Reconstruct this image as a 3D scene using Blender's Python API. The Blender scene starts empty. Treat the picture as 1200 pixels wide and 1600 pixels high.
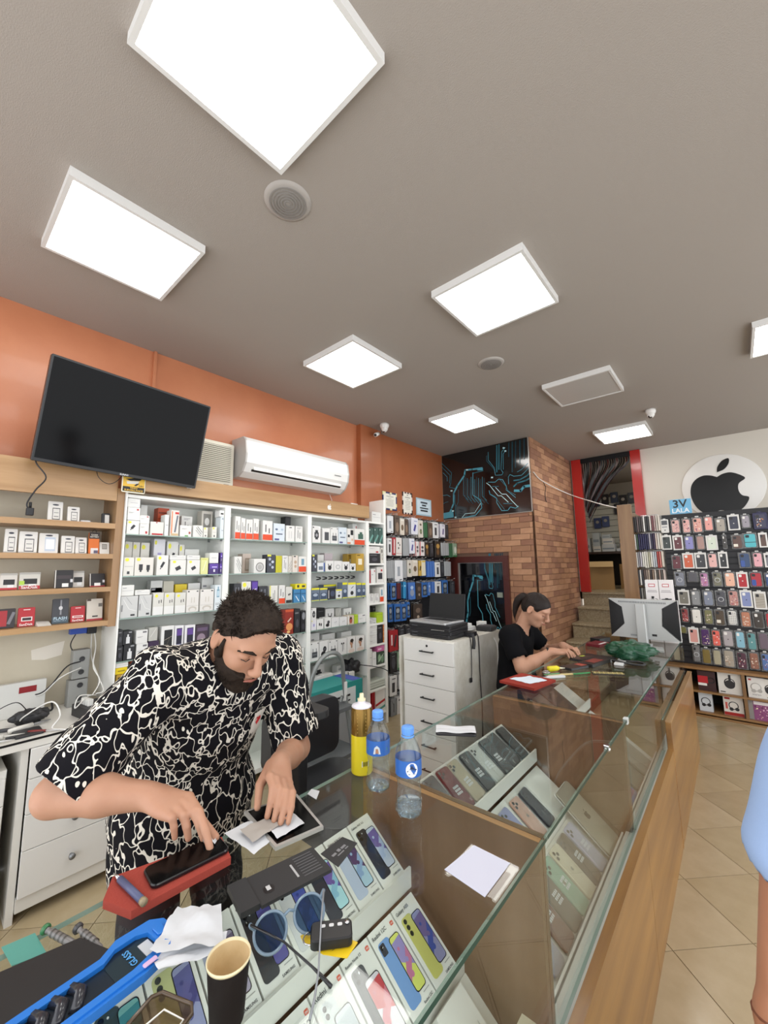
import bpy, bmesh, math, random
import numpy as np
from mathutils import Vector, Matrix, Euler
R = math.radians
random.seed(7)
scn = bpy.context.scene
col = scn.collection

# ---------------------------------------------------------------- camera
cam_d = bpy.data.cameras.new('camera'); cam = bpy.data.objects.new('camera', cam_d); col.objects.link(cam)
cam_d.sensor_fit = 'VERTICAL'; cam_d.sensor_height = 36.0; cam_d.lens = 36.0 * 630.636 / 1600.0
cam_d.clip_start = 0.02; cam_d.clip_end = 100
def _cam(yaw, pitch, roll):
    y, p, r = R(yaw), R(pitch), R(roll)
    f = Vector((-math.sin(y) * math.cos(p), math.cos(y) * math.cos(p), math.sin(p)))
    rt = Vector((math.cos(y), math.sin(y), 0)); up = rt.cross(f)
    a = rt * math.cos(r) + up * math.sin(r); b = -rt * math.sin(r) + up * math.cos(r)
    return Matrix(((a.x, b.x, -f.x, 0), (a.y, b.y, -f.y, 0), (a.z, b.z, -f.z, 1.48), (0, 0, 0, 1)))
cam.matrix_world = _cam(40.707, 7.798, -0.785)
scn.camera = cam

# ---------------------------------------------------------------- light and exposure
scn.view_settings.view_transform = 'Standard'; scn.view_settings.look = 'None'
scn.view_settings.gamma = 1.0; scn.view_settings.use_curve_mapping = False
scn.view_settings.exposure = 0.85
LAMP_POWER = 6.5                      # emission of the ceiling panels
w = bpy.data.worlds.new('World'); scn.world = w; w.use_nodes = True
w.node_tree.nodes['Background'].inputs[0].default_value = (0.95, 0.97, 1.0, 1)   # daylight from the open shop front behind the camera
w.node_tree.nodes['Background'].inputs[1].default_value = 1.5
try:
    scn.cycles.max_bounces = 10; scn.cycles.transparent_max_bounces = 24; scn.cycles.sample_clamp_indirect = 6.0
    scn.cycles.use_denoising = True; scn.cycles.caustics_reflective = False; scn.cycles.caustics_refractive = False
except Exception: pass

# ---------------------------------------------------------------- materials
def lin(h):
    if not isinstance(h, str): return tuple(h)
    v = [int(h[i:i + 2], 16) / 255 for i in (0, 2, 4)]
    return tuple(c / 12.92 if c <= .04045 else ((c + .055) / 1.055) ** 2.4 for c in v)
_M = {}
def mat(key, colr=None, rough=.5, metal=0., spec=.5, emit=0., bump=None, noise=None, coat=0., stretch=None, mid=None):
    """principled material; noise=(scale, amount, second colour), bump=(scale, strength)"""
    if key in _M: return _M[key]
    m = bpy.data.materials.new(key); m.use_nodes = True; nt = m.node_tree; b = nt.nodes['Principled BSDF']
    c = lin(colr if colr is not None else key)
    b.inputs['Base Color'].default_value = (*c, 1); b.inputs['Roughness'].default_value = rough
    b.inputs['Metallic'].default_value = metal; b.inputs['Specular IOR Level'].default_value = spec
    b.inputs['Coat Weight'].default_value = coat; b.inputs['Coat Roughness'].default_value = .08
    if emit:
        b.inputs['Emission Color'].default_value = (*c, 1); b.inputs['Emission Strength'].default_value = emit
    if noise or bump:
        tc = nt.nodes.new('ShaderNodeTexCoord'); mp = nt.nodes.new('ShaderNodeMapping')
        nt.links.new(tc.outputs['Object'], mp.inputs[0])
        if stretch: mp.inputs['Scale'].default_value = stretch
    if noise:
        n = nt.nodes.new('ShaderNodeTexNoise'); n.inputs['Scale'].default_value = noise[0]; n.inputs['Detail'].default_value = 6
        n.inputs['Roughness'].default_value = .6
        nt.links.new(mp.outputs[0], n.inputs['Vector'])
        r = nt.nodes.new('ShaderNodeValToRGB'); r.color_ramp.elements[0].position = .5 - noise[1]; r.color_ramp.elements[1].position = .5 + noise[1]
        r.color_ramp.elements[0].color = (*lin(noise[2]), 1); r.color_ramp.elements[1].color = (*c, 1)
        nt.links.new(n.outputs[0], r.inputs[0]); nt.links.new(r.outputs[0], b.inputs['Base Color'])
    if bump:
        n2 = nt.nodes.new('ShaderNodeTexNoise'); n2.inputs['Scale'].default_value = bump[0]; n2.inputs['Detail'].default_value = 4
        nt.links.new(mp.outputs[0], n2.inputs['Vector'])
        bp = nt.nodes.new('ShaderNodeBump'); bp.inputs['Strength'].default_value = bump[1]; bp.inputs['Distance'].default_value = .004
        nt.links.new(n2.outputs[0], bp.inputs['Height']); nt.links.new(bp.outputs[0], b.inputs['Normal'])
    _M[key] = m; return m
def P(h, rough=.42): return mat(h + ('' if rough == .42 else '_%d' % int(rough * 100)), h, rough)     # printed card
def glassy(key, tint, ior=1.45, rough=0., alpha=0.):
    """thin clear sheet: see-through, with the mirror reflection that grows at a slant"""
    if key in _M: return _M[key]
    m = bpy.data.materials.new(key); m.use_nodes = True; nt = m.node_tree; nt.nodes.remove(nt.nodes['Principled BSDF'])
    o = nt.nodes['Material Output']; mx = nt.nodes.new('ShaderNodeMixShader'); t = nt.nodes.new('ShaderNodeBsdfTransparent')
    g = nt.nodes.new('ShaderNodeBsdfGlossy'); f = nt.nodes.new('ShaderNodeLayerWeight'); f.inputs['Blend'].default_value = .5
    pw = nt.nodes.new('ShaderNodeMath'); pw.operation = 'POWER'; pw.inputs[1].default_value = 5.0
    r0 = .55 * ((ior - 1) / (ior + 1)) ** 2; ma = nt.nodes.new('ShaderNodeMath'); ma.operation = 'MULTIPLY_ADD'; ma.inputs[1].default_value = 1 - r0; ma.inputs[2].default_value = r0
    t.inputs[0].default_value = (*lin(tint), 1); g.inputs['Roughness'].default_value = rough
    nt.links.new(f.outputs['Facing'], pw.inputs[0]); nt.links.new(pw.outputs[0], ma.inputs[0])     # Schlick's curve, same on both faces of the sheet
    nt.links.new(ma.outputs[0], mx.inputs[0]); nt.links.new(t.outputs[0], mx.inputs[1]); nt.links.new(g.outputs[0], mx.inputs[2])
    last = mx
    if alpha:
        d = nt.nodes.new('ShaderNodeBsdfDiffuse'); d.inputs[0].default_value = (*lin(tint), 1)
        m2 = nt.nodes.new('ShaderNodeMixShader'); m2.inputs[0].default_value = alpha
        nt.links.new(mx.outputs[0], m2.inputs[1]); nt.links.new(d.outputs[0], m2.inputs[2]); last = m2
    nt.links.new(last.outputs[0], o.inputs['Surface']); _M[key] = m; return m
def wood(key, c1, c2, axis=1, rough=.38, sc=1.0, coat=.15):
    st = [9 * sc, 9 * sc, 9 * sc]; st[axis] = .7 * sc
    return mat(key, c1, rough, noise=(1.6, .22, c2), bump=(6, .12), stretch=st, coat=coat)
white_board = mat('white_board', 'ecece8', .4, bump=(200, .05))
white_paint = mat('white_paint', 'e2e0dc', .5)
glass_top = glassy('counter_glass', 'f7faf8', 1.5)
glass_shelf = glassy('shelf_glass', 'f0f6f3', 1.45)
glass_edge = mat('glass_edge', '1d3d33', .35, spec=.3)
glass_edge_pale = mat('glass_edge_pale', '8aa399', .15, coat=.5)
oak_y = wood('oak_along', 'b8946a', '977248', 1); oak_z = wood('oak_upright', 'a37f58', '80603d', 2); oak_x = wood('oak_across', 'b98a5c', '94673f', 0)
counter_wood = wood('counter_front_wood', 'a1763f', '6f4b2a', 1, .33, .8, .25)
counter_wood2 = wood('counter_partition_wood', '7c5f49', '67492f', 2, .35, .8, .2)
clear_film = glassy('clear_film', 'f2f3f3', 1.45, .12, .10)
chrome = mat('chrome', 'c8c8ca', .2, 1.)
black_plastic = mat('black_plastic', '141416', .35)
grey_metal = mat('grey_metal', '85878a', .4, .6)

# ---------------------------------------------------------------- geometry helpers
_TXT = {}
def text_geo(s, bold=False):
    if s in _TXT: return _TXT[s]
    cu = bpy.data.curves.new('t', 'FONT'); cu.body = s; cu.resolution_u = 2; cu.align_x = 'CENTER'; cu.align_y = 'CENTER'
    if bold: cu.offset = .018
    o = bpy.data.objects.new('t', cu); me = o.to_mesh()
    v = [(p.co.x, p.co.y) for p in me.vertices]; f = [tuple(p.vertices) for p in me.polygons]
    o.to_mesh_clear(); bpy.data.objects.remove(o); bpy.data.curves.remove(cu)
    xs = [p[0] for p in v] or [0, 1]; W = max(xs) - min(xs); cx = (max(xs) + min(xs)) / 2
    v = [((x - cx) / max(W, .01), y / max(W, .01)) for x, y in v]      # width 1
    _TXT[s] = (v, f); return _TXT[s]

class MB:
    """collects shapes, then build() links them as ONE mesh object"""
    def __init__(s, T=None): s.v = []; s.f = []; s.m = []; s.sm = []; s.mats = []; s.T = T
    def mi(s, m):
        if m not in s.mats: s.mats.append(m)
        return s.mats.index(m)
    def raw(s, vs, fs, m, smooth=False):
        b = len(s.v); i = s.mi(m)
        for p in vs:
            p = Vector(p)
            if s.T is not None: p = s.T @ p
            s.v.append(tuple(p))
        for f in fs: s.f.append(tuple(b + k for k in f)); s.m.append(i); s.sm.append(smooth)
        return s
    def box(s, x0, x1, y0, y1, z0, z1, m):
        v = [(x0, y0, z0), (x1, y0, z0), (x1, y1, z0), (x0, y1, z0), (x0, y0, z1), (x1, y0, z1), (x1, y1, z1), (x0, y1, z1)]
        return s.raw(v, [(0, 3, 2, 1), (4, 5, 6, 7), (0, 1, 5, 4), (1, 2, 6, 5), (2, 3, 7, 6), (3, 0, 4, 7)], m)
    def rbox(s, x0, x1, y0, y1, z0, z1, m, r=.006, axis='z', seg=3):
        """box with rounded corners seen along axis, and a small chamfer"""
        def rr(a0, a1, b0, b1, r):
            out = []
            for cx, cy, st in ((a1 - r, b1 - r, 0), (a0 + r, b1 - r, 90), (a0 + r, b0 + r, 180), (a1 - r, b0 + r, 270)):
                for k in range(seg + 1):
                    t = R(st + 90 * k / seg); out.append((cx + r * math.cos(t), cy + r * math.sin(t)))
            return out
        ax = {'x': ((y0, y1), (z0, z1), (x0, x1)), 'y': ((x0, x1), (z0, z1), (y0, y1)), 'z': ((x0, x1), (y0, y1), (z0, z1))}[axis]
        (a0, a1), (b0, b1), (c0, c1) = ax; r = min(r, (a1 - a0) / 2.01, (b1 - b0) / 2.01); ch = min(r * .35, (c1 - c0) * .25, .002)
        ring = []
        for c, e in ((c0, ch), (c0 + ch, 0), (c1 - ch, 0), (c1, ch)):
            for a, b in rr(a0 + e, a1 - e, b0 + e, b1 - e, max(r - e, r * .5)):
                ring.append({'x': (c, a, b), 'y': (a, c, b), 'z': (a, b, c)}[axis])
        n = 4 * (seg + 1); fs = []
        for k in range(3):
            for i in range(n):
                q = (k * n + i, k * n + (i + 1) % n, (k + 1) * n + (i + 1) % n, (k + 1) * n + i); fs.append(q if axis != 'y' else q[::-1])
        bot = tuple(range(n)); top = tuple(3 * n + i for i in range(n))
        fs += [bot[::-1], top] if axis != 'y' else [bot, top[::-1]]
        return s.raw(ring, fs, m)
    def prism(s, pts, a0, a1, m, axis='y', smooth=False):
        """polygon pts (p,q) pushed from a0 to a1; axis y: (x,z), x: (y,z), z: (x,y)"""
        F = {'x': lambda p, a: (a, p[0], p[1]), 'y': lambda p, a: (p[0], a, p[1]), 'z': lambda p, a: (p[0], p[1], a)}[axis]
        n = len(pts); v = [F(p, a0) for p in pts] + [F(p, a1) for p in pts]
        area = sum(pts[i][0] * pts[(i + 1) % n][1] - pts[(i + 1) % n][0] * pts[i][1] for i in range(n))
        fl = (area > 0) == (axis == 'y')
        fs = [tuple(range(n))[::-1], tuple(range(n, 2 * n))] + [(i, (i + 1) % n, n + (i + 1) % n, n + i) for i in range(n)]
        if fl: fs = [f[::-1] for f in fs]
        return s.raw(v, fs, m, smooth)
    def cyl(s, c, r, h, m, seg=20, axis='z', r2=None):
        return s.lathe([(0, 0), (r, 0), (r if r2 is None else r2, h), (0, h)], m, c, seg, axis, False)
    def lathe(s, prof, m, c=(0, 0, 0), seg=24, axis='z', smooth=True, sx=1., sy=1.):
        vs = []; fs = []; n = len(prof)
        for r, z in prof:
            for k in range(seg):
                t = 2 * math.pi * k / seg; a, b = r * math.cos(t) * sx, r * math.sin(t) * sy
                p = {'z': (a, b, z), 'x': (z, a, b), 'y': (b, z, a)}[axis]; vs.append((c[0] + p[0], c[1] + p[1], c[2] + p[2]))
        for i in range(n - 1):
            for k in range(seg):
                fs.append((i * seg + k, i * seg + (k + 1) % seg, (i + 1) * seg + (k + 1) % seg, (i + 1) * seg + k))
        return s.raw(vs, fs, m, smooth)
    def tube(s, pts, r, m, seg=8, smooth=True, cap=True):
        pts = [Vector(p) for p in pts]; n = len(pts); rs = r if isinstance(r, (list, tuple)) else [r] * n
        vs = []; fs = []; up = None
        for i, p in enumerate(pts):
            d = (pts[min(i + 1, n - 1)] - pts[max(i - 1, 0)]).normalized()
            if up is None: up = Vector((0, 0, 1)) if abs(d.z) < .9 else Vector((1, 0, 0))
            a = d.cross(up).normalized(); b = a.cross(d).normalized(); up = b
            for k in range(seg):
                t = 2 * math.pi * k / seg; vs.append(p + (a * math.cos(t) + b * math.sin(t)) * rs[i])
        for i in range(n - 1):
            for k in range(seg): fs.append((i * seg + k, (i + 1) * seg + k, (i + 1) * seg + (k + 1) % seg, i * seg + (k + 1) % seg))
        if cap: fs += [tuple(range(seg)), tuple((n - 1) * seg + k for k in range(seg))[::-1]]
        return s.raw(vs, fs, m, smooth)
    def text(s, st, cx, cz, width, m, y=0., bold=False, plane='y'):
        v, f = text_geo(st, bold)
        if plane == 'y': return s.raw([(cx + a * width, y, cz + b * width) for a, b in v], f, m)
        return s.raw([(cx + a * width, cz + b * width, y) for a, b in v], f, m)
    def mesh(s, name):
        me = bpy.data.meshes.new(name); me.from_pydata(s.v, [], s.f)
        for m in s.mats: me.materials.append(m)
        me.polygons.foreach_set('material_index', s.m); me.polygons.foreach_set('use_smooth', s.sm); me.update(); return me
    def build(s, name, parent=None, loc=None, **k): return obj(name, s.mesh(name), parent, loc, **k)
def obj(name, me, parent=None, loc=None, M=None, label=None, cat=None, group=None, kind=None):
    o = bpy.data.objects.new(name, me); col.objects.link(o)
    if parent is not None: o.parent = parent
    if M is not None: o.matrix_local = M
    elif loc is not None: o.location = loc
    if label: o['label'] = label
    if cat: o['category'] = cat
    if group: o['group'] = group
    if kind: o['kind'] = kind
    return o
def thing(name, label, cat, loc=(0, 0, 0), rz=0., group=None, M=None):
    o = obj(name, None, None, loc, M, label, cat, group)
    if M is None: o.rotation_euler = (0, 0, rz)
    o.empty_display_size = .05
    return o
def smooth_path(pts, n=6):
    """Catmull-Rom through the points"""
    P_ = [Vector(p) for p in pts]; P_ = [2 * P_[0] - P_[1]] + P_ + [2 * P_[-1] - P_[-2]]; out = []
    for i in range(1, len(P_) - 2):
        a, b, c, d = P_[i - 1:i + 3]
        for k in range(n):
            t = k / n; out.append(.5 * ((2 * b) + (c - a) * t + (2 * a - 5 * b + 4 * c - d) * t * t + (3 * b - a - 3 * c + d) * t ** 3))
    return out + [P_[-2]]
ORD = ['first', 'second', 'third', 'fourth', 'fifth', 'sixth', 'seventh', 'eighth', 'ninth', 'tenth', 'eleventh', 'twelfth', 'thirteenth',
       'fourteenth', 'fifteenth', 'sixteenth', 'seventeenth', 'eighteenth', 'nineteenth', 'twentieth', 'twenty-first', 'twenty-second', 'twenty-third', 'twenty-fourth', 'twenty-fifth']

# ================================================================ THE SETTING
CEIL = 3.0
# --- floor: square tiles laid on the diagonal over a screed
fl = MB().box(-2.95, 2.6, -1.2, 6.3, -.08, -.006, mat('tile_joint', '5d5244', .8)).build('floor', kind='structure')
tile_mats = [mat('floor_tile_%d' % i, c, .22, noise=(9, .3, d), coat=.1) for i, (c, d) in enumerate((('b3a283', 'a39272'), ('ac9b7c', '9c8b6c'), ('b8a78a', 'a89778')))]
T = .3325; tm = []
for i in range(3):
    h = T / 2 - .0016; tm.append(MB().raw([(-h, -h, 0), (h, -h, 0), (h, h, 0), (-h, h, 0), (-h, -h, -.006), (h, -h, -.006), (h, h, -.006), (-h, h, -.006)],
        [(0, 1, 2, 3), (0, 4, 5, 1), (1, 5, 6, 2), (2, 6, 7, 3), (3, 7, 4, 0)], tile_mats[i]).mesh('tile'))
tiles = []
s2 = math.sqrt(2)
for i in range(-25, 30):
    for j in range(-25, 30):
        u = 1.2205 + (i + .5) * T; v = 1.687 + (j + .5) * T
        x = (u - v) / s2; y = (u + v) / s2
        if -3.1 < x < 2.7 and -1.3 < y < 6.4: tiles.append((math.hypot(x, y) + (3 if y < 0 else 0), x, y))
tiles.sort(); rest = MB()
for k, (d, x, y) in enumerate(tiles):
    inside = -2.72 < x < 2.4 and -1.0 < y < 6.1
    if k < 290 and inside: obj('tile', tm[random.randrange(3)], fl, M=Matrix.Translation((x, y, 0)) @ Matrix.Rotation(R(45), 4, 'Z'))
    else:
        h = T / 2 - .0016; c, s_ = math.cos(R(45)), math.sin(R(45))
        q = [(min(max(x + a * c - b * s_, -2.95), 2.6), min(max(y + a * s_ + b * c, -1.2), 6.3), 0) for a, b in ((-h, -h), (h, -h), (h, h), (-h, h))]
        rest.raw(q, [(0, 1, 2, 3)], tile_mats[k % 3])
rest.build('outer_tiles', fl, kind='stuff')
# --- ceiling
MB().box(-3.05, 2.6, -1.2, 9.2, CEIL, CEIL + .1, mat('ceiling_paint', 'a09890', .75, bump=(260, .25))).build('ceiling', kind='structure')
# --- walls
orange = mat('orange_wall', 'c5805a', .42, noise=(1.8, .3, 'ad6746'), bump=(40, .12), coat=.1)
cream = mat('cream_wall', 'cdc5b2', .7, noise=(5, .3, 'c2b9a4'))
wl = MB().box(-3.05, -2.95, -1.2, 4.75, 0, CEIL, cream).build('wall_left', kind='structure')
MB().box(-2.95, -2.944, -1.2, 4.67, 2.0, CEIL, orange).build('orange_paint', wl)
copper_shaded = mat('copper_shaded_wall', 'ab6642', .42, noise=(1.8, .3, '95532f'), bump=(40, .12), coat=.1)  # redder wall finish, with part of the far end's shading mixed into its colour
MB().box(-2.944, -2.942, 3.31, 4.67, 0, CEIL, copper_shaded).build('copper_shaded_paint', wl)
MB().box(-2.944, -2.88, 2.985, 3.31, 1.9, CEIL, copper_shaded).build('column', wl)
MB().box(-2.944, -2.925, .965, .985, 2.05, CEIL, orange).build('cable_duct', wl)
MB().raw([(-2.9488, .465, 1.058), (-2.9488, .61, 1.088), (-2.9488, .602, 1.012), (-2.9488, .528, .998), (-2.9488, .472, 1.006)], [(0, 1, 2, 3, 4)], mat('bare_plaster', 'e2dcd0', .8)).build('plaster_patch', wl)
wf = MB().box(-2.95, -1.73, 4.695, 4.80, 0, CEIL, mat('mortar', '75594a', .9)).build('wall_far', kind='structure')
ws = MB().box(-1.80, -1.735, 4.69, 6.25, 0, CEIL, mat('mortar')).build('wall_side', kind='structure')
bm_ = [mat('brick_%d' % i, c, .75, noise=(14, .3, d), bump=(50, .3)) for i, (c, d) in enumerate((('b08463', '9a6f52'), ('a1775a', '8c634b'), ('bc9070', 'a5795b'), ('956b54', '825945')))]
BL, BH = .235, .0685
def brick_mesh(l, m): return MB().box(0, l - .004, 0, .03, .002, BH - .002, m).mesh('brick')
full = [brick_mesh(BL, m) for m in bm_]; half = [brick_mesh(BL / 2, m) for m in bm_]
def brick_run(parent, base, ux, length, z0, z1, hole=None):
    z = z0; row = 0
    while z < z1 - .02:
        spans = [(0, hole[0]), (hole[1], length)] if hole and z < hole[2] - .02 else [(0, length)]
        for s0, s1 in spans:
            x = -(BL / 2) * (row % 2)
            while x < s1 - .001:
                a, b = max(x, s0), min(x + BL, s1)
                if 0 < s1 - b < .04: b = s1; x += .05           # no slivers beside a corner
                l = b - a
                if l > .04 or (l > .001 and a == s0):
                    k = random.randrange(4); me = full[k] if abs(l - BL) < .001 else half[k] if abs(l - BL / 2) < .001 else brick_mesh(l, bm_[k])
                    M = Matrix.Translation(Vector(base) + Vector(ux) * a + Vector((0, 0, z))) @ Matrix.Rotation(math.atan2(ux[1], ux[0]), 4, 'Z')
                    obj('brick', me, parent, M=M)
                x += BL
        z += BH; row += 1
brick_run(wf, (-2.95, 4.67, 0), (1, 0, 0), 1.24, 0, 2.10, hole=(.09, .90, 1.62))
brick_run(ws, (-1.71, 4.67, .0), (0, 1, 0), 1.58, 0, 3.0)
wb = MB().box(-.82, 2.6, 6.25, 6.35, 0, CEIL, mat('white_wall', 'd6d0c4', .6, bump=(120, .08))).build('wall_back', kind='structure')
MB().box(-2.0, -1.69, 6.25, 6.33, 0, CEIL, mat('white_wall')).build('wall_back_stub', kind='structure')
MB().box(-1.735, -1.7115, 4.673, 4.70, 0, 2.1, bm_[1]).build('corner_filler', wf)
# --- stairs
st = thing('staircase', 'beige terrazzo stairs climbing to the storeroom doorway beside the brick wall', 'stairs')
stone = mat('terrazzo', 'ada085', .35, noise=(60, .12, '8e8064'), coat=.15)
for k in range(6):
    z1 = 1.10 - .182 * (5 - k) if k else 1.10 - .182 * 5
    y0 = 6.23 - .285 * (5 - k)
    MB().box(-1.67, -.96, y0, 6.24, (z1 - .182) if k else 0, z1 - .03, stone).build('riser', st)
    MB().rbox(-1.67, -.955, y0 - .03, 6.24, z1 - .03, z1, stone, .006, 'x').build('tread', st)
# --- storeroom behind the doorway
MB().box(-2.4, -.1, 6.25, 9.0, 1.0, 1.10, stone).build('floor_storeroom', kind='structure')
MB().box(-2.4, -.1, 8.6, 8.7, 1.1, CEIL, mat('store_wall', '9a958c', .8)).build('wall_storeroom', kind='structure')
MB().box(-2.5, -2.4, 6.35, 8.7, 1.1, CEIL, mat('store_wall')).build('wall_storeroom_left', kind='structure')
MB().box(-.1, 0, 6.35, 8.7, 1.1, CEIL, mat('store_wall')).build('wall_storeroom_right', kind='structure')
red = mat('red_gloss', 'b3241f', .25, coat=.3)
dr = thing('doorway_frame', 'bright red door frame at the head of the stairs', 'door frame', (0, 0, 0))
MB().box(-1.685, -1.56, 6.19, 6.25, 1.10, 2.995, red).build('jamb', dr)
MB().box(-.935, -.82, 6.19, 6.25, 1.60, 2.995, red).build('jamb', dr)

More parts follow.
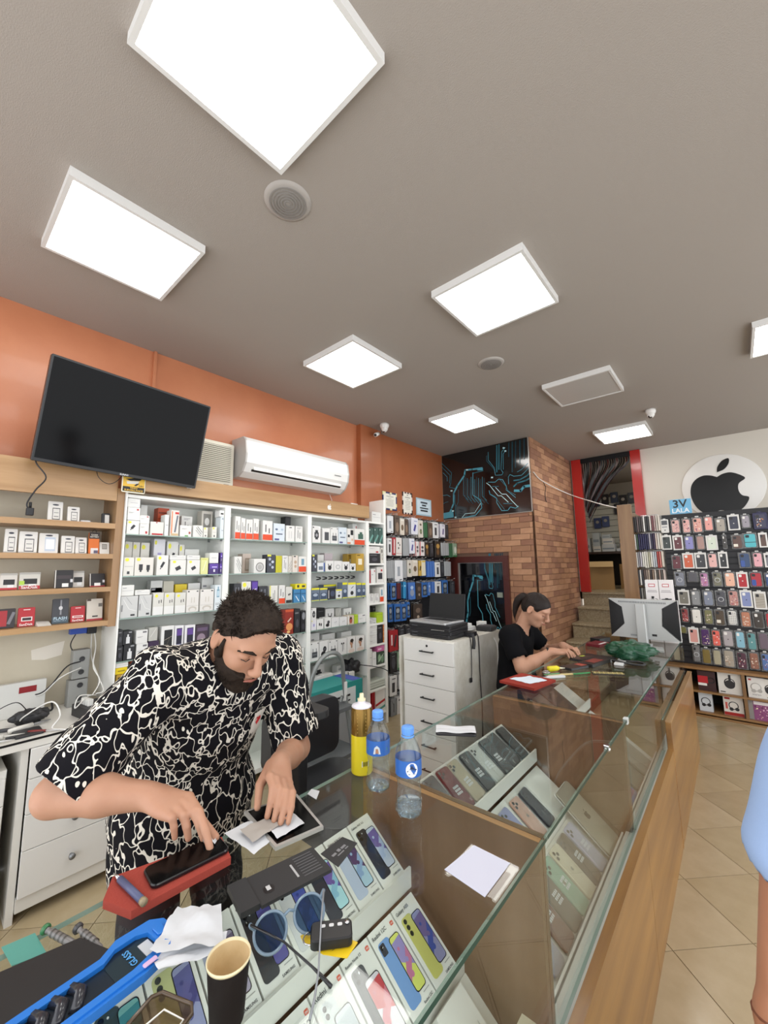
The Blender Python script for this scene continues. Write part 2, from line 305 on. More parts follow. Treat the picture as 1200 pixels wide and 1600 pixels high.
# ================================================================ measured tables: goods, packs, cases
SHELF_GOODS='''0 0 white 0 0.797 0.867 1.856 1.91
0 0 logo 0 0.801 0.871 1.779 1.856
0 0 adapter 0 0.802 0.87 1.695 1.778
0 0 white 1 0.905 0.946 1.695 1.892
0 0 logo 0 0.869 0.924 1.762 1.813
0 0 red 0 0.871 0.924 1.695 1.762
0 0 redfoot 0 0.93 1.008 1.695 1.779
0 0 orange 1 1.007 1.078 1.695 1.884
0 0 white 0 1.011 1.037 1.695 1.829
0 0 orangewhite 0 1.045 1.099 1.695 1.862
0 0 green 0 1.106 1.181 1.695 1.769
0 0 cable 1 1.157 1.231 1.695 1.844
0 0 diag 0 1.19 1.257 1.695 1.775
0 0 window 1 1.293 1.373 1.695 1.892
0 0 tag 0 1.259 1.29 1.695 1.765
0 0 tag 0 1.318 1.353 1.695 1.772
0 0 tall 0 1.375 1.45 1.695 1.846
0 0 bar 0 1.367 1.438 1.846 1.892
0 1 plug 1 0.832 0.876 1.45 1.658
0 1 plug 1 0.876 0.918 1.45 1.656
0 1 plug 1 0.921 0.973 1.45 1.655
0 1 purple 1 0.996 1.066 1.45 1.681
0 1 adapter 1 1.076 1.149 1.45 1.668
0 1 tag 1 1.153 1.189 1.45 1.65
0 1 line 1 1.19 1.288 1.45 1.621
0 1 white 0 1.309 1.373 1.524 1.595
0 1 violet 0 1.384 1.454 1.523 1.597
0 1 tag 0 0.8 0.857 1.45 1.559
0 1 plug2 0 0.858 0.963 1.45 1.56
0 1 adapter 0 0.98 1.048 1.45 1.574
0 1 line 0 1.054 1.154 1.546 1.575
0 1 adapter2 0 1.058 1.157 1.45 1.546
0 1 line 0 1.159 1.245 1.547 1.576
0 1 adapter2 0 1.162 1.248 1.45 1.546
0 1 yellowpale 0 1.251 1.303 1.45 1.56
0 1 violet 0 1.306 1.38 1.45 1.523
0 1 violet 0 1.381 1.454 1.45 1.523
0 2 line 0 0.796 0.866 1.336 1.398
0 2 line 0 0.87 0.953 1.337 1.367
0 2 line 1 0.991 1.064 1.21 1.417
0 2 line 1 0.994 1.066 1.21 1.372
0 2 cream 1 1.067 1.133 1.21 1.411
0 2 yellow 1 1.14 1.218 1.21 1.388
0 2 white 1 1.224 1.307 1.21 1.392
0 2 line 1 1.316 1.399 1.21 1.427
0 2 sketch 0 0.799 0.891 1.21 1.335
0 2 sketch 0 0.894 0.965 1.21 1.336
0 2 twin 0 0.971 1.033 1.21 1.345
0 2 twin 0 1.034 1.096 1.21 1.342
0 2 twin 0 1.099 1.167 1.21 1.338
0 2 cablebox 0 1.17 1.251 1.21 1.352
0 2 cablebox 0 1.258 1.351 1.21 1.351
0 2 bluepic 0 1.356 1.427 1.21 1.377
0 3 dark 0 0.801 0.83 0.972 1.056
0 3 dark 0 0.795 0.825 1.057 1.147
0 3 spray 0 0.832 0.89 0.972 1.06
0 3 spray 0 0.824 0.873 1.06 1.137
0 3 label 0 0.897 0.96 0.972 1.056
0 3 label 0 0.892 0.955 1.056 1.133
0 3 spray2 0 0.963 1.02 0.972 1.061
0 3 clear 0 0.959 1.01 1.062 1.141
0 3 phoneblack 0 1.03 1.106 0.972 1.14
0 3 phoneviolet 0 1.108 1.164 0.972 1.135
0 3 phoneviolet 0 1.17 1.237 0.972 1.13
0 3 violetpic 0 1.239 1.333 0.972 1.121
0 4 white 0 0.798 0.862 0.938 0.964
0 4 yellow 0 0.798 0.859 0.902 0.938
0 4 gold 0 0.805 0.875 0.725 0.901
0 4 orange 0 0.875 0.965 0.942 0.971
0 4 line 0 0.884 0.967 0.852 0.942
0 4 line 0 0.967 1.051 0.911 0.964
0 4 line 0 0.972 1.054 0.852 0.91
0 4 line 0 0.895 1.043 0.725 0.852
0 4 line 0 1.062 1.199 0.725 0.966
1 0 cableorange 0 1.487 1.529 1.695 1.861
1 0 cableorange 0 1.532 1.569 1.695 1.851
1 0 cableorange 0 1.573 1.629 1.695 1.845
1 0 cableorange 0 1.632 1.68 1.695 1.855
1 0 cableorange 0 1.712 1.799 1.695 1.848
1 0 blueprint 0 1.808 1.913 1.695 1.833
1 0 blacksmall 1 1.995 2.05 1.695 1.91
1 0 cablelight 0 1.924 2.009 1.695 1.824
1 0 cable 0 2.015 2.089 1.695 1.825
1 1 diag 0 1.491 1.549 1.45 1.572
1 1 pinkwindow 1 1.615 1.689 1.45 1.596
1 1 ring 0 1.646 1.746 1.45 1.556
1 1 darkicons 0 1.757 1.833 1.45 1.589
1 1 yellowstripes 0 1.836 1.891 1.45 1.581
1 1 cable 0 1.894 1.949 1.45 1.582
1 1 stripes 0 1.951 1.987 1.45 1.58
1 1 ringlight 0 1.99 2.046 1.45 1.586
1 1 orangefoot 0 2.051 2.147 1.45 1.578
1 2 darktwo 0 1.495 1.548 1.21 1.38
1 2 tag 0 1.553 1.628 1.21 1.392
1 2 violet 0 1.63 1.687 1.21 1.395
1 2 darktwo 0 1.694 1.77 1.21 1.352
1 2 yellowcable 0 1.785 1.859 1.21 1.354
1 2 cableorange 0 1.869 1.927 1.21 1.354
1 2 earbuds 0 1.932 1.995 1.21 1.338
1 2 blue 0 2.007 2.075 1.21 1.315
1 2 blue 0 2.079 2.144 1.21 1.311
1 2 yellowblack 0 2.023 2.139 1.315 1.357
1 3 redphoto 0 1.931 2.012 0.972 1.163
1 3 dark 0 2.018 2.077 0.972 1.16
1 3 darkdisc 0 2.083 2.141 0.972 1.141
1 4 cable 1 1.948 2.012 0.725 0.909
1 4 line 1 2.013 2.118 0.725 0.943
1 4 line 1 2.024 2.131 0.725 0.895
1 4 line 0 1.847 1.945 0.725 0.853
1 4 bars 0 1.957 2.048 0.725 0.842
1 4 line 0 2.051 2.119 0.725 0.847
2 0 watch 0 2.19 2.282 1.695 1.841
2 0 powerbank 0 2.303 2.392 1.695 1.828
2 0 backpack 0 2.396 2.488 1.695 1.841
2 0 blueprint 0 2.492 2.595 1.695 1.848
2 0 blackshapes 0 2.6 2.687 1.695 1.841
2 0 logo 1 2.782 2.897 1.695 1.909
2 0 greenorange 0 2.694 2.835 1.695 1.848
2 1 darkicons 0 2.191 2.246 1.45 1.595
2 1 white 1 2.344 2.417 1.45 1.6
2 1 bluebox 0 2.25 2.331 1.45 1.527
2 1 pinkclear 1 2.422 2.52 1.45 1.615
2 1 earbud 0 2.341 2.435 1.45 1.544
2 1 ringgrey 0 2.437 2.534 1.45 1.544
2 1 earbud 0 2.537 2.631 1.45 1.536
2 1 earbud 0 2.633 2.711 1.45 1.519
2 1 gold 1 2.711 2.811 1.45 1.613
2 1 gold 0 2.716 2.822 1.45 1.613
2 2 yellowtop 0 2.186 2.274 1.21 1.316
2 2 yellowtop 0 2.278 2.364 1.21 1.312
2 2 yellowtopdark 0 2.368 2.458 1.21 1.309
2 2 yellowtopwhite 0 2.462 2.535 1.21 1.292
2 2 yellowtop 0 2.54 2.603 1.21 1.349
2 2 yellowtopwhite 0 2.609 2.711 1.21 1.346
2 2 yellowtop 0 2.716 2.785 1.21 1.339
2 2 yellowtop 0 2.79 2.867 1.21 1.336
2 2 yellowtop 1 2.413 2.566 1.21 1.332
2 3 watch 0 2.186 2.243 1.056 1.152
2 3 purple 0 2.188 2.244 0.972 1.056
2 3 pills 0 2.248 2.322 0.972 1.055
2 3 speaker 0 2.332 2.407 0.972 1.061
2 3 earbudswide 0 2.41 2.502 0.972 1.052
2 3 earbudswide 0 2.505 2.598 0.972 1.046
2 3 photo 0 2.603 2.687 0.972 1.052
2 3 lime 0 2.689 2.737 0.972 1.053
2 3 label 0 2.743 2.852 0.972 1.049
2 3 black 1 2.339 2.43 0.972 1.133
2 3 earbud 1 2.437 2.541 0.972 1.12
2 3 clear 1 2.557 2.631 0.972 1.115
2 3 earbud 1 2.658 2.763 0.972 1.105
2 4 backpack 0 2.181 2.274 0.725 0.876
2 4 speaker 0 2.279 2.375 0.725 0.871
2 4 backpack 0 2.381 2.483 0.725 0.865
2 4 earphones 0 2.489 2.595 0.725 0.858
2 4 face 0 2.601 2.702 0.725 0.862
2 4 face 0 2.707 2.822 0.725 0.856
2 4 line 1 2.27 2.372 0.725 0.927
2 4 white 1 2.402 2.552 0.725 0.902
2 4 line 1 2.631 2.761 0.725 0.893
2 5 earbudswide 0 2.22 2.32 0.488 0.59
2 5 line 0 2.324 2.429 0.488 0.594
2 5 watch 1 2.301 2.429 0.488 0.659
2 5 speaker 0 2.465 2.596 0.488 0.572
2 5 white 0 2.598 2.691 0.488 0.559
2 5 line 1 2.579 2.714 0.488 0.607
3 0 line 0 2.94 3.081 1.915 2.034
3 1 greendiamond 0 2.89 2.962 1.715 1.869
3 1 greendiamond 0 2.967 3.04 1.715 1.875
3 1 greendiamond 0 3.045 3.114 1.715 1.879
3 2 dark 0 2.891 3.056 1.52 1.617
3 2 red 0 2.892 3.057 1.617 1.687
3 2 discs 0 3.067 3.154 1.52 1.676
3 3 redonly 0 2.889 2.915 1.33 1.453
3 3 logo 0 2.921 2.986 1.33 1.467
3 3 tablet 0 3.005 3.121 1.33 1.484
3 4 cable 0 2.892 2.959 1.14 1.229
3 4 cable 0 2.964 3.033 1.14 1.225
3 4 orangefoot 0 3.045 3.136 1.14 1.283
3 5 sketch 0 2.879 2.991 0.945 0.997
3 5 lime 0 2.996 3.088 0.945 1.041
3 5 blueonly 0 3.093 3.143 0.945 1.105
3 5 dark 1 3.061 3.21 0.945 1.091
3 6 line 0 2.881 2.999 0.75 0.796
3 6 line 0 2.881 2.999 0.796 0.838
3 6 line 0 2.882 3.0 0.839 0.882
3 6 line 0 2.882 3.001 0.883 0.927
3 6 dark 0 3.006 3.085 0.75 0.924
3 6 orangedots 0 3.091 3.144 0.75 0.916
3 7 white 0 2.875 2.925 0.555 0.716
3 7 white 0 2.931 2.986 0.555 0.68
3 7 greenpic 0 2.996 3.145 0.555 0.673
3 7 pinkpic 0 2.998 3.147 0.673 0.724
3 8 magazines 0 2.892 3.118 0.34 0.415
3 9 redonly 0 2.92 2.959 0.12 0.344
3 9 books 0 2.966 3.115 0.12 0.319'''
PEG_GOODS='''0 pw 3.234 3.34 1.842 2.024
0 pbr 3.356 3.448 1.824 2.041
0 pbw 3.45 3.532 1.828 2.013
0 pbr 3.534 3.606 1.832 2.012
0 pwb 3.654 3.784 1.847 2.036
0 pph 3.789 3.891 1.816 2.019
0 pgn 3.897 3.983 1.821 2.0
0 pbr 3.99 4.088 1.826 2.004
0 pwd 4.092 4.212 1.823 2.02
0 pwp 4.255 4.366 1.842 2.008
0 pdk 4.37 4.449 1.826 2.007
1 pwd 3.228 3.307 1.602 1.783
1 prd 3.313 3.37 1.609 1.794
1 pwt 3.374 3.477 1.6 1.797
1 pgr 3.5 3.61 1.602 1.796
1 pwb 3.616 3.718 1.628 1.798
1 prw 3.723 3.798 1.601 1.769
1 prw 3.804 3.906 1.605 1.769
1 pdg 3.912 4.005 1.595 1.765
1 pdk 4.018 4.1 1.596 1.765
1 pdg 4.121 4.249 1.59 1.786
1 pgr 4.263 4.442 1.615 1.772
1 pgn 4.449 4.531 1.593 1.773
1 pgw 4.536 4.638 1.602 1.776
2 pgr 3.223 3.338 1.366 1.548
2 pw 3.349 3.491 1.328 1.552
2 pgr 3.494 3.558 1.362 1.549
2 pph 3.563 3.652 1.37 1.556
2 pbw 3.654 3.763 1.378 1.557
2 pyk 3.776 3.836 1.376 1.55
2 pcr 3.841 3.922 1.377 1.554
2 pbl 3.934 4.108 1.359 1.543
2 pwd 4.115 4.23 1.355 1.532
2 pdk 4.237 4.314 1.364 1.536
2 pgr 4.321 4.472 1.361 1.54
3 pbf 3.275 3.369 1.143 1.314
3 pdr 3.375 3.451 1.144 1.311
3 pcy 3.485 3.535 1.144 1.321
3 pbp 3.581 3.71 1.121 1.309
3 pdb 3.722 3.826 1.113 1.297
3 pbf 3.83 3.942 1.134 1.3
3 pbp 3.955 4.019 1.149 1.297
3 pbl 4.024 4.095 1.138 1.302
3 pwd 4.102 4.235 1.139 1.301
3 pbf 4.257 4.388 1.13 1.312
3 pdk 4.432 4.555 1.119 1.294
4 pbf 3.232 3.305 0.922 1.099
4 pbf 3.329 3.44 0.914 1.094
4 pbf 3.444 3.538 0.911 1.086
4 pbf 3.544 3.605 0.936 1.101
4 pdb 3.662 3.828 0.867 1.067
5 pra 3.238 3.387 0.626 0.832
5 pdk 3.395 3.506 0.669 0.848
5 pdk 3.511 3.616 0.652 0.843
6 pdk 3.246 3.358 0.416 0.603
6 pgw 3.364 3.427 0.429 0.604
6 pdk 3.44 3.574 0.408 0.561
7 pwd 3.234 3.354 0.194 0.385
7 pw 3.382 3.475 0.233 0.39
8 pgd 3.248 3.34 0.003 0.17
8 pwr 3.345 3.453 -0.025 0.16
8 pgr 3.462 3.571 0.03 0.172'''
CASES='''0 wi 7a7a80 -0.575 -0.499 1.806 1.961
0 cp d9a9a2 -0.487 -0.397 1.795 1.958
0 cp dfaaa4 -0.389 -0.309 1.789 1.959
0 cp e0a596 -0.305 -0.209 1.787 1.964
0 c e8a096 -0.208 -0.125 1.8 1.965
0 c a59c90 -0.12 -0.029 1.784 1.938
0 w 24263c -0.02 0.074 1.795 1.96
0 c 96909a 0.078 0.153 1.807 1.952
0 np 2b2a48 0.167 0.274 1.791 1.963
1 w 25302c -0.582 -0.49 1.626 1.79
1 w 5c1822 -0.483 -0.392 1.618 1.784
1 c 8583bd -0.389 -0.296 1.614 1.778
1 n a8857c -0.288 -0.21 1.611 1.776
1 w d3dccb -0.207 -0.112 1.607 1.766
1 c 35302c -0.08 -0.039 1.612 1.773
1 cl 57382c -0.012 0.081 1.609 1.763
1 c2 49b2bd 0.073 0.186 1.614 1.774
1 wr 54382a 0.189 0.255 1.618 1.768
2 c 5e1a26 -0.513 -0.42 1.415 1.58
2 w cc5a30 -0.416 -0.317 1.424 1.596
2 w 26262a -0.315 -0.215 1.423 1.597
2 c e3b1ac -0.213 -0.127 1.427 1.593
2 w 101012 -0.126 -0.05 1.426 1.599
2 cg 24406a 0.023 0.121 1.424 1.589
2 c e0a5ae 0.124 0.206 1.428 1.59
2 wr 77767c 0.208 0.266 1.431 1.575
3 cr 7e828e -0.509 -0.404 1.237 1.41
3 n 55545a -0.396 -0.296 1.285 1.4
3 cp b27aa4 -0.295 -0.215 1.237 1.4
3 cr 73715c -0.193 -0.109 1.243 1.404
3 c e8b49a -0.105 -0.008 1.241 1.403
3 w b01522 -0.007 0.08 1.234 1.398
3 cg ab2433 0.084 0.186 1.245 1.402
3 c 2f4a7c 0.189 0.272 1.247 1.393
4 w 7d7a70 -0.49 -0.389 1.053 1.215
4 c 8e9092 -0.386 -0.296 1.049 1.222
4 c 7f8698 -0.289 -0.192 1.05 1.22
4 cr 45454c -0.188 -0.097 1.05 1.222
4 cp bb8a82 -0.093 -0.001 1.055 1.229
4 w 7f8ab8 -0.0 0.092 1.051 1.226
4 wm a9a296 0.095 0.189 1.04 1.216
4 c b8543e 0.192 0.276 1.045 1.219
5 n 651624 -0.509 -0.485 0.867 1.024
5 cp 8e3f40 -0.48 -0.41 0.875 1.035
5 c e6e4dd -0.399 -0.304 0.869 1.036
5 cs 77764e -0.296 -0.215 0.868 1.036
5 cl 4a3a26 -0.212 -0.122 0.866 1.037
5 cd e9e8e4 -0.117 -0.031 0.874 1.037
5 cs b7795c -0.019 0.067 0.865 1.034
5 c 372f28 0.069 0.154 0.86 1.031
5 n b82835 0.156 0.239 0.867 1.028
6 n 6e6a3c -0.514 -0.438 0.763 0.84
6 wr d59a92 -0.436 -0.348 0.674 0.839
6 cs 4a2460 -0.343 -0.257 0.659 0.847
6 cp e5685a -0.255 -0.176 0.661 0.841
6 c aaa3a6 -0.174 -0.078 0.667 0.845
6 c 86b8cc -0.078 0.005 0.661 0.845
6 c 5c9294 0.006 0.084 0.655 0.84
6 n 695966 0.087 0.17 0.669 0.844
7 cr 7b7a7a -0.421 -0.352 0.492 0.672
7 n 7c6a34 -0.351 -0.266 0.483 0.648
7 n aaa38a -0.264 -0.188 0.482 0.649
7 cs a59c8e -0.186 -0.088 0.471 0.66
7 cp 4a2235 -0.087 0.001 0.469 0.651
7 cs 8e5f4e 0.003 0.085 0.478 0.657
7 cp 5472a8 0.087 0.162 0.475 0.659'''
BOXES_BELOW='''reddark -0.395 -0.258 0.252 0.425
hphone -0.24 -0.068 0.248 0.459
hphonew -0.027 0.089 0.24 0.422
hphone 0.089 0.163 0.242 0.419
hphoneb -0.404 -0.299 0.05 0.225
hphonered -0.218 -0.073 0.047 0.224
grey -0.039 -0.006 0.06 0.213
violetpic -0.005 0.109 0.045 0.213'''
CIRCUIT='''0.0227 b -2.869 2.138 -2.811 2.248 -2.775 2.314 -2.769 2.452 -2.706 2.548 -2.597 2.67 -2.582 2.737 -2.481 2.731 -2.341 2.724
0.0793 b -2.928 2.161 -2.808 2.167
0.0295 b -2.396 2.717 -2.336 2.709
0.0091 c -2.471 2.678 -2.325 2.688
0.0102 b -2.471 2.684 -2.485 2.392 -2.38 2.313 -2.367 2.212 -2.462 2.123 -2.648 2.107
0.0057 d -2.382 2.269 -2.472 2.157 -2.608 2.159 -2.661 2.108
0.0057 b -2.243 2.913 -2.248 2.813 -2.173 2.7 -2.161 2.6 -2.077 2.592 -2.059 2.616 -2.084 2.663 -2.06 2.887 -2.013 2.927
0.0057 b -2.054 2.658 -2.045 2.852 -2.016 2.884
0.0057 c -2.268 2.873 -2.272 2.807 -2.163 2.666
0.0068 d -2.287 2.521 -2.242 2.481 -2.141 2.338 -2.097 2.332 -2.014 2.243
0.0068 d -2.169 2.449 -2.09 2.352 -2.035 2.345 -1.965 2.253 -1.896 2.172
0.0068 b -2.263 2.528 -2.171 2.514 -2.124 2.545 -2.069 2.531 -2.025 2.439 -2.032 2.398 -1.981 2.349 -1.92 2.289
0.0079 b -2.257 2.418 -2.248 2.373 -2.16 2.308 -2.163 2.254 -2.102 2.147 -2.025 2.144 -1.991 2.182 -1.928 2.16 -1.89 2.182
0.0057 b -1.996 2.467 -1.996 2.552 -1.973 2.58 -1.926 2.551 -1.831 2.547 -1.723 2.632
0.0295 b -1.926 2.373 -1.853 2.363 -1.808 2.408 -1.735 2.408
0.0181 c -1.933 2.426 -1.889 2.462 -1.784 2.477 -1.729 2.499
0.0159 c -1.929 2.499 -1.855 2.498 -1.759 2.535 -1.725 2.571
0.0091 c -1.881 2.597 -1.827 2.619 -1.75 2.679
0.0091 c -2.954 2.909 -2.79 2.737 -2.809 2.598 -2.832 2.542 -2.74 2.512
0.0057 b -2.925 2.759 -2.86 2.689 -2.862 2.63
0.0091 c -2.956 2.861 -2.818 2.706 -2.829 2.601
0.0057 b -2.972 2.443 -2.87 2.442 -2.824 2.412
0.0057 c -2.978 2.301 -2.914 2.341 -2.86 2.347
0.0057 c -2.75 2.426 -2.754 2.196 -2.75 2.127
0.0057 c -2.696 2.489 -2.703 2.328 -2.737 2.275
0.0181 c -2.123 2.977 -2.142 2.64
0.0159 c -2.094 2.982 -2.112 2.668
0.0136 e -1.966 2.977 -1.976 2.806
0.0159 e -1.922 2.978 -1.944 2.607
0.0113 e -1.879 2.979 -1.899 2.653
0.0159 e -1.826 2.978 -1.843 2.695
0.0113 e -1.773 2.982 -1.788 2.738
0.0068 c -2.242 2.372 -2.181 2.332 -2.124 2.239 -2.068 2.159
0.0091 c -2.075 2.234 -1.967 2.221
0.0091 c -2.208 2.465 -2.129 2.454
0.0068 c -2.102 2.536 -2.03 2.44 -2.011 2.384 -1.918 2.32
0.0102 c -2.611 2.661 -2.622 2.41 -2.562 2.34
0.0102 e -2.583 2.641 -2.596 2.365 -2.537 2.295
0.0102 c -2.556 2.622 -2.567 2.387 -2.509 2.318
0.0102 e -2.53 2.603 -2.542 2.342 -2.484 2.274
0.0102 c -2.501 2.63 -2.514 2.365 -2.456 2.296
0.0102 e -2.475 2.611 -2.486 2.387 -2.428 2.318
0.0102 c -2.449 2.592 -2.461 2.342 -2.404 2.275
0.0102 e -2.42 2.618 -2.433 2.364 -2.376 2.297
0.0102 c -2.395 2.599 -2.409 2.32 -2.352 2.253
0.0102 e -2.369 2.581 -2.381 2.343 -2.325 2.275
0.0102 c -2.341 2.607 -2.354 2.364 -2.298 2.297
0.0102 e -2.316 2.588 -2.33 2.321 -2.275 2.254
0.0181 d -2.043 2.928 -2.028 2.924
0.0181 d -2.023 2.885 -2.008 2.882
0.0181 d -2.216 2.581 -2.2 2.579
0.0181 d -2.81 2.49 -2.791 2.488
0.0181 d -2.763 2.126 -2.745 2.124
0.0181 d -2.562 2.739 -2.545 2.736
0.0181 d -2.802 2.215 -2.783 2.213'''
# ================================================================ CEILING FIXTURES
lamp_frame = mat('lamp_frame', 'dcdbd8', .4)
lit = mat('lamp_lit', 'fffdf8', .5, emit=LAMP_POWER); unlit = mat('lamp_unlit', 'b9b5b0', .35)
def lamp_meshes(m):
    h = .259; a = MB()
    for x0, x1, y0, y1 in ((-h, h, -h, -h + .016), (-h, h, h - .016, h), (-h, -h + .016, -h + .016, h - .016), (h - .016, h, -h + .016, h - .016)):
        a.box(x0, x1, y0, y1, -.04, 0, lamp_frame)
    return a.mesh('lamp_frame'), MB().box(-h + .016, h - .016, -h + .016, h - .016, -.036, -.02, m).mesh('diffuser')
LM = {1: lamp_meshes(lit), 0: lamp_meshes(unlit)}
lamps = [(-.90, .517, 1, 'largest lit square panel light, at the top of the picture'), (-2.01, .506, 1, 'lit square panel light nearest the television'),
         (-.873, 2.004, 1, 'lit square panel light between the two round ceiling speakers'), (-2.012, 2.007, 1, 'lit square panel light in front of the wall air conditioner'),
         (-1.99, 3.60, 1, 'lit square panel light nearest the circuit picture'), (-.84, 3.62, 0, 'switched-off square panel light on the ceiling'),
         (-.836, 5.24, 1, 'lit square panel light near the red doorway'), (.49, 3.62, 1, 'lit panel light cut off by the right edge'),
         (.66, .51, 1, 'added unseen panel light over the customer aisle, nearest the shop front'), (.68, 2.0, 1, 'added unseen panel light over the middle of the customer aisle')]  # last two panels are out of view, added for extra light
for x, y, on, lb in lamps:
    t = thing('ceiling_light', lb, 'ceiling light', (x, y, CEIL), group='square ceiling panel lights')
    obj('lamp_frame', LM[on][0], t); obj('diffuser', LM[on][1], t)
for x, y, r, lb in ((-1.266, .883, .085, 'grey round ceiling speaker beside the largest light'), (-1.25, 2.72, .085, 'pale round ceiling speaker nearer the circuit picture')):
    t = thing('ceiling_speaker', lb, 'speaker', (x, y, CEIL), group='round ceiling speakers')
    MB().lathe([(0, -.010), (r * .98, -.010), (r * 1.12, -.004), (r * 1.14, 0)], mat('speaker_rim', 'a8a29c', .6), seg=32).build('rim', t)
    g = MB(); 
    for k in range(6): g.lathe([(r * (.12 + k * .14), -.013), (r * (.17 + k * .14), -.0135), (r * (.2 + k * .14), -.0125)], mat('speaker_grille', '86827e', .7), seg=28)
    g.build('grille', t)
def dome(x, y, z, lb, s=1.):
    t = thing('dome_camera', lb, 'security camera', (x, y, z))
    MB().lathe([(0, 0), (.045 * s, 0), (.047 * s, -.02), (.04 * s, -.04), (.03 * s, -.05), (0, -.05)], white_paint, seg=24).build('base', t)
    MB().lathe([(.0, -.085 * s), (.02 * s, -.08 * s), (.033 * s, -.06 * s), (.034 * s, -.045)], white_paint, seg=24).build('body', t)
    MB().lathe([(.0, -.0), (.016 * s, .002), (.02 * s, .008)], mat('lens_black', '0a0a0c', .1, coat=1), (0, 0, 0), 16, 'z').build('lens', t, M=Matrix.Translation((-.004, -.022, -.075 * s)) @ Matrix.Rotation(R(-60), 4, 'X'))
dome(-.49, 4.66, CEIL, 'white dome camera on the ceiling between the unlit panel and the red doorway')
dome(-2.70, 3.165, CEIL, 'white dome camera on the ceiling beside the orange column', 1.05)
t = thing('bullet_camera', 'small white bullet camera on the corner of the orange column', 'security camera', (-2.86, 3.20, 2.93))
MB().tube([(0, 0, 0), (.03, 0, .005), (.05, -.02, -.01)], .012, white_paint).build('bracket', t)
MB().tube([(.04, 0, -.0), (.06, -.07, -.035)], .021, white_paint, 14).build('body', t)
MB().tube([(.06, -.07, -.035), (.061, -.073, -.037)], .015, mat('lens_black'), 14).build('lens', t)

# ================================================================ TV WALL
t = thing('television', 'black flat television tilted forward on the orange wall', 'television', (-2.62, .745, 2.03), M=Matrix.Translation((-2.618, .745, 2.02)) @ Matrix.Rotation(R(13), 4, 'Y') @ Matrix.Rotation(R(-2.2), 4, 'X'))
screen_m = mat('screen_black', '050506', .12, spec=.12)
MB().rbox(-.03, .012, -.41, .41, 0, .545, black_plastic, .006, 'x').rbox(-.06, -.03, -.25, .25, .08, .42, black_plastic, .03, 'x').build('housing', t)
MB().box(.012, .0135, -.40, .40, .018, .535, screen_m).build('screen', t)
T_ = MB(Matrix(((0, 0, 1, 0), (1, 0, 0, 0), (0, 1, 0, 0), (0, 0, 0, 1))))
T_.text('SUNNY', .0, .009, .045, mat('logo_white', 'd8dadc', .4), .0142, True, 'z').build('logo', t)
MB().box(-.32, -.06, -.05, .05, .16, .3, grey_metal).build('wall_bracket', t)
cd = mat('cable_black', '17161a', .5)
o = MB().tube(smooth_path([(-2.65, .36, 2.10), (-2.63, .36, 2.03), (-2.63, .405, 1.96), (-2.635, .37, 1.89), (-2.65, .345, 1.82), (-2.655, .36, 1.785)]), .0035, cd).build('power_cable', label='thin black power cable hanging from the left end of the television', cat='cable')
MB().rbox(-2.672, -2.645, .345, .375, 1.762, 1.80, cd, .006).tube([(-2.66, .36, 1.8), (-2.657, .359, 1.83)], .006, cd).build('plug', o)
MB().tube(smooth_path([(-2.652, .62, 2.06), (-2.635, .63, 2.0), (-2.635, .675, 1.968), (-2.637, .72, 1.99), (-2.65, .765, 2.06)]), .002, cd).build('signal_cable', label='short thin black cable looping below the television', cat='cable')
# window-type air conditioner
t = thing('window_air_conditioner', 'cream louvred air conditioner box set in the orange wall beside the television', 'air conditioner', (-2.9, 1.39, 2.10))
cr = mat('ac_cream', 'ddd8c8', .45)
MB().rbox(-.05, .03, -.16, .165, .0, .34, cr, .012, 'x').build('housing', t)
MB().box(.03, .032, -.135, .14, .04, .315, mat('ac_backing', '8d8878', .7)).build('grille_backing', t)  # flat backing sheet, darker than the cream housing
sl = MB().box(0, .014, -.137, .142, 0, .0075, cr).mesh('louvre')
for k in range(19): obj('louvre', sl, t, M=Matrix.Translation((.031, 0, .045 + k * .0144)) @ Matrix.Rotation(R(18), 4, 'Y'))
MB().box(.03, .0325, .09, .13, .012, .02, mat('badge_grey', '5a5a5a')).build('badge', t)
# split air conditioner
t = thing('split_air_conditioner', 'long white wall air conditioner with its air slot open', 'air conditioner', (-2.944, 2.12, 2.19))
pf = [(0, 0), (.10, .0), (.16, .035), (.205, .10), (.215, .17), (.20, .27), (.17, .305), (0, .31)]
F = MB()
def sweep_y(prof, y0, y1, m, mb): return mb.prism([(x, z) for x, z in prof], y0, y1, m, 'y', False)
acw = mat('ac_white', 'e4e4e2', .25, coat=.3)
sweep_y(pf, -.53, .53, acw, F); F.build('body', t)
sweep_y([(x * 1.01, z * 1.01 - .002) for x, z in pf], -.545, -.53, mat('ac_end', 'b6b3b0', .4), MB()).build('end_cap', t)
sweep_y([(x * 1.01, z * 1.01 - .002) for x, z in pf], .53, .545, mat('ac_end'), MB()).build('end_cap', t)
MB(Matrix.Translation((.17, 0, .045)) @ Matrix.Rotation(R(-35), 4, 'Y')).box(-.005, .012, -.47, .47, 0, .055, mat('slot_dark', '202022', .6)).build('air_slot', t)
MB(Matrix.Translation((.192, 0, .05)) @ Matrix.Rotation(R(-20), 4, 'Y')).rbox(0, .006, -.46, .46, 0, .03, acw, .003, 'x').build('flap', t)
MB().box(.2, .207, -.49, -.46, .165, .185, mat('energy_green', '4fae4a')).build('energy_sticker', t)
MB().box(.212, .2165, .36, .44, .14, .146, mat('badge_grey')).build('badge', t)
MB().tube(smooth_path([(.02, .47, .0), (.03, .49, -.06), (.05, .47, -.1), (.06, .42, -.12)]), .003, white_paint).build('drain_tube', t)

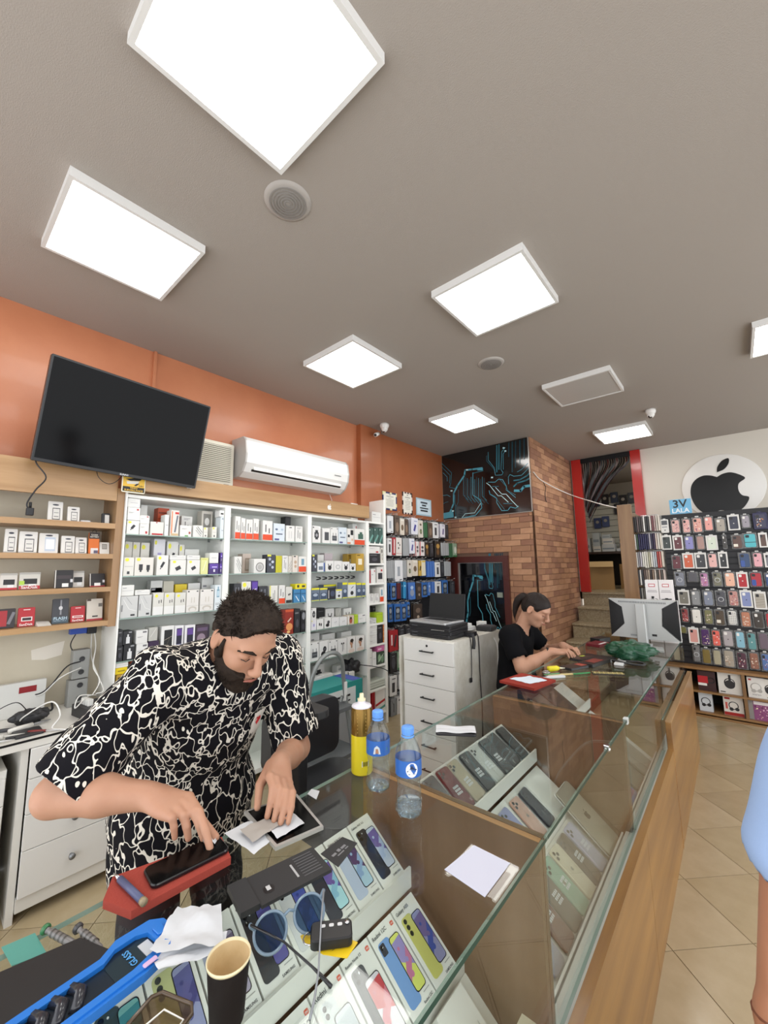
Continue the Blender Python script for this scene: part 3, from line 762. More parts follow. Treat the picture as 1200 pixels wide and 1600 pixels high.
# framed papers
def paper(name, y0, y1, z0, z1, frame, lb, lines, pc='e9e6da'):
    t = thing(name, lb, 'certificate' if name == 'certificate' else 'notice', (-2.94, (y0 + y1) / 2, z0)); w_ = (y1 - y0) / 2; h = z1 - z0; x = .006
    if frame:
        fb = MB(); a = .018; cs = frame
        for k in range(10):
            for yy in (-w_, w_ - a): fb.box(0, x, yy, yy + a, h * k / 10, h * (k + 1) / 10, P(cs[(k // 2) % len(cs)]))
        for k in range(6):
            for zz in (0, h - a): fb.box(0, x + .0005, -w_ + a + (2 * w_ - 2 * a) * k / 6, -w_ + a + (2 * w_ - 2 * a) * (k + 1) / 6, zz, zz + a, P(cs[(k + 1) % len(cs)]))
        fb.build('border', t)
    MB().box(0, x * .8, -w_ * .93, w_ * .93, .012 if frame else 0, h - (.012 if frame else 0), P(pc)).build('sheet', t)
    pr = MB(Matrix(((0, 0, 1, 0), (1, 0, 0, 0), (0, 1, 0, 0), (0, 0, 0, 1))))
    for cy, cz, ww, hh, c in lines: pr.raw([(w_ * (cy - ww), h * (cz - hh), x + .0008), (w_ * (cy + ww), h * (cz - hh), x + .0008), (w_ * (cy + ww), h * (cz + hh), x + .0008), (w_ * (cy - ww), h * (cz + hh), x + .0008)], [(0, 1, 2, 3)], P(c))
    pr.build('print', t)
G = '8b8880'; ln = [(0, .86, .12, .02, G), (0, .76, .5, .012, '4a4844'), (0, .66, .2, .008, G)] + [(0, .58 - k * .07, .55 - .05 * (k % 3), .007, G) for k in range(6)]
paper('certificate', 3.04, 3.325, 2.165, 2.37, None, 'plain white certificate beside the orange column', ln)
paper('certificate', 3.39, 3.645, 2.128, 2.335, ['2e3560', 'e0d9a8', '2e3560'], 'certificate with a navy and cream chequered border', ln)
paper('certificate', 3.752, 3.95, 2.11, 2.378, ['2a1512', 'd8c8c0'], 'tall certificate with a dark brown border', ln)
paper('notice', 4.03, 4.36, 2.12, 2.34, ['a9c4cf'], 'pale blue framed notice with four lines of bold print', [(0, .76, .45, .05, '4a4f58'), (0, .60, .28, .045, '3c4048'), (0, .44, .55, .035, '2c3036'), (0, .29, .48, .045, '2c3036')], 'd3e2ea')

# picture of circuit traces, on the far wall above the bricks
t = thing('circuit_picture', 'large glossy black panel printed with teal circuit traces', 'picture', (0, 0, 0))
MB().box(-2.95, -1.73, 4.662, 4.70, 2.105, 2.998, mat('poster_black', '0b0c0f', .12, coat=.8)).build('panel', t)
alu = mat('thin_alu', 'a9a6a2', .3, .6)
MB().box(-1.735, -1.725, 4.655, 4.70, 2.10, 3.0, alu).box(-2.95, -2.94, 4.655, 4.70, 2.10, 3.0, mat('oak_edge', '9a7455', .5)).box(-2.94, -1.735, 4.655, 4.70, 2.10, 2.107, alu).build('edge_strip', t)
tc = {'b': P('4f96a8', .15), 'c': P('2f6674', .15), 'd': P('b7dde2', .15), 'e': P('1c3e49', .15)}
def traces(data, y, name, parent, fx=lambda x, z: (x, z)):
    mb = MB()
    for k, line in enumerate(data.split('\n')):
        a = line.split(); w_ = float(a[0]) / 2; c = tc[a[1]]; q = [fx(float(a[i]), float(a[i + 1])) for i in range(2, len(a), 2)]; yy = y - .0004 * (k % 4 + 1) - (.002 if a[1] in 'bd' else 0)
        for (x0, z0), (x1, z1) in zip(q, q[1:]):
            L = math.hypot(x1 - x0, z1 - z0) or 1; nx, nz = -(z1 - z0) / L * w_, (x1 - x0) / L * w_; ex, ez = (x1 - x0) / L * w_ * .6, (z1 - z0) / L * w_ * .6
            mb.raw([(x0 + nx - ex, yy, z0 + nz - ez), (x0 - nx - ex, yy, z0 - nz - ez), (x1 - nx + ex, yy, z1 - nz + ez), (x1 + nx + ex, yy, z1 + nz + ez)], [(0, 1, 2, 3)], c)
    mb.build(name, parent)
traces(CIRCUIT, 4.661, 'circuit_print', t)
# brown framed dark glass door in the brick wall
t = thing('door_1', 'low dark glass door in a red-brown frame, printed with circuit traces', 'door', (0, 0, 0)); t['kind'] = 'structure'
mh = mat('mahogany', '4c201b', .35, coat=.2)
dx0, dx1, dz = -2.86, -2.05, 1.60
MB().box(dx0, dx0 + .12, 4.635, 4.70, 0, dz, mh).box(dx1 - .07, dx1, 4.635, 4.70, 0, dz, mh).box(dx0 + .12, dx1 - .07, 4.635, 4.70, dz - .075, dz, mh).build('door_frame', t)
MB().box(dx0 + .12, dx1 - .07, 4.675, 4.70, 0, dz - .075, mat('poster_black')).build('glass', t)
MB().box(dx0 + .12, dx0 + .13, 4.66, 4.676, 0, dz - .08, alu).box(dx0 + .13, dx1 - .07, 4.66, 4.676, dz - .085, dz - .078, alu).build('bead', t)
traces('\n'.join(CIRCUIT.split('\n')[:5] + CIRCUIT.split('\n')[6:13] + CIRCUIT.split('\n')[24:32]), 4.674, 'circuit_print', t, lambda x, z: (max(dx0 + .14, min(dx1 - .08, dx0 + .14 + (x + 2.95) * .5)), z * 1.1 - 1.65))
MB().box(-2.22, -2.15, 4.66, 4.672, 1.10, 1.16, P('8c9488')).build('paper_note', t)

# ================================================================ LEFT WOODEN SHELF UNIT (battery and memory card packs)
t = thing('wall_shelf_unit', 'wooden wall shelf unit under the television with four thin shelves', 'shelf unit', (0, 0, 0))
MB().box(-2.73, -2.70, -.9, .745, 1.885, 2.06, oak_y).box(-2.95, -2.73, -.9, .745, 2.045, 2.06, oak_y).build('valance', t)
MB().box(-2.95, -2.70, .747, .785, 1.17, 1.96, oak_z).build('side_panel', t)
MB().box(-2.95, -2.70, -.9, -.87, 1.17, 1.88, oak_z).build('side_panel', t)
for z0, z1 in ((1.722, 1.752), (1.55, 1.577), (1.366, 1.392), (1.178, 1.205)): MB().box(-2.95, -2.70, -.87, .747, z0, z1, oak_y).build('shelf', t)

# ================================================================ WHITE SHELF UNIT
BX = [(.795, 1.405), (1.445, 2.135), (2.175, 2.845)]; XF = -2.68
t = thing('display_shelf_unit', 'long white shelf unit with three glass-shelved bays and a narrow end column', 'shelf unit', (0, 0, 0))
top = MB().box(-2.74, -2.655, .79, 2.865, 1.955, 2.07, oak_y).build('valance', t)
for y, z in ((1.135, 2.03), (2.35, 2.01)):
    ap = MB(Matrix.Translation((-2.6535, y, z)) @ Matrix(((0, 0, 1, 0), (1, 0, 0, 0), (0, 1, 0, 0), (0, 0, 0, 1))) @ Matrix.Scale(.022, 4))
    APPLE = [(0, .62), (.22, .74), (.5, .76), (.8, .6), (.95, .42), (.72, .22), (.68, -.08), (.78, -.32), (1.0, -.45), (.82, -.82), (.52, -1.06), (.28, -1.02), (0, -.92), (-.28, -1.02), (-.52, -1.06), (-.85, -.72), (-1.02, -.2), (-.98, .3), (-.78, .62), (-.48, .76), (-.2, .72)]
    LEAF = [(.02, .84), (.06, 1.08), (.24, 1.34), (.48, 1.42), (.46, 1.18), (.28, .94)]
    ap.raw([(x, z_, 0) for x, z_ in APPLE], [tuple(range(len(APPLE)))], white_paint).raw([(x, z_, 0) for x, z_ in LEAF], [tuple(range(len(LEAF)))], white_paint).build('apple_sticker', t)
for y0, y1, z1 in ((.787, .795 + .0, 1.955), (1.405, 1.445, 1.93), (2.135, 2.175, 1.93), (2.845, 2.885, 1.93), (3.108, 3.14, 2.17)):
    MB().box(-2.95, XF, max(y0 - (.0), y0) if y0 > .8 else .765 + .022, y1, .0, z1, white_board).build('upright', t)
for (y0, y1) in BX + [(2.885, 3.108)]: MB().box(-2.95, XF - .003, y0, y1, 1.912, 1.93, white_board).build('top_panel', t)
MB().box(-2.95, -2.93, .79, 3.12, 0, 1.93, mat('back_board', 'e6e8e2', .6)).box(-2.95, -2.93, 2.89, 3.12, 1.93, 2.14, mat('back_board')).build('back_panel', t)
gs = MB()
for bi, (y0, y1) in enumerate(BX):
    for z in (1.695, 1.45, 1.21, .972, .725, .488):
        MB().box(-2.925, XF - .006, y0 + .002, y1 - .002, z - .006, z - .0003, glass_shelf).box(XF - .006, XF - .004, y0 + .002, y1 - .002, z - .006, z - .0003, glass_edge_pale).build('glass_shelf', t)
        p = MB()
        for yy in (y0, y1 - .012):
            for xx in (-2.90, -2.72): p.box(xx, xx + .008, yy, yy + .012, z - .018, z - .0065, grey_metal)
        p.build('shelf_pins', t, kind='stuff')
    MB().box(-2.93, XF - .002, y0, y1, .06, .09, white_board).build('bottom_board', t)
for z in (1.715, 1.52, 1.33, 1.14, .945, .75, .555, .34, .12): MB().box(-2.93, XF - .002, 2.887, 3.106, z - .018, z - .0003, white_board).build('small_shelf', t)
t = thing('warning_sign', 'yellow and black WARNING sign screwed to the shelf fascia below the television', 'sign', (-2.652, .812, 1.935))
MB().rbox(-.002, .002, -.062, .062, 0, .14, P('efe9d2'), .008, 'x').build('plate', t)
s = MB(Matrix(((0, 0, 1, .003), (1, 0, 0, 0), (0, 1, 0, 0), (0, 0, 0, 1))))
q4 = lambda a, b, c, d, z=0: [(a, c, z), (b, c, z), (b, d, z), (a, d, z)]
s.raw(q4(-.057, .057, .006, .134), [(0, 1, 2, 3)], P('e3b63c')).raw(q4(-.057, .057, .106, .134, .0004), [(0, 1, 2, 3)], P('1a1712')).raw(q4(-.057, .057, .006, .035, .0004), [(0, 1, 2, 3)], P('1a1712'))
s.text('WARNING', 0, .120, .096, P('f0e8c8'), .0009, True, 'z').text('VIDEO', 0, .028, .04, P('e3b63c'), .0009, True, 'z').text('SURVEILLANCE', 0, .014, .098, P('e3b63c'), .0009, True, 'z')
s.raw([(-.045, .078, .0006), (.035, .097, .0006), (.042, .09, .0006), (.03, .076, .0006), (-.02, .07, .0006)], [(0, 4, 3, 2, 1)], P('26241f')).raw([(-.04, .066, .0008), (.028, .074, .0008), (.02, .056, .0008), (-.035, .05, .0008)], [(0, 3, 2, 1)], P('d9d6cc'))
s.raw([(.012, .056, .001), (.03, .06, .001), (.012, .042, .001), (0, .042, .001)], [(0, 3, 2, 1)], P('26241f')).text('24H', .038, .044, .024, P('5a4a20'), .0009, True, 'z').build('print', t)

# ================================================================ DESK UNDER THE SHELVES
wl_lam = mat('desk_laminate', 'd8d6d0', .35, bump=(90, .05)); dfr = mat('drawer_front', 'd9d8d5', .38, bump=(300, .04))
t = thing('work_desk', 'white laminate work desk with a drawer pedestal below the wooden wall shelves', 'desk', (0, 0, 0))
MB().box(-2.94, -2.45, -1.0, .762, .705, .743, wl_lam).box(-2.452, -2.4485, -1.0, .762, .735, .744, black_plastic).build('desktop', t)
MB().box(-2.93, -2.47, .392, .418, .0, .705, wl_lam).build('side_panel', t); MB().box(-2.93, -2.47, .745, .765, .06, .705, wl_lam).box(-2.93, -2.48, .42, .745, .05, .065, wl_lam).build('side_panel', t)
MB().box(-2.475, -2.455, .42, .762, .045, .10, wl_lam).build('plinth', t)
knob = MB().lathe([(0, 0), (.006, 0), (.006, .012), (.012, .016), (.013, .026), (.0, .029)], grey_metal, seg=16, axis='x')
for k, (z0, z1) in enumerate(((.103, .285), (.288, .43), (.433, .575), (.578, .702))):
    d = MB().rbox(-2.46, -2.442, .422, .760, z0, z1, dfr, .003, 'x').build('drawer', t); knob.build('knob', d, (-2.442, .60, (z0 + z1) / 2))
t = thing('drawer_pedestal', 'white three-drawer pedestal at the left edge of the picture', 'drawers', (0, 0, 0))
MB().box(-2.93, -2.485, -.25, .352, .03, .63, wl_lam).build('body', t)
for z0, z1 in ((.04, .19), (.193, .34), (.343, .49), (.493, .60)):
    d = MB().rbox(-2.485, -2.465, -.245, .348, z0, z1, dfr, .003, 'x').build('drawer', t); knob.build('knob', d, (-2.465, -.05, (z0 + z1) / 2))
t = thing('wooden_board', 'narrow light wooden board leaning beside the desk drawers', 'board', (0, 0, 0))
MB().box(-2.67, -2.46, .768, .783, .0, .40, wood('pine', 'b7935f', '9c7847', 2)).build('panel', t)

# ================================================================ FREE-STANDING DRAWER CABINET
t = thing('filing_cabinet', 'tall white six-drawer cabinet with black bar handles standing behind the counter', 'drawers', (0, 0, 0))
scuff = mat('scuffed_laminate', 'd6d4cd', .42, noise=(6, .14, 'bdb8ab'))
MB().box(-1.885, -1.455, 2.385, 3.08, .02, .98, scuff).build('body', t)
hb = MB().tube([(-.055, -.02, 0), (.055, -.02, 0)], .005, black_plastic).box(-.05, -.042, -.02, 0, -.004, .004, black_plastic).box(.042, .05, -.02, 0, -.004, .004, black_plastic).mesh('handle')
for k in range(6):
    z1 = .975 - k * .152; d = MB().rbox(-1.865, -1.458, 2.367, 2.385, max(z1 - .149, .03), z1, dfr, .003, 'y').build('drawer', t)
    obj('handle', hb, d, (-1.66, 2.367, z1 - .072))
    if k == 0: MB().lathe([(0, -.003), (.008, -.003), (.008, .001)], mat('lock_dark', '2a2a2c', .3, .6), (-1.665, 2.367, z1 - .035), 14, 'y').build('lock', d)
MB().box(-1.905, -1.887, 2.36, 3.08, .02, .985, scuff).build('side_board', t)
# ================================================================ CASE WALL (right)
oakp = wood('case_oak', '94714a', '735231', 2); oakpx = wood('case_oak_across', '9a744a', '78552f', 0)
t = thing('case_display_unit', 'wooden display wall with black slatted panels for phone cases', 'display unit', (0, 0, 0))
blk = mat('slat_black', '15151a', .5)
MB().box(-.56, 1.1, 5.30, 5.34, .45, 2.0, blk).build('back_panel', t)
for k in range(26): MB().rbox(-.56, 1.1, 5.288, 5.30, .47 + k * .059, .52 + k * .059, blk, .004, 'y').build('slat', t)
MB().rbox(-.955, -.815, 5.15, 5.19, .0, 2.14, oakp, .004, 'z').build('end_board', t)
MB().box(-.85, -.83, 5.19, 5.75, .0, 2.06, oakp).build('side_panel', t)
MB().box(-.83, -.56, 5.50, 5.53, .45, 2.02, mat('panel_grey', 'b9b7b2', .6)).build('back_panel', t)
MB().box(-.83, 1.1, 5.15, 5.55, .44, .462, oakpx).build('ledge', t); MB().box(-.83, 1.1, 5.15, 5.55, .225, .242, oakpx).build('shelf', t)
MB().box(-.83, 1.1, 5.15, 5.55, .02, .048, oakpx).box(-.83, 1.1, 5.15, 5.17, 0, .03, oakpx).build('base', t)
for x in (-.83, -.065, .30, .70, 1.08): MB().box(x, x + .025, 5.152, 5.55, .045, .442, oakp).build('divider', t)
MB().box(-.83, 1.1, 5.53, 5.55, .04, .45, mat('dark_back', '1a1410', .7)).build('base_back', t)
# hanging cases
sil = {}
def case_col(h):
    return mat('case_' + h, h, .35, coat=.15)
pk_white = P('dcdbd8'); pk_clear = clear_film; pk_navy = P('24234a')
cname = {'w': 'white card frame', 'c': 'clear plastic pack', 'n': 'no pack', 'cp': 'clear pack', 'wi': 'white box', 'np': 'navy pack', 'cl': 'clear pack with a label', 'c2': 'clear pack in two halves', 'wr': 'white frame', 'cr': 'clear pack', 'cg': 'clear pack', 'cs': 'clear pack', 'cd': 'clear pack', 'wm': 'white frame'}
def hue(h):
    r, g, b = (int(h[i:i + 2], 16) for i in (0, 2, 4)); mx, mn = max(r, g, b), min(r, g, b); l = (mx + mn) / 2
    if mx - mn < 22: return 'black' if l < 45 else 'dark grey' if l < 95 else 'grey' if l < 185 else 'white'
    if mx == r: 
        if g - b > 25: n = 'brown' if l < 110 else 'orange' if mx - mn > 90 else 'tan'
        elif b - g > 20: n = 'plum' if l < 110 else 'pink'
        else: n = 'dark red' if l < 75 else 'red' if mx - mn > 90 else 'pink' if l > 140 else 'brown'
    elif mx == g: n = 'olive' if b < r else 'green' if r < g - 8 and b < g - 8 else 'teal'
    else: n = 'violet' if r > g + 12 else 'navy' if l < 70 else 'blue' if mx - mn > 25 else 'grey blue'
    return n
counts = {}
for line in CASES.split('\n'):
    a = line.split(); row = int(a[0]); kd, hx = a[1], a[2]; x0, x1, z0, z1 = map(float, a[3:]); i = counts.get(row, 0); counts[row] = i + 1
    w_, h = x1 - x0 - .004, z1 - z0
    deco = {'w': 'in a white frame', 'c': 'in a clear pack', 'n': '', 'cp': 'with a speckled print', 'wi': 'box with a printed front', 'np': 'with a gold and white print', 'cl': 'with a paper label', 'c2': 'split in two', 'wr': 'in a white frame', 'cr': 'with a ring', 'cg': 'with a second colour', 'cs': 'with a shimmer', 'cd': 'with a spotted print', 'wm': 'with marble lines'}[kd]
    lb = f"{hue(hx)} phone case {deco}, {ORD[i]} from left in {ORD[row]} row".replace('  ', ' ').replace(' ,', ',')
    t = thing('phone_case_pack', lb, 'phone case', ((x0 + x1) / 2, 5.265, z0), group='packed phone cases on the display wall')
    pm = pk_white if kd in ('w', 'wr', 'wm', 'wi') else pk_navy if kd == 'np' else pk_clear
    hw = w_ / 2
    p = MB()
    if kd in ('w', 'wr', 'wm'):
        b = .012
        p.rbox(-hw, hw, .002, .01, 0, h * .93, pm, .008, 'y'); 
        for q in ((-hw, -hw + b, 0, h * .93), (hw - b, hw, 0, h * .93), (-hw + b, hw - b, 0, b), (-hw + b, hw - b, h * .93 - b * 1.5, h * .93)): p.box(q[0], q[1], -.008, .002, q[2], q[3], pm)
    else: p.rbox(-hw, hw, -.010, .010, 0, h * .93, pm, .01, 'y')
    p.rbox(-hw * .35, hw * .35, .002, .005, h * .92, h, pk_white if kd != 'np' else pm, .008, 'y').build('packaging', t)
    MB().tube([(0, .022, h * .965), (0, -.012, h * .965), (0, -.016, h * .972)], .0018, grey_metal, 6).build('hook', t)
    if kd != 'wi':
        c = MB(); cw, ch = hw * .72, h * .78; z_ = h * .06; m = case_col(hx)
        c.rbox(-cw, cw, -.0135 if kd not in ('w', 'wr', 'wm') else -.007, -.004, z_, z_ + ch, m, .012, 'y')
        yf = -.0138 if kd not in ('w', 'wr', 'wm') else -.0073
        dark = P('1c1c20'); 
        c.rbox(-cw * .8, -cw * .1, yf - .002, yf, z_ + ch * .74, z_ + ch * .94, case_col(hx) if kd in ('cs', 'n') else P('e8e6e2') if kd in ('w', 'c') and i % 3 else dark, .006, 'y')
        def dc(px, pz, r, cc): c.lathe([(0, 0), (r, .0002)], P(cc), (px, yf - .0004, pz), 10, 'y')
        if kd in ('w', 'c', 'wi'):
            dc(0, z_ + ch * .45, .005, 'd8d8d8' if sum(lin(hx)) < .9 else '2b2b2e')
        if kd == 'cr': c.lathe([(.018, 0), (.022, -.001), (.022, 0)], P('cfd2d6'), (0, yf - .0002, z_ + ch * .45), 18, 'y')
        if kd in ('cp', 'np', 'cs'):
            rr = random.Random(row * 50 + i)
            for _ in range(16): dc(rr.uniform(-cw * .8, cw * .8), rr.uniform(z_ + ch * .08, z_ + ch * .7), rr.uniform(.002, .0065), rr.choice({'cp': ['e6c8c4', 'b5574f', 'f0e4de', '8a5a70'], 'np': ['e8e4dc', 'b07a52', 'f2eee6', '8e5f3c'], 'cs': ['d9cbbb', 'a88a72']}[kd]))
        if kd == 'cd':
            for u in range(4):
                for v in range(7): dc(-cw * .75 + u * cw * .5, z_ + ch * (.08 + v * .13), .0045, '15151a')
        if kd == 'cg': c.rbox(-cw * .95, -cw * .05, yf - .0005, yf, z_ + .004, z_ + ch * .5, case_col('2a4d9a'), .01, 'y')
        if kd in ('cl',): c.box(-cw * .9, cw * .1, yf - .0006, yf, z_ + ch * .12, z_ + ch * .34, P('e8e2d4'))
        if kd == 'c2': c.box(-cw * 1.05, cw * 1.05, yf - .0006, yf, z_ + ch * .36, z_ + ch * .40, P('1a1a1c'))
        if kd == 'wm':
            for u in range(4): c.tube([(-cw, yf, z_ + ch * (.15 + u * .2)), (cw, yf, z_ + ch * (.28 + u * .16))], .0008, P('5b544c'), 4)
        c.build('phone_case', t)
    else:
        MB().box(-hw * .7, hw * .7, -.0115, -.0102, h * .55, h * .85, P('55585e')).box(-hw * .7, hw * .6, -.0115, -.0102, h * .36, h * .44, P('9a9ca0')).lathe([(0, 0), (.006, .0002)], P('202024'), (0, -.0112, h * .18), 10, 'y').build('print', t)
# side display: packs hanging edge-on
edge_cols = [['3a3434', '2e2a2c', '6a5a5a', '413a3a', '4b4444', 'e4e2de', '39383a', '35353a', 'd5cfc8', '7d4a50', 'b59a98', 'c9c2b8', 'd8cfc4'],
             ['e2e0dc', '34503a', '25234e', '25234e', '2a2752', '25234e', '24224a', 'a9a6b0', '2a2442', '3a2a4a', 'c9b8b0', 'e0dcd4', 'cfc8bc'],
             ['dedcd8', '8e8c94', 'b9b7c0', 'd9d8d0', 'e4e2d8', 'd8d6ca', 'b8b49c', 'e3e1d8', 'c9cfd4', 'b4bcc4', 'a9403c', 'c87a72', 'd8cfc0'],
             ['4a4a4e', 'd4d2ce', '35353a', '5c4a44', '8a7a70', 'b0a090', '3a3030', '8e7a6a', 'c8beb4', '44403c', 'a08a80', '5a5450', 'c8b8b0'],
             ['3a3a40', '8c8a86', '55504a', 'b0aca4', '6a6660', '8a4a44', 'c9c4ba', '48443e', 'a4a09a', '6a5a50', '8c8680', '3c3a3a', 'b8aea4']]
for row, cs in enumerate(edge_cols):
    z0 = 1.83 - row * .195
    o = MB().tube([(-.827, 5.30, z0 + .175), (-.58, 5.30, z0 + .175)], .003, chrome, 6).tube([(-.827, 5.22, z0 + .175), (-.58, 5.22, z0 + .175)], .003, chrome, 6).build('hanging_rail', label=f'chrome peg pair carrying the {ORD[row]} row of edge-on packs', cat='rail', group='pegs on the side of the display wall')
    for i, c in enumerate(cs):
        x = -.822 + i * .0195
        t = MB().rbox(x, x + .0135, 5.205, 5.305, z0 + random.uniform(-.006, .006), z0 + .168, P(c), .004, 'x').build('phone_case_pack', label=f"{hue(c)} pack hung edge-on, {ORD[i]} from the oak end board, {ORD[row]} row", cat='phone case', group='packs hung edge-on beside the oak end board')
# boxes in the base cabinet
bd = {'reddark': ('3a1f20', 'dark headphone box with a red and white corner label'), 'hphone': ('d9d6d0', 'tall white headphone box, picture of a black headphone'), 'hphonew': ('dcdad6', 'white box with a silver headphone picture'), 'hphoneb': ('c9cdd2', 'pale box with a black over-ear headphone picture'), 'hphonered': ('dcd6cf', 'white headphone box with a red bottom band'), 'grey': ('8c8886', 'plain grey box standing on edge'), 'violetpic': ('8a4a78', 'box with a sparkling violet printed front')}
for k, line in enumerate(BOXES_BELOW.split('\n')):
    a = line.split(); kd = a[0]; x0, x1, z0, z1 = map(float, a[1:]); z0 = .2425 if z0 > .15 else .0485; x1 = min(x1, -.067) if x0 < -.1 else x1; z1 = min(z1, .437 if z0 > .15 else .222); c, lb = bd[kd]
    if k == 3: lb = 'white box with a dark headphone picture at the right end of the upper shelf'
    b = MB().box(x0, x1, 5.19, 5.29, z0, z1, P(c)); cx, cz, s_ = (x0 + x1) / 2, (z0 + z1) / 2, (z1 - z0)
    yy = 5.1895; dk = P('242226')
    if kd.startswith('hphone'):
        c2 = P('a9a6a2') if kd == 'hphonew' else dk
        b.lathe([(s_ * .17, 0), (s_ * .21, -.0006), (s_ * .21, 0)], c2, (cx, yy, cz + s_ * .03), 20, 'y')
        if kd in ('hphone',): b.box(cx - .006, cx + .012, yy - .0006, yy, cz, z1 - s_ * .1, dk).lathe([(0, -.001), (s_ * .2, -.001)], dk, (cx, yy, cz - s_ * .05), 20, 'y').box(x0 + .012, x0 + .05, yy - .0006, yy, z0 + .012, z0 + .02, dk)
        else: b.lathe([(0, -.001), (s_ * .09, -.001)], c2, (cx + s_ * .14, yy, cz - s_ * .14), 14, 'y').lathe([(0, -.001), (s_ * .09, -.001)], c2, (cx - s_ * .1, yy, cz - s_ * .16), 14, 'y')
        if kd == 'hphonered': b.box(x0 + .002, x1 - .002, yy - .0012, yy, z0 + .002, z0 + .03, P('a3231f')).box(x0 + .01, x0 + .05, yy - .0012, yy, z1 - .03, z1 - .012, P('a3231f')).box(x0 + .014, x0 + .03, yy - .0012, yy, cz - .03, cz + .03, P('c2554f'))
        if kd == 'hphonew': b.box(x0 + .01, x0 + .03, yy - .0012, yy, z1 - .028, z1 - .014, P('a3231f')).text('stereo', cx, z0 + .03, .06, P('77757a'), yy - .001)
    if kd == 'reddark': b.box(x0, cx + .01, yy - .001, yy, cz - .02, cz + .045, P('b3222a')).box(x0, cx, yy - .001, yy, cz - .045, cz - .022, P('e4e0dc')).lathe([(.02, 0), (.028, -.001)], P('100d0e'), (cx + .035, yy, cz + .01), 16, 'y')
    if kd == 'violetpic':
        rr = random.Random(5); b.box(x0 + .004, x1, yy - .0006, yy, z1 - .03, z1 - .002, P('e9e2e4'))
        for _ in range(40): b.lathe([(0, 0), (rr.uniform(.002, .007), .0001)], P(rr.choice(['e8c9d8', 'c97fae', '5a2648', 'f3e6c0'])), (rr.uniform(x0 + .01, x1 - .006), yy - .001, rr.uniform(z0 + .01, z1 - .04)), 7, 'y')
    b.build('headphone_box' if 'phone' in kd or kd == 'reddark' else 'gift_box', label=lb, cat='box', group='boxes in the base of the display wall')
# round sticker on the white wall and the small sign
t = thing('wall_emblem', 'round white emblem with a big black bitten apple on the white wall', 'wall sticker', (-.03, 6.25, 2.385))
MB().lathe([(0, -.012), (.385, -.012), (.39, -.010), (.39, 0)], mat('sticker_white', 'e9e7e2', .35), seg=64, axis='y').build('disc', t)
S_ = .262
def sm2(pts, n=5): return [(p.x, p.y) for p in smooth_path([Vector((a, b, 0)) for a, b in pts] + [Vector((*pts[0], 0))], n)][:-1]
ab = mat('apple_black', '0c0c0e', .3, spec=.3)
MB(Matrix.Translation((-.035, -.0125, -.045)) @ Matrix.Scale(S_, 4)).prism(sm2(APPLE), -.02, 0, ab).prism(sm2(LEAF), -.02, 0, ab).build('apple_shape', t)
t = thing('small_sign', 'small light blue sign with black and white letters on the display wall', 'sign', (-.385, 5.31, 2.002))
MB().rbox(-.095, .095, -.004, .004, 0, .158, P('6fb2d9'), .006, 'y').build('plate', t)
MB().text('3V', .0, .105, .125, P('101418'), -.0045, True).text('LALA', 0, .034, .15, P('eef3f6'), -.0045, True).build('lettering', t)

# ================================================================ STORE ROOM CONTENTS
cur = thing('strip_curtain', 'bunched black strip curtain hooked aside in the red doorway', 'curtain', (0, 0, 0))
MB().box(-1.557, -.938, 6.20, 6.23, 2.93, 2.995, mat('curtain_black', '0d0d10', .35, spec=.35)).build('rail', cur)
random.seed(3)
for k in range(22):
    x0 = -1.54 + k * .0278; zt = 2.95; y = 6.205 + (k % 3) * .008; pull = max(0, (k - 3) / 19)
    xe = -1.536 + .02 * pull + .0008 * k; ze = 2.30 - .22 * pull + random.uniform(-.03, .03)
    pts = smooth_path([(x0, y, zt), (x0 - .02 * pull, y - .004, zt - .12), (x0 - (x0 - xe) * .45, y - .01, zt - .34), (xe + .05 * pull, y - .012, ze + .10), (xe, y - .012, ze)], 5)
    b = MB(); n = len(pts); vs = []
    for i, p in enumerate(pts): wd = .0115 * (1 - .5 * i / n); tw = .4 * math.sin(i * .5 + k); vs += [p + Vector((-wd * math.cos(tw), wd * math.sin(tw), 0)), p + Vector((wd * math.cos(tw), -wd * math.sin(tw), 0))]
    b.raw(vs, [(2 * i, 2 * i + 1, 2 * i + 3, 2 * i + 2) for i in range(n - 1)], mat('curtain_black') if k % 4 else mat('curtain_wine', '3a1416', .3)); b.build('strip', cur)
t = thing('slat_wall', 'pale slatted display board in the storeroom', 'display board', (0, 0, 0))
MB().box(-2.35, -.9, 8.55, 8.60, 1.75, 2.75, mat('slat_grey', '8a8a82', .6)).build('backing', t)
for k in range(9): MB().rbox(-2.35, -.9, 8.53, 8.55, 1.76 + k * .11, 1.86 + k * .11, mat('slat_pale', 'c9cbc2', .5), .006, 'y').build('slat', t)
t = thing('storeroom_table', 'dark shelf in the storeroom with cartons on it', 'table', (0, 0, 0)); dk = mat('dark_wood', '3b2b22', .5)
MB().box(-2.2, -1.0, 7.9, 8.5, 1.66, 1.70, dk).build('top', t)
for x in (-2.18, -1.06): MB().box(x, x + .05, 7.92, 7.97, 1.1, 1.66, dk).build('leg', t)
MB().box(-2.2, -1.0, 8.45, 8.5, 1.1, 1.66, mat('dark_back')).build('back_board', t)
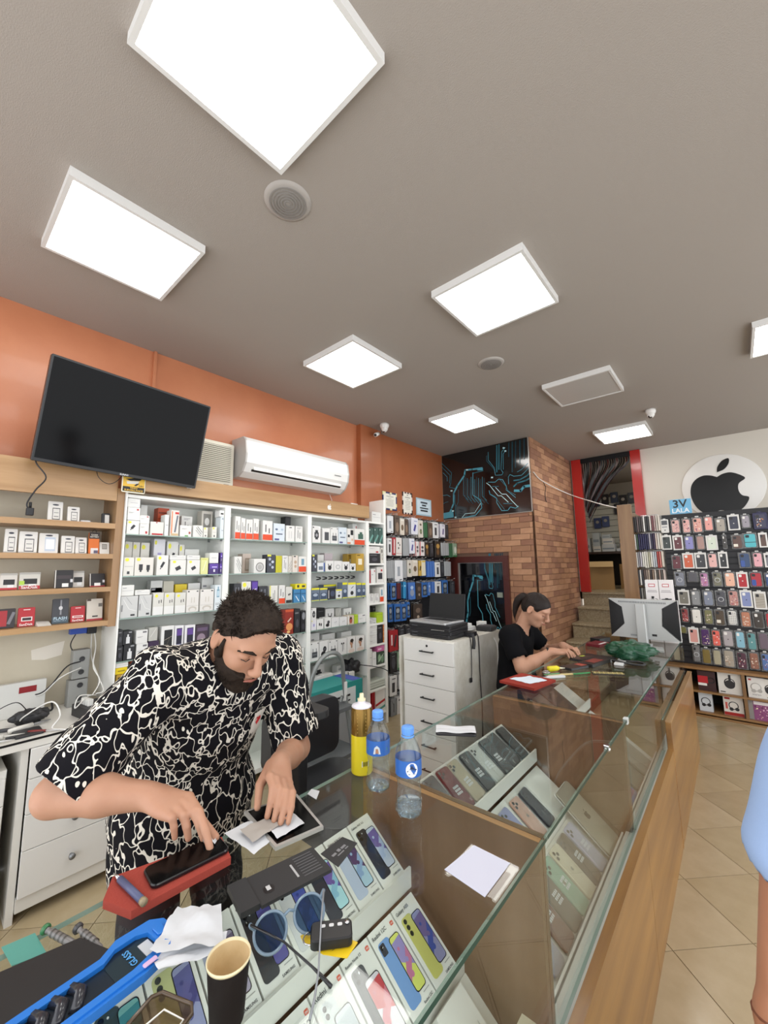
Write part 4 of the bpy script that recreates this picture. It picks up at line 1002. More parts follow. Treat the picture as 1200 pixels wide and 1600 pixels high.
for k, (x, z, w_, h) in enumerate(((-2.05, 1.70, .10, .25), (-1.90, 1.70, .12, .10), (-1.90, 1.80, .11, .24), (-1.76, 1.70, .20, .13), (-1.74, 1.83, .16, .10), (-1.75, 1.93, .13, .07), (-1.53, 1.70, .11, .05))):
    MB().box(x, x + w_, 7.95, 8.1, z, z + h, P(['c9cfd2', 'dcdcd8', 'b9c4c9'][k % 3])).box(x + .01, x + w_ - .01, 7.949, 7.95, z + h * .3, z + h * .5, P('8a98a4')).build('carton', label=f'{["low", "wide", "tall", "broad", "middle", "small", "flat"][k]} white carton, {ORD[k]} of the pile on the storeroom shelf', cat='box', group='white cartons in the storeroom')
random.seed(11)
t = thing('ceiling_light', 'round lamp added out of view on the storeroom ceiling', 'ceiling light', (-.45, 6.95, CEIL)); MB().lathe([(0, -.05), (.13, -.045), (.15, -.01), (.15, 0)], mat('store_fill_lamp', 'fff4e2', .5, emit=28.0), seg=28).build('shade', t)  # lamp added behind the right jamb, out of view, to brighten the storeroom
b = MB(); pts = [(-1.55 + .05 * math.cos(a), 0, a) for a in (0,)]
def blob(cx, cy, cz, rx, ry, rz, m, seed, name, lb, cat, amp=.18, n=22, crease=7, zmin=None, parent=None):
    """crumpled closed shape"""
    rr = random.Random(seed); ph = [rr.uniform(0, 6.3) for _ in range(8)]; vs = []; fs = []
    for i in range(n + 1):
        th = math.pi * i / n
        for k in range(n * 2):
            f = math.pi * k / n; x, y, z = math.sin(th) * math.cos(f), math.sin(th) * math.sin(f), math.cos(th)
            d = 1 + amp * (math.sin(crease * x + ph[0]) * math.sin(crease * y + ph[1]) + .6 * abs(math.sin(crease * 1.7 * (x + z) + ph[2])) + .5 * abs(math.sin(crease * 1.5 * (y - x * .6) + ph[3])) - .5)
            zz = cz + rz * z * d
            vs.append((cx + rx * x * d, cy + ry * y * d, max(zz, zmin) if zmin is not None else zz))
    for i in range(n):
        for k in range(2 * n): fs.append((i * 2 * n + k, (i + 1) * 2 * n + k, (i + 1) * 2 * n + (k + 1) % (2 * n), i * 2 * n + (k + 1) % (2 * n)))
    mb = MB().raw(vs, fs, m, True)
    return mb.build(name, parent, label=lb, cat=cat)
blob(-1.33, 8.2, 1.86, .17, .14, .17, mat('blue_bag', '2456a8', .3), 4, 'plastic_bag', 'blue plastic bag on the storeroom shelf', 'bag', zmin=1.702)
kr = mat('kraft', '9b7a4c', .7)
t = thing('cardboard_box', 'open brown cardboard box on the storeroom floor', 'box', (-1.62, 7.0, 1.10), .2)
MB().box(-.2, .2, -.15, .15, 0, .42, kr).build('body', t); MB(Matrix.Translation((0, -.15, .42)) @ Matrix.Rotation(R(35), 4, 'X')).box(-.2, .2, -.14, 0, 0, .004, mat('kraft_pale', 'b79a6c', .7)).build('flap', t)
t = thing('cardboard_box', 'closed brown cardboard box against the storeroom table leg', 'box', (-1.22, 7.4, 1.10), -.1)
MB().box(-.15, .15, -.15, .15, 0, .38, kr).build('body', t); MB().box(-.15, .15, -.02, .02, .3801, .381, P('b9a27c')).build('tape', t)
for k, (x, z, c) in enumerate(((-1.98, 2.58, '33405c'), (-1.82, 2.60, '26262a'), (-1.66, 2.62, '39445a'), (-1.52, 2.55, '24242a'), (-1.38, 2.58, '4a4f58'), (-1.98, 2.16, '3d4c78'), (-1.84, 2.18, '4a5a86'), (-1.62, 2.40, '2e3038'), (-1.48, 2.38, '6b6a66'))):
    MB().rbox(x, x + .12, 8.49, 8.525, z, z + .2, P(c), .01, 'y').lathe([(0, 0), (.03, -.001)], P('a9a59c'), (x + .06, 8.489, z + .12), 12, 'y').build('hanging_pack', label=f'dark pack hanging in the storeroom, {ORD[k]} from upper left', cat='package', group='packs hanging in the storeroom')
MB().tube(smooth_path([(-1.70, 4.69, 2.57), (-1.69, 4.95, 2.50), (-1.60, 5.6, 2.42), (-1.25, 5.35, 2.24), (-1.0, 5.2, 2.13), (-.93, 5.17, 2.12)], 8), .006, white_paint).build('white_cable', label='white cable sagging from the brick wall to the oak end board', cat='cable')
MB().tube(smooth_path([(-1.703, 5.02, 2.50), (-1.70, 5.08, 2.44), (-1.702, 5.05, 2.36), (-1.703, 5.06, 2.28), (-1.703, 5.09, 2.26)]), .004, cd).build('black_wire', label='short black wire stuck to the side brick wall', cat='cable')
# ================================================================ GOODS ON THE WHITE SHELVES
# decal grammar on the front face (0..1 across, 0..1 up): r x0 x1 z0 z1 c | e cx cz rx rz c | l x0 z0 x1 z1 th c
W_ = 'dedede'
ln3 = lambda x0, x1, z, c='8a8a8e': [('r', x0, x1, z, z + .02, c), ('r', x0, x0 + (x1 - x0) * .7, z - .05, z - .03, c)]
DES = {
 'white': ('dfdfdc', [('r', .2, .8, .48, .53, 'b5b5b8')], 'plain white box'),
 'line': ('dcdcd9', [('r', .08, .92, .46, .49, 'a8a8ac'), ('r', .1, .4, .7, .76, '8b8b90')], 'white box with thin grey print'),
 'logo': ('e0e0dd', [('r', .7, .88, .78, .9, 'b03a3a')] + ln3(.1, .5, .6), 'white box with a small red logo'),
 'red': ('dedcd8', [('r', .62, .85, .1, .32, 'b5353c')] + ln3(.1, .5, .7), 'white box with a red square'),
 'redfoot': ('d8d6d0', [('r', .12, .96, .02, .14, 'b5222c'), ('r', .4, .5, .9, .98, 'b03a3a')], 'pale box with a red bottom stripe'),
 'adapter': ('dddcd8', [('l', .38, .40, .62, .66, .22, '26262a'), ('l', .3, .3, .4, .42, .08, '26262a'), ('e', .22, .86, .13, .08, 'e6e03a')], 'white box picturing a black adapter'),
 'adapter2': ('dddcd8', [('l', .35, .36, .65, .52, .24, '2a2a2e'), ('e', .25, .86, .11, .08, 'e6e03a')], 'white box picturing a black plug adapter'),
 'plug': ('d6d3cb', [('r', .22, .66, .28, .52, '2b2b2e'), ('r', .36, .52, .18, .28, '2b2b2e'), ('e', .3, .86, .22, .07, 'e3dd44')], 'pale box picturing one black plug'),
 'plug2': ('d8d5ce', [('r', .22, .42, .3, .62, '2b2b2e'), ('r', .27, .37, .2, .3, '2b2b2e'), ('r', .62, .8, .3, .58, '2b2b2e'), ('r', .66, .76, .2, .3, '2b2b2e'), ('e', .18, .88, .1, .08, 'e3dd44')], 'wide box picturing two black plugs'),
 'purple': ('dcdae0', [('r', .35, .68, .35, .62, 'aaa4d2'), ('e', .15, .9, .1, .06, 'e3dd44')], 'white box with a lilac picture'),
 'orange': ('b0441f', [('r', .05, .95, .8, .86, '7a2c12'), ('r', .05, .95, .6, .64, '7a2c12')], 'orange display tray'),
 'orangewhite': ('d9d3cd', [('l', .15, .1, .15, .95, .12, 'd87a3c'), ('l', .55, .15, .8, .8, .18, '5d6470'), ('r', .5, .95, .85, .93, 'c7342a'), ('r', .1, .95, .02, .1, 'c9ae84')], 'orange and white box with a grey picture'),
 'green': ('dddcd8', [('r', .42, .72, .02, .12, '56a04a'), ('r', .75, .92, .25, .45, 'a05048')] + ln3(.15, .6, .7), 'white box with a green tab'),
 'cable': ('dddcd9', [('l', .35, .25, .35, .75, .06, '26262a'), ('l', .62, .2, .62, .6, .06, '26262a')] + ln3(.2, .8, .88), 'narrow white box picturing a cable'),
 'cablelight': ('dfdedb', [('l', .35, .2, .35, .65, .05, 'b9b9b9'), ('l', .62, .2, .62, .65, .05, 'b9b9b9'), ('e', .5, .88, .18, .03, '333336')], 'white box picturing a pale cable'),
 'yellowcable': ('dddcd6', [('r', 0, .12, 0, 1, 'd3d24a'), ('l', .45, .2, .45, .6, .05, '26262a'), ('l', .62, .25, .62, .75, .05, '26262a')], 'white cable box with a yellow edge'),
 'diag': ('dcdbd7', [('l', .3, .8, .85, .25, .05, '2b2b30'), ('l', .42, .9, .95, .4, .05, '2b2b30'), ('l', .25, .6, .8, .1, .04, '55555a')], 'white box with slanting black cables'),
 'window': ('cfcac0', [('r', .15, .85, .4, .9, '86837c'), ('e', .5, .62, .22, .14, 'd8d6d2')], 'cream box with a grey window'),
 'tag': ('d9d7d0', [('e', .3, .87, .2, .09, 'e6e03a'), ('r', .1, .9, .5, .52, '9a9a96'), ('r', .35, .6, .1, .25, '3b3b3e')], 'pale box with a yellow round tag'),
 'tall': ('d3dade', [('r', .35, .95, .35, .38, '98a6b4'), ('r', .4, .6, .88, .94, '5b6a7a'), ('r', .78, .9, .88, .94, '5b6a7a')], 'tall pale blue box'),
 'bar': ('e0e0de', [('r', .22, .82, .35, .58, '1c1c1e')], 'flat white box with a black slot'),
 'violet': ('3a2368', [('r', .1, .9, .5, .95, '5a3aa0'), ('r', .45, .62, .2, .45, 'd9d3e6'), ('r', .3, .8, .62, .7, 'cfc4ee')], 'deep violet box'),
 'yellowpale': ('d8d996', [('l', .3, .2, .7, .8, .06, 'e8e8e0'), ('r', .1, .8, .88, .95, 'c9c96a')], 'pale yellow pack'),
 'cream': ('cdc8b8', [('r', .1, .8, .55, .6, 'b2ac9a')], 'cream box'),
 'yellow': ('e3c81f', [('r', .2, .8, .4, .6, '9a8412')], 'bright yellow box'),
 'sketch': ('c6c7c6', [('l', .15, .85, .5, .4, .03, 'e4e4e2'), ('l', .5, .4, .9, .3, .03, 'e4e4e2'), ('l', .3, .95, .65, .6, .02, '8f9092'), ('r', .6, .85, .08, .16, '2e2e30'), ('r', .06, .12, .3, .6, '77787a')], 'grey box with line sketches'),
 'twin': ('d3d2cb', [('e', .3, .86, .14, .07, 'e6e03a'), ('l', .56, .52, .56, .66, .07, '26262a'), ('l', .78, .54, .78, .68, .07, '26262a'), ('r', .02, .98, .02, .38, 'e0e0de')], 'box picturing two black cable ends'),
 'cablebox': ('dddad6', [('e', .14, .93, .08, .03, '2a2a2c'), ('e', .86, .93, .08, .03, '2a2a2c'), ('l', .4, .42, .4, .66, .06, 'c9c3b8'), ('l', .62, .42, .62, .66, .06, 'c9c3b8'), ('e', .5, .14, .34, .12, 'c4beb4'), ('e', .5, .1, .24, .09, 'dddad6'), ('r', .02, .98, .28, .29, 'a9a9a6')], 'white box picturing a coiled pale cable'),
 'bluepic': ('d5dde2', [('r', .3, .75, .5, .82, '7a9fb4'), ('r', .42, .62, .8, .93, '7a9fb4'), ('r', .36, .69, .55, .76, 'b9d0dc')] + ln3(.15, .8, .25), 'pale box picturing a blue adapter'),
 'dark': ('27272b', [('r', .1, .7, .8, .86, '77787c'), ('e', .5, .4, .25, .18, '4a4a52')], 'black box'),
 'darkdisc': ('1e1e22', [('e', .55, .75, .35, .18, '85878c'), ('e', .5, .25, .3, .15, '3c3c42')], 'black box with a grey disc'),
 'darktwo': ('2c2d33', [('r', .2, .35, .3, .85, '6d7078'), ('r', .6, .75, .3, .85, '6d7078')], 'dark box with two grey bars'),
 'spray': ('232327', [('r', .35, .75, .08, .55, 'd4d6d8'), ('r', .45, .62, .55, .75, 'd4d6d8'), ('r', .6, .95, .85, .93, '9a9ca0')], 'black box picturing a small white bottle'),
 'spray2': ('34203f', [('r', .12, .42, .1, .55, 'd9d6e0'), ('r', .52, .66, .15, .5, 'd9d6e0'), ('r', .76, .9, .15, .5, 'd9d6e0')], 'dark violet box picturing three white bottles'),
 'clear': ('b4b4ae', [('l', .2, .3, .8, .9, .05, 'd8d8d4')], 'clear plastic box'),
 'label': ('dcdcda', [('r', .55, .9, .78, .9, '6e6e72')] + ln3(.1, .6, .5), 'white box with a corner label'),
 'phoneblack': ('dfdfde', [('r', .22, .86, .1, .86, '17181a'), ('l', .25, .5, .84, .62, .03, 'b8aa98'), ('l', .3, .15, .7, .6, .05, '4a443c')], 'white phone box picturing a black phone'),
 'phoneviolet': ('dfdfe2', [('r', .2, .82, .14, .9, '1b1830'), ('r', .24, .78, .62, .87, '5d3f8e'), ('r', .24, .78, .17, .3, '9a9cc4')], 'white phone box picturing a violet phone'),
 'violetpic': ('3a2a38', [('e', .4, .45, .3, .2, '8c7a8a'), ('r', .1, .9, .75, .9, '5d4a66'), ('r', .85, .97, .05, .95, '24182c')], 'plum box with a pale portrait'),
 'gold': ('b8953c', [('r', .25, .75, .35, .7, 'e8e0c8'), ('r', .1, .5, .88, .92, '4a3a18')], 'golden box with a cream picture'),
 'cableorange': ('dddcd9', [('r', 0, 1, .02, .3, 'd9481c'), ('l', .3, .42, .3, .8, .09, '26262a'), ('l', .66, .36, .66, .62, .09, '26262a')], 'white cable box with an orange foot'),
 'orangefoot': ('dddbd6', [('r', .02, .98, .02, .36, 'd9481c'), ('r', .35, .7, .45, .85, '6f97ab')], 'white box with an orange foot'),
 'greenorange': ('dddcd8', [('r', .0, 1, .0, .3, 'd64a24'), ('r', .35, .85, .36, .68, '3d5f52'), ('r', .5, .75, .66, .8, '3d5f52')], 'white box, green phone picture over orange'),
 'blueprint': ('cfd8e0', [('l', .2, .4, .8, .4, .08, '3c4c66'), ('e', .25, .66, .12, .06, '5c6c86'), ('e', .75, .66, .12, .06, 'a8bccc'), ('r', .1, .5, .04, .14, '56568a')], 'pale blue box with small gadget pictures'),
 'blacksmall': ('1e1e20', [('r', .3, .7, .3, .6, '9a9a98')], 'small black box'),
 'pinkwindow': ('cdbcb0', [('r', .3, .85, .12, .78, '9a8878'), ('r', .4, .75, .2, .7, 'bdb0a4')], 'pinkish box with a window'),
 'ring': ('dcdbd8', [('e', .5, .42, .36, .34, '8c8a88'), ('e', .5, .42, .28, .26, 'c3c2c0'), ('e', .5, .42, .18, .17, 'aeacaa')], 'white box picturing a coiled ring'),
 'ringgrey': ('dddcda', [('e', .5, .42, .3, .22, 'b4b6b6'), ('e', .5, .42, .2, .13, 'dddcda')], 'white box with a pale ring'),
 'darkicons': ('3a3c46', [('e', .3, .75, .15, .08, 'aab0c0'), ('e', .65, .6, .16, .08, 'c0c6d4'), ('e', .35, .45, .15, .08, '8c94a8'), ('e', .65, .3, .15, .08, 'b4bac8'), ('r', 0, .45, .9, 1, 'd8d84a')], 'dark box with round pale icons'),
 'yellowstripes': ('cfc82c', [('r', .2, .24, 0, 1, '7a7610'), ('r', .48, .52, 0, 1, '7a7610'), ('r', .74, .78, 0, 1, '7a7610')], 'stack of yellow packs on edge'),
 'stripes': ('cfcac2', [('l', .2, .2, .9, .5, .06, '54504a'), ('l', .2, .4, .9, .7, .06, '54504a'), ('l', .2, .02, .9, .3, .06, '54504a')], 'cream box with dark slanting stripes'),
 'ringlight': ('d8cfc6', [('e', .55, .6, .25, .1, 'b99e86'), ('e', .55, .35, .22, .09, 'b99e86'), ('r', .2, .6, .9, .97, '3c3c3c')], 'cream box with two ring pictures'),
 'earbuds': ('cfcec8', [('e', .45, .52, .09, .06, '26262a'), ('e', .65, .55, .09, .06, '26262a'), ('r', .05, .95, .02, .2, '2a2a2c')], 'pale box picturing two earbuds'),
 'blue': ('3f7fae', [('l', .3, .5, .8, .1, .1, 'e2e6e8'), ('r', .05, .95, .62, .72, '2a5c86')], 'blue box'),
 'yellowblack': ('e0d21e', [('r', .15, .35, .3, .8, '3a3a20'), ('r', .6, .9, .3, .7, '3a3a20')], 'yellow box with black print'),
 'redphoto': ('8e2c20', [('e', .5, .3, .4, .15, 'd8935a'), ('l', .3, .5, .7, .65, .14, 'd9c6b4'), ('r', 0, 1, .9, 1, 'c2522e'), ('e', .4, .1, .2, .05, 'e6b878')], 'tall red pictorial box'),
 'bars': ('dedddb', [('r', .15, .36, .15, .62, '232326'), ('r', .45, .58, .15, .4, '232326'), ('r', .68, .74, .2, .5, '232326'), ('r', .82, .88, .2, .5, '232326')], 'white box picturing black sticks'),
 'watch': ('dcdbd9', [('r', .25, .78, .3, .62, '2f3034'), ('r', .35, .68, .2, .75, '2f3034'), ('e', .52, .45, .14, .1, '9a9a9c'), ('e', .12, .9, .08, .04, '232326')], 'white box picturing a dark watch'),
 'powerbank': ('dddcda', [('r', .26, .82, .2, .74, '45474b')], 'white box picturing a grey power bank'),
 'backpack': ('dddcda', [('r', .2, .82, .18, .48, '4c4f53'), ('r', .28, .34, .48, .66, '4c4f53'), ('r', .66, .72, .48, .66, '4c4f53'), ('r', .3, .72, .32, .36, '85888c'), ('e', .12, .92, .07, .03, '232326'), ('e', .88, .92, .07, .03, '232326')], 'white box picturing a grey adapter with two prongs'),
 'blackshapes': ('dcd9d5', [('r', .08, .38, .45, .62, '1e1e22'), ('r', .5, .92, .6, .92, '1e1e22'), ('r', 0, .5, .02, .14, 'c98a6a'), ('e', .75, .3, .15, .08, 'd0b09a')], 'white box with black blocks'),
 'bluebox': ('dadde0', [('r', .85, 1, 0, 1, '1f4a9a'), ('r', .15, .75, .2, .6, '6a7684'), ('r', 0, .85, .02, .18, 'e2e2e0')], 'white box with a blue edge'),
 'pinkclear': ('bfb3b8', [('e', .5, .4, .15, .1, '7c6a74')], 'translucent pink pack'),
 'earbud': ('dddcda', [('e', .5, .35, .22, .22, '26262a'), ('l', .4, .4, .3, .72, .08, '26262a'), ('l', .6, .4, .72, .72, .08, '26262a')], 'white box picturing black earbuds'),
 'earbudswide': ('dcdcdc', [('e', .45, .5, .06, .06, 'b0b0b2'), ('e', .62, .55, .06, .06, 'b0b0b2'), ('l', .45, .5, .42, .3, .03, 'b0b0b2'), ('l', .62, .55, .64, .35, .03, 'b0b0b2')], 'white box picturing pale earbuds'),
 'yellowtop': ('6a7688', [('r', 0, 1, .86, 1, 'e0da2c'), ('r', .1, .9, .1, .6, '3f4f68'), ('r', 0, 1, 0, .05, 'd8d42c'), ('e', .5, .45, .3, .12, 'a8b4c4')], 'blue-grey pack with a yellow header'),
 'yellowtopdark': ('26262e', [('r', 0, 1, .88, 1, '1a1a1e'), ('r', .05, .14, .1, .8, 'd0d0d0'), ('e', .6, .5, .3, .25, '454e66')], 'black pack beside the yellow-topped ones'),
 'yellowtopwhite': ('d5d8dc', [('r', 0, 1, .86, 1, 'e0da2c'), ('e', .5, .3, .2, .14, '2c2c30'), ('l', .4, .6, .7, .75, .08, '6c7484'), ('r', 0, 1, 0, .05, 'd8d42c')], 'white pack with a yellow header'),
 'pills': ('dddcda', [('e', .38, .5, .1, .16, '1c1c20'), ('e', .64, .45, .1, .16, '1c1c20')], 'white box picturing two black pills'),
 'speaker': ('dddcda', [('e', .45, .28, .28, .16, '1f1f23'), ('e', .6, .55, .2, .16, '1f1f23'), ('e', .6, .55, .1, .08, '5c5c60')], 'white box picturing a round black speaker'),
 'photo': ('cbb9a8', [('r', 0, .2, 0, 1, 'e0e0dc'), ('e', .5, .45, .22, .35, 'a3543f'), ('e', .5, .7, .16, .14, '3a2420')], 'box with a colourful portrait'),
 'lime': ('a9c431', [('r', .05, .95, .8, .84, '87a01f')], 'lime green box'),
 'black': ('1a1a1d', [('r', .2, .8, .8, .84, '55555a')], 'black case box'),
 'earphones': ('dddcda', [('l', .5, .2, .5, .7, .05, '26262a'), ('e', .4, .72, .08, .06, '26262a'), ('e', .62, .72, .08, .06, '26262a'), ('l', .62, .3, .62, .7, .03, '26262a')], 'white box picturing black earphones'),
 'face': ('dbd9d6', [('e', .5, .62, .2, .17, 'b98d74'), ('e', .56, .76, .22, .12, '2b211c'), ('r', .42, .62, .3, .5, 'b08468'), ('e', .5, .12, .38, .14, 'd9c8be'), ('e', .62, .62, .05, .04, '2b2b2e')], 'white box with a profile portrait'),
 'greendiamond': ('3e5a54', [('l', .2, .1, .9, .55, .3, '6fa096'), ('l', .0, .05, .3, .02, .3, 'd8dcd8'), ('e', .25, .86, .08, .04, 'd8dcd8')], 'dark green box with a pale diamond'),
 'discs': ('d3cfc6', [('e', .5, .78, .25, .14, '3a3532'), ('e', .6, .4, .2, .2, '6b6458'), ('e', .6, .4, .12, .12, 'd3cfc6')], 'cream box picturing dark discs'),
 'redonly': ('b0202a', [('r', .3, .7, .1, .9, '8a1620')], 'narrow red box'),
 'tablet': ('d8d5d1', [('r', .18, .84, .22, .62, '34343a'), ('r', .6, .85, .72, .85, 'b5353c')], 'white box picturing a dark tablet'),
 'blueonly': ('2b3f9c', [('r', .3, .7, .1, .9, '22327c')], 'narrow blue book'),
 'orangedots': ('d07a3c', [('e', .5, .1 + 0, .3, .04, 'f2d8a8'), ('e', .5, .35, .3, .04, 'f2d8a8'), ('e', .5, .6, .3, .04, 'f2d8a8'), ('e', .5, .85, .3, .04, 'f2d8a8')], 'orange strip box with pale dots'),
 'greenpic': ('3a4a3c', [('e', .3, .5, .2, .3, '8fae8c'), ('e', .7, .4, .2, .3, '6f8f74'), ('l', .1, .2, .9, .8, .05, 'c8d0c4')], 'dark box with a leafy green picture'),
 'pinkpic': ('c96a9c', [('r', .1, .6, .3, .6, 'e8c4d8')], 'flat pink box'),
 'magazines': ('c9cfc4', [('r', 0, 1, .1, .2, '6a6c64'), ('r', 0, 1, .45, .52, 'a9aca2'), ('r', 0, 1, .75, .8, '7c8078')], 'pile of thin pale magazines'),
 'books': ('ddd9d4', [('l', 0, .35, 1, .5, .16, 'b0222c'), ('l', 0, .08, 1, .22, .16, '55968a')], 'white and red box set with a teal stripe'),
 # hanging packs
 'pw': ('d9dadc', [('r', .3, .62, .25, .7, '9aa0a8'), ('r', .55, .85, .06, .1, '333338')], 'white hanging pack'),
 'pbr': ('57483e', [('e', .5, .4, .3, .25, '8c7664'), ('r', .2, .8, .8, .86, '3a2e28')], 'brown hanging pack'),
 'pbw': ('cfc6b8', [('e', .5, .45, .3, .18, '6b5846'), ('r', .2, .9, .85, .92, 'e2ded6')], 'cream hanging pack with a brown picture'),
 'pwb': ('d5d6de', [('l', .4, .2, .62, .6, .26, '3c3c8a'), ('r', .4, .85, .78, .84, '8a93b8')], 'white hanging pack with a blue picture'),
 'pph': ('cbc5bb', [('e', .5, .75, .2, .07, '6a5a4c'), ('e', .5, .35, .22, .15, '4a4438'), ('e', .5, .35, .12, .08, '8a9a6a')], 'pale hanging pack with round pictures'),
 'pgn': ('2f5a3c', [('r', .2, .3, .05, .95, '48785a'), ('r', .6, .7, .05, .95, '48785a')], 'green hanging pack'),
 'pwd': ('d6d6d6', [('r', .3, .68, .18, .66, '38383c'), ('r', .3, .8, .82, .88, '6a6a6e')], 'white hanging pack with a dark picture'),
 'pwp': ('d8d6de', [('l', .5, .2, .6, .65, .26, '4a3c72'), ('r', .3, .8, .85, .9, '8a88a0')], 'white hanging pack with a violet picture'),
 'pdk': ('26262a', [('e', .5, .5, .28, .3, '45464c'), ('r', .3, .75, .84, .88, '77787c')], 'black hanging pack'),
 'prd': ('a82830', [('r', .3, .7, .1, .9, 'd8c8c8')], 'red-edged hanging pack'),
 'prw': ('d8d2d0', [('r', 0, .16, 0, 1, 'b2232e'), ('e', .55, .6, .25, .1, '4a4648'), ('e', .55, .35, .25, .1, '5c5658')], 'white hanging pack with a red edge'),
 'pwt': ('d9d3cd', [('r', 0, 1, .12, .14, 'b2433c'), ('e', .35, .7, .1, .06, '3a3636'), ('e', .6, .6, .08, .05, '3a3636'), ('e', .4, .42, .1, .06, '3a3636')], 'white hanging pack with small black pictures'),
 'pgr': ('a3a6a8', [('r', .2, .25, .02, .98, '7d8083'), ('r', .5, .55, .02, .98, '7d8083'), ('r', .8, .85, .02, .98, '7d8083')], 'grey hanging pack'),
 'pdg': ('2b2520', [('e', .5, .7, .3, .15, 'b08a4a'), ('e', .5, .35, .25, .2, '6a4c30')], 'dark hanging pack with a golden picture'),
 'pgw': ('8aa088', [('r', 0, 1, .0, .12, '2f6a3c'), ('e', .55, .5, .28, .26, 'd2d6cc')], 'green and white hanging pack'),
 'pyk': ('c2a04c', [('l', .4, .35, .65, .65, .4, '2a2624')], 'tan hanging pack with a black picture'),
 'pcr': ('d6d0ba', [('r', .1, .9, .88, .97, 'c9b03c')], 'cream hanging pack'),
 'pbl': ('3762ac', [('r', .2, .26, .02, .98, '6d92cc'), ('r', .5, .56, .02, .98, '6d92cc'), ('r', .8, .86, .02, .98, '6d92cc')], 'blue hanging pack'),
 'pbf': ('2d62a8', [('r', .14, .86, .12, .84, '2a2f3a'), ('e', .5, .62, .26, .14, '8e959a'), ('e', .5, .3, .26, .12, '5d6a74')], 'blue-framed hanging pack'),
 'pbp': ('4470b4', [('e', .5, .7, .22, .1, 'a9c0de'), ('e', .5, .4, .3, .2, '8a94a8')], 'blue hanging pack with a pale picture'),
 'pdr': ('4a1a20', [('r', .3, .4, .05, .95, '6a2a30')], 'dark red hanging pack'),
 'pcy': ('2f86b8', [('r', .2, .8, .7, .8, '9acbe4')], 'light blue hanging pack'),
 'pdb': ('3c322c', [('e', .5, .65, .28, .14, '6b5b50'), ('e', .5, .3, .14, .08, 'a89888')], 'dark brown hanging pack'),
 'pra': ('9c2228', [('l', .55, .2, .8, .75, .22, '3a3030'), ('r', .2, .36, .3, .8, 'd9c8c8')], 'bright red hanging pack'),
 'pgd': ('7d8084', [('l', .5, .2, .5, .7, .12, '1e1e22'), ('l', .1, .9, .5, .6, .04, '2a2a2c')], 'grey hanging pack with a black cable'),
 'pwr': ('c9c7c6', [('l', .5, .15, .5, .5, .1, 'a33a34'), ('e', .3, .85, .1, .05, '2c2c30'), ('r', .42, .6, .5, .6, '2c2c30')], 'white hanging pack with a red stick'),
}
def face_decals(mb, w_, h, decs, y):
    """flat print on the front (-y) side"""
    for k, d in enumerate(decs):
        yy = y - .0006 - .00025 * k; X = lambda a: (a - .5) * w_; Z = lambda a: a * h
        if d[0] == 'r': mb.raw([(X(d[1]), yy, Z(d[3])), (X(d[2]), yy, Z(d[3])), (X(d[2]), yy, Z(d[4])), (X(d[1]), yy, Z(d[4]))], [(0, 1, 2, 3)], P(d[5]))
        elif d[0] == 'e': mb.raw([(X(d[1]) + d[3] * w_ * math.cos(t * math.pi / 7), yy, Z(d[2]) + d[4] * h * math.sin(t * math.pi / 7)) for t in range(14)], [tuple(range(14))], P(d[5]))
        elif d[0] == 'l':
            x0, z0, x1, z1 = X(d[1]), Z(d[2]), X(d[3]), Z(d[4]); L = math.hypot(x1 - x0, z1 - z0) or 1; t = d[5] * w_ / 2; nx, nz = -(z1 - z0) / L * t, (x1 - x0) / L * t
            mb.raw([(x0 + nx, yy, z0 + nz), (x0 - nx, yy, z0 - nz), (x1 - nx, yy, z1 - nz), (x1 + nx, yy, z1 + nz)], [(0, 1, 2, 3)], P(d[6]))
def goods(kd, w_, h, dp):
    base, decs, lb = DES[kd]; mb = MB().rbox(-w_ / 2, w_ / 2, 0, dp, 0, h, P(base), .0015, 'y', 1); face_decals(mb, w_, h, decs, 0); return mb
bayname = ['left', 'middle', 'right', 'narrow']; shn = ['top', 'second', 'third', 'fourth', 'fifth', 'sixth', 'seventh', 'eighth', 'ninth', 'lowest']
lines = [l.split() for l in SHELF_GOODS.split('\n')]; cnt = {}
lines.sort(key=lambda a: (a[0], int(a[1]), int(a[3]), float(a[4]), float(a[6])))
for a in lines:
    bay, si, kd, layer = int(a[0]), int(a[1]), a[2], int(a[3]); y0, y1, z0, z1 = map(float, a[4:8])
    if bay < 3:
        y0 = max(y0, BX[bay][0] + .003); y1 = min(y1, BX[bay][1] - .003)
    else: y0 = max(y0, 2.889); y1 = min(y1, 3.104) 
    if y1 - y0 < .012: continue
    if bay == 3 and si == 0: z0 = 1.9305
    w_ = y1 - y0 - .003; h = max(min(z1, ([9.] + [q - .019 for q in (1.912, 1.715, 1.52, 1.33, 1.14, .945, .75, .555, .34)])[si] if bay == 3 else 9.) - z0 - .001, .02); x = -2.69 if not layer else -2.80
    key = (bay, si, kd, layer); cnt[key] = cnt.get(key, 0) + 1; lb0 = DES[kd][2]
    num = '' if cnt[key] == 1 and sum(1 for q in lines if (int(q[0]), int(q[1]), q[2], int(q[3])) == key) == 1 else ORD[cnt[key] - 1] + ' '
    lb = f"{num}{lb0}{', back row,' if layer else ''} on {shn[si]} {bayname[bay]}-bay shelf"
    goods(kd, w_, h, .07 if bay < 3 else .10).build('accessory_box', None, label=lb, cat='box', group=f'{bayname[bay]} bay goods', ).matrix_world = Matrix.Translation((x, (y0 + y1) / 2, z0)) @ Matrix.Rotation(R(90), 4, 'Z')

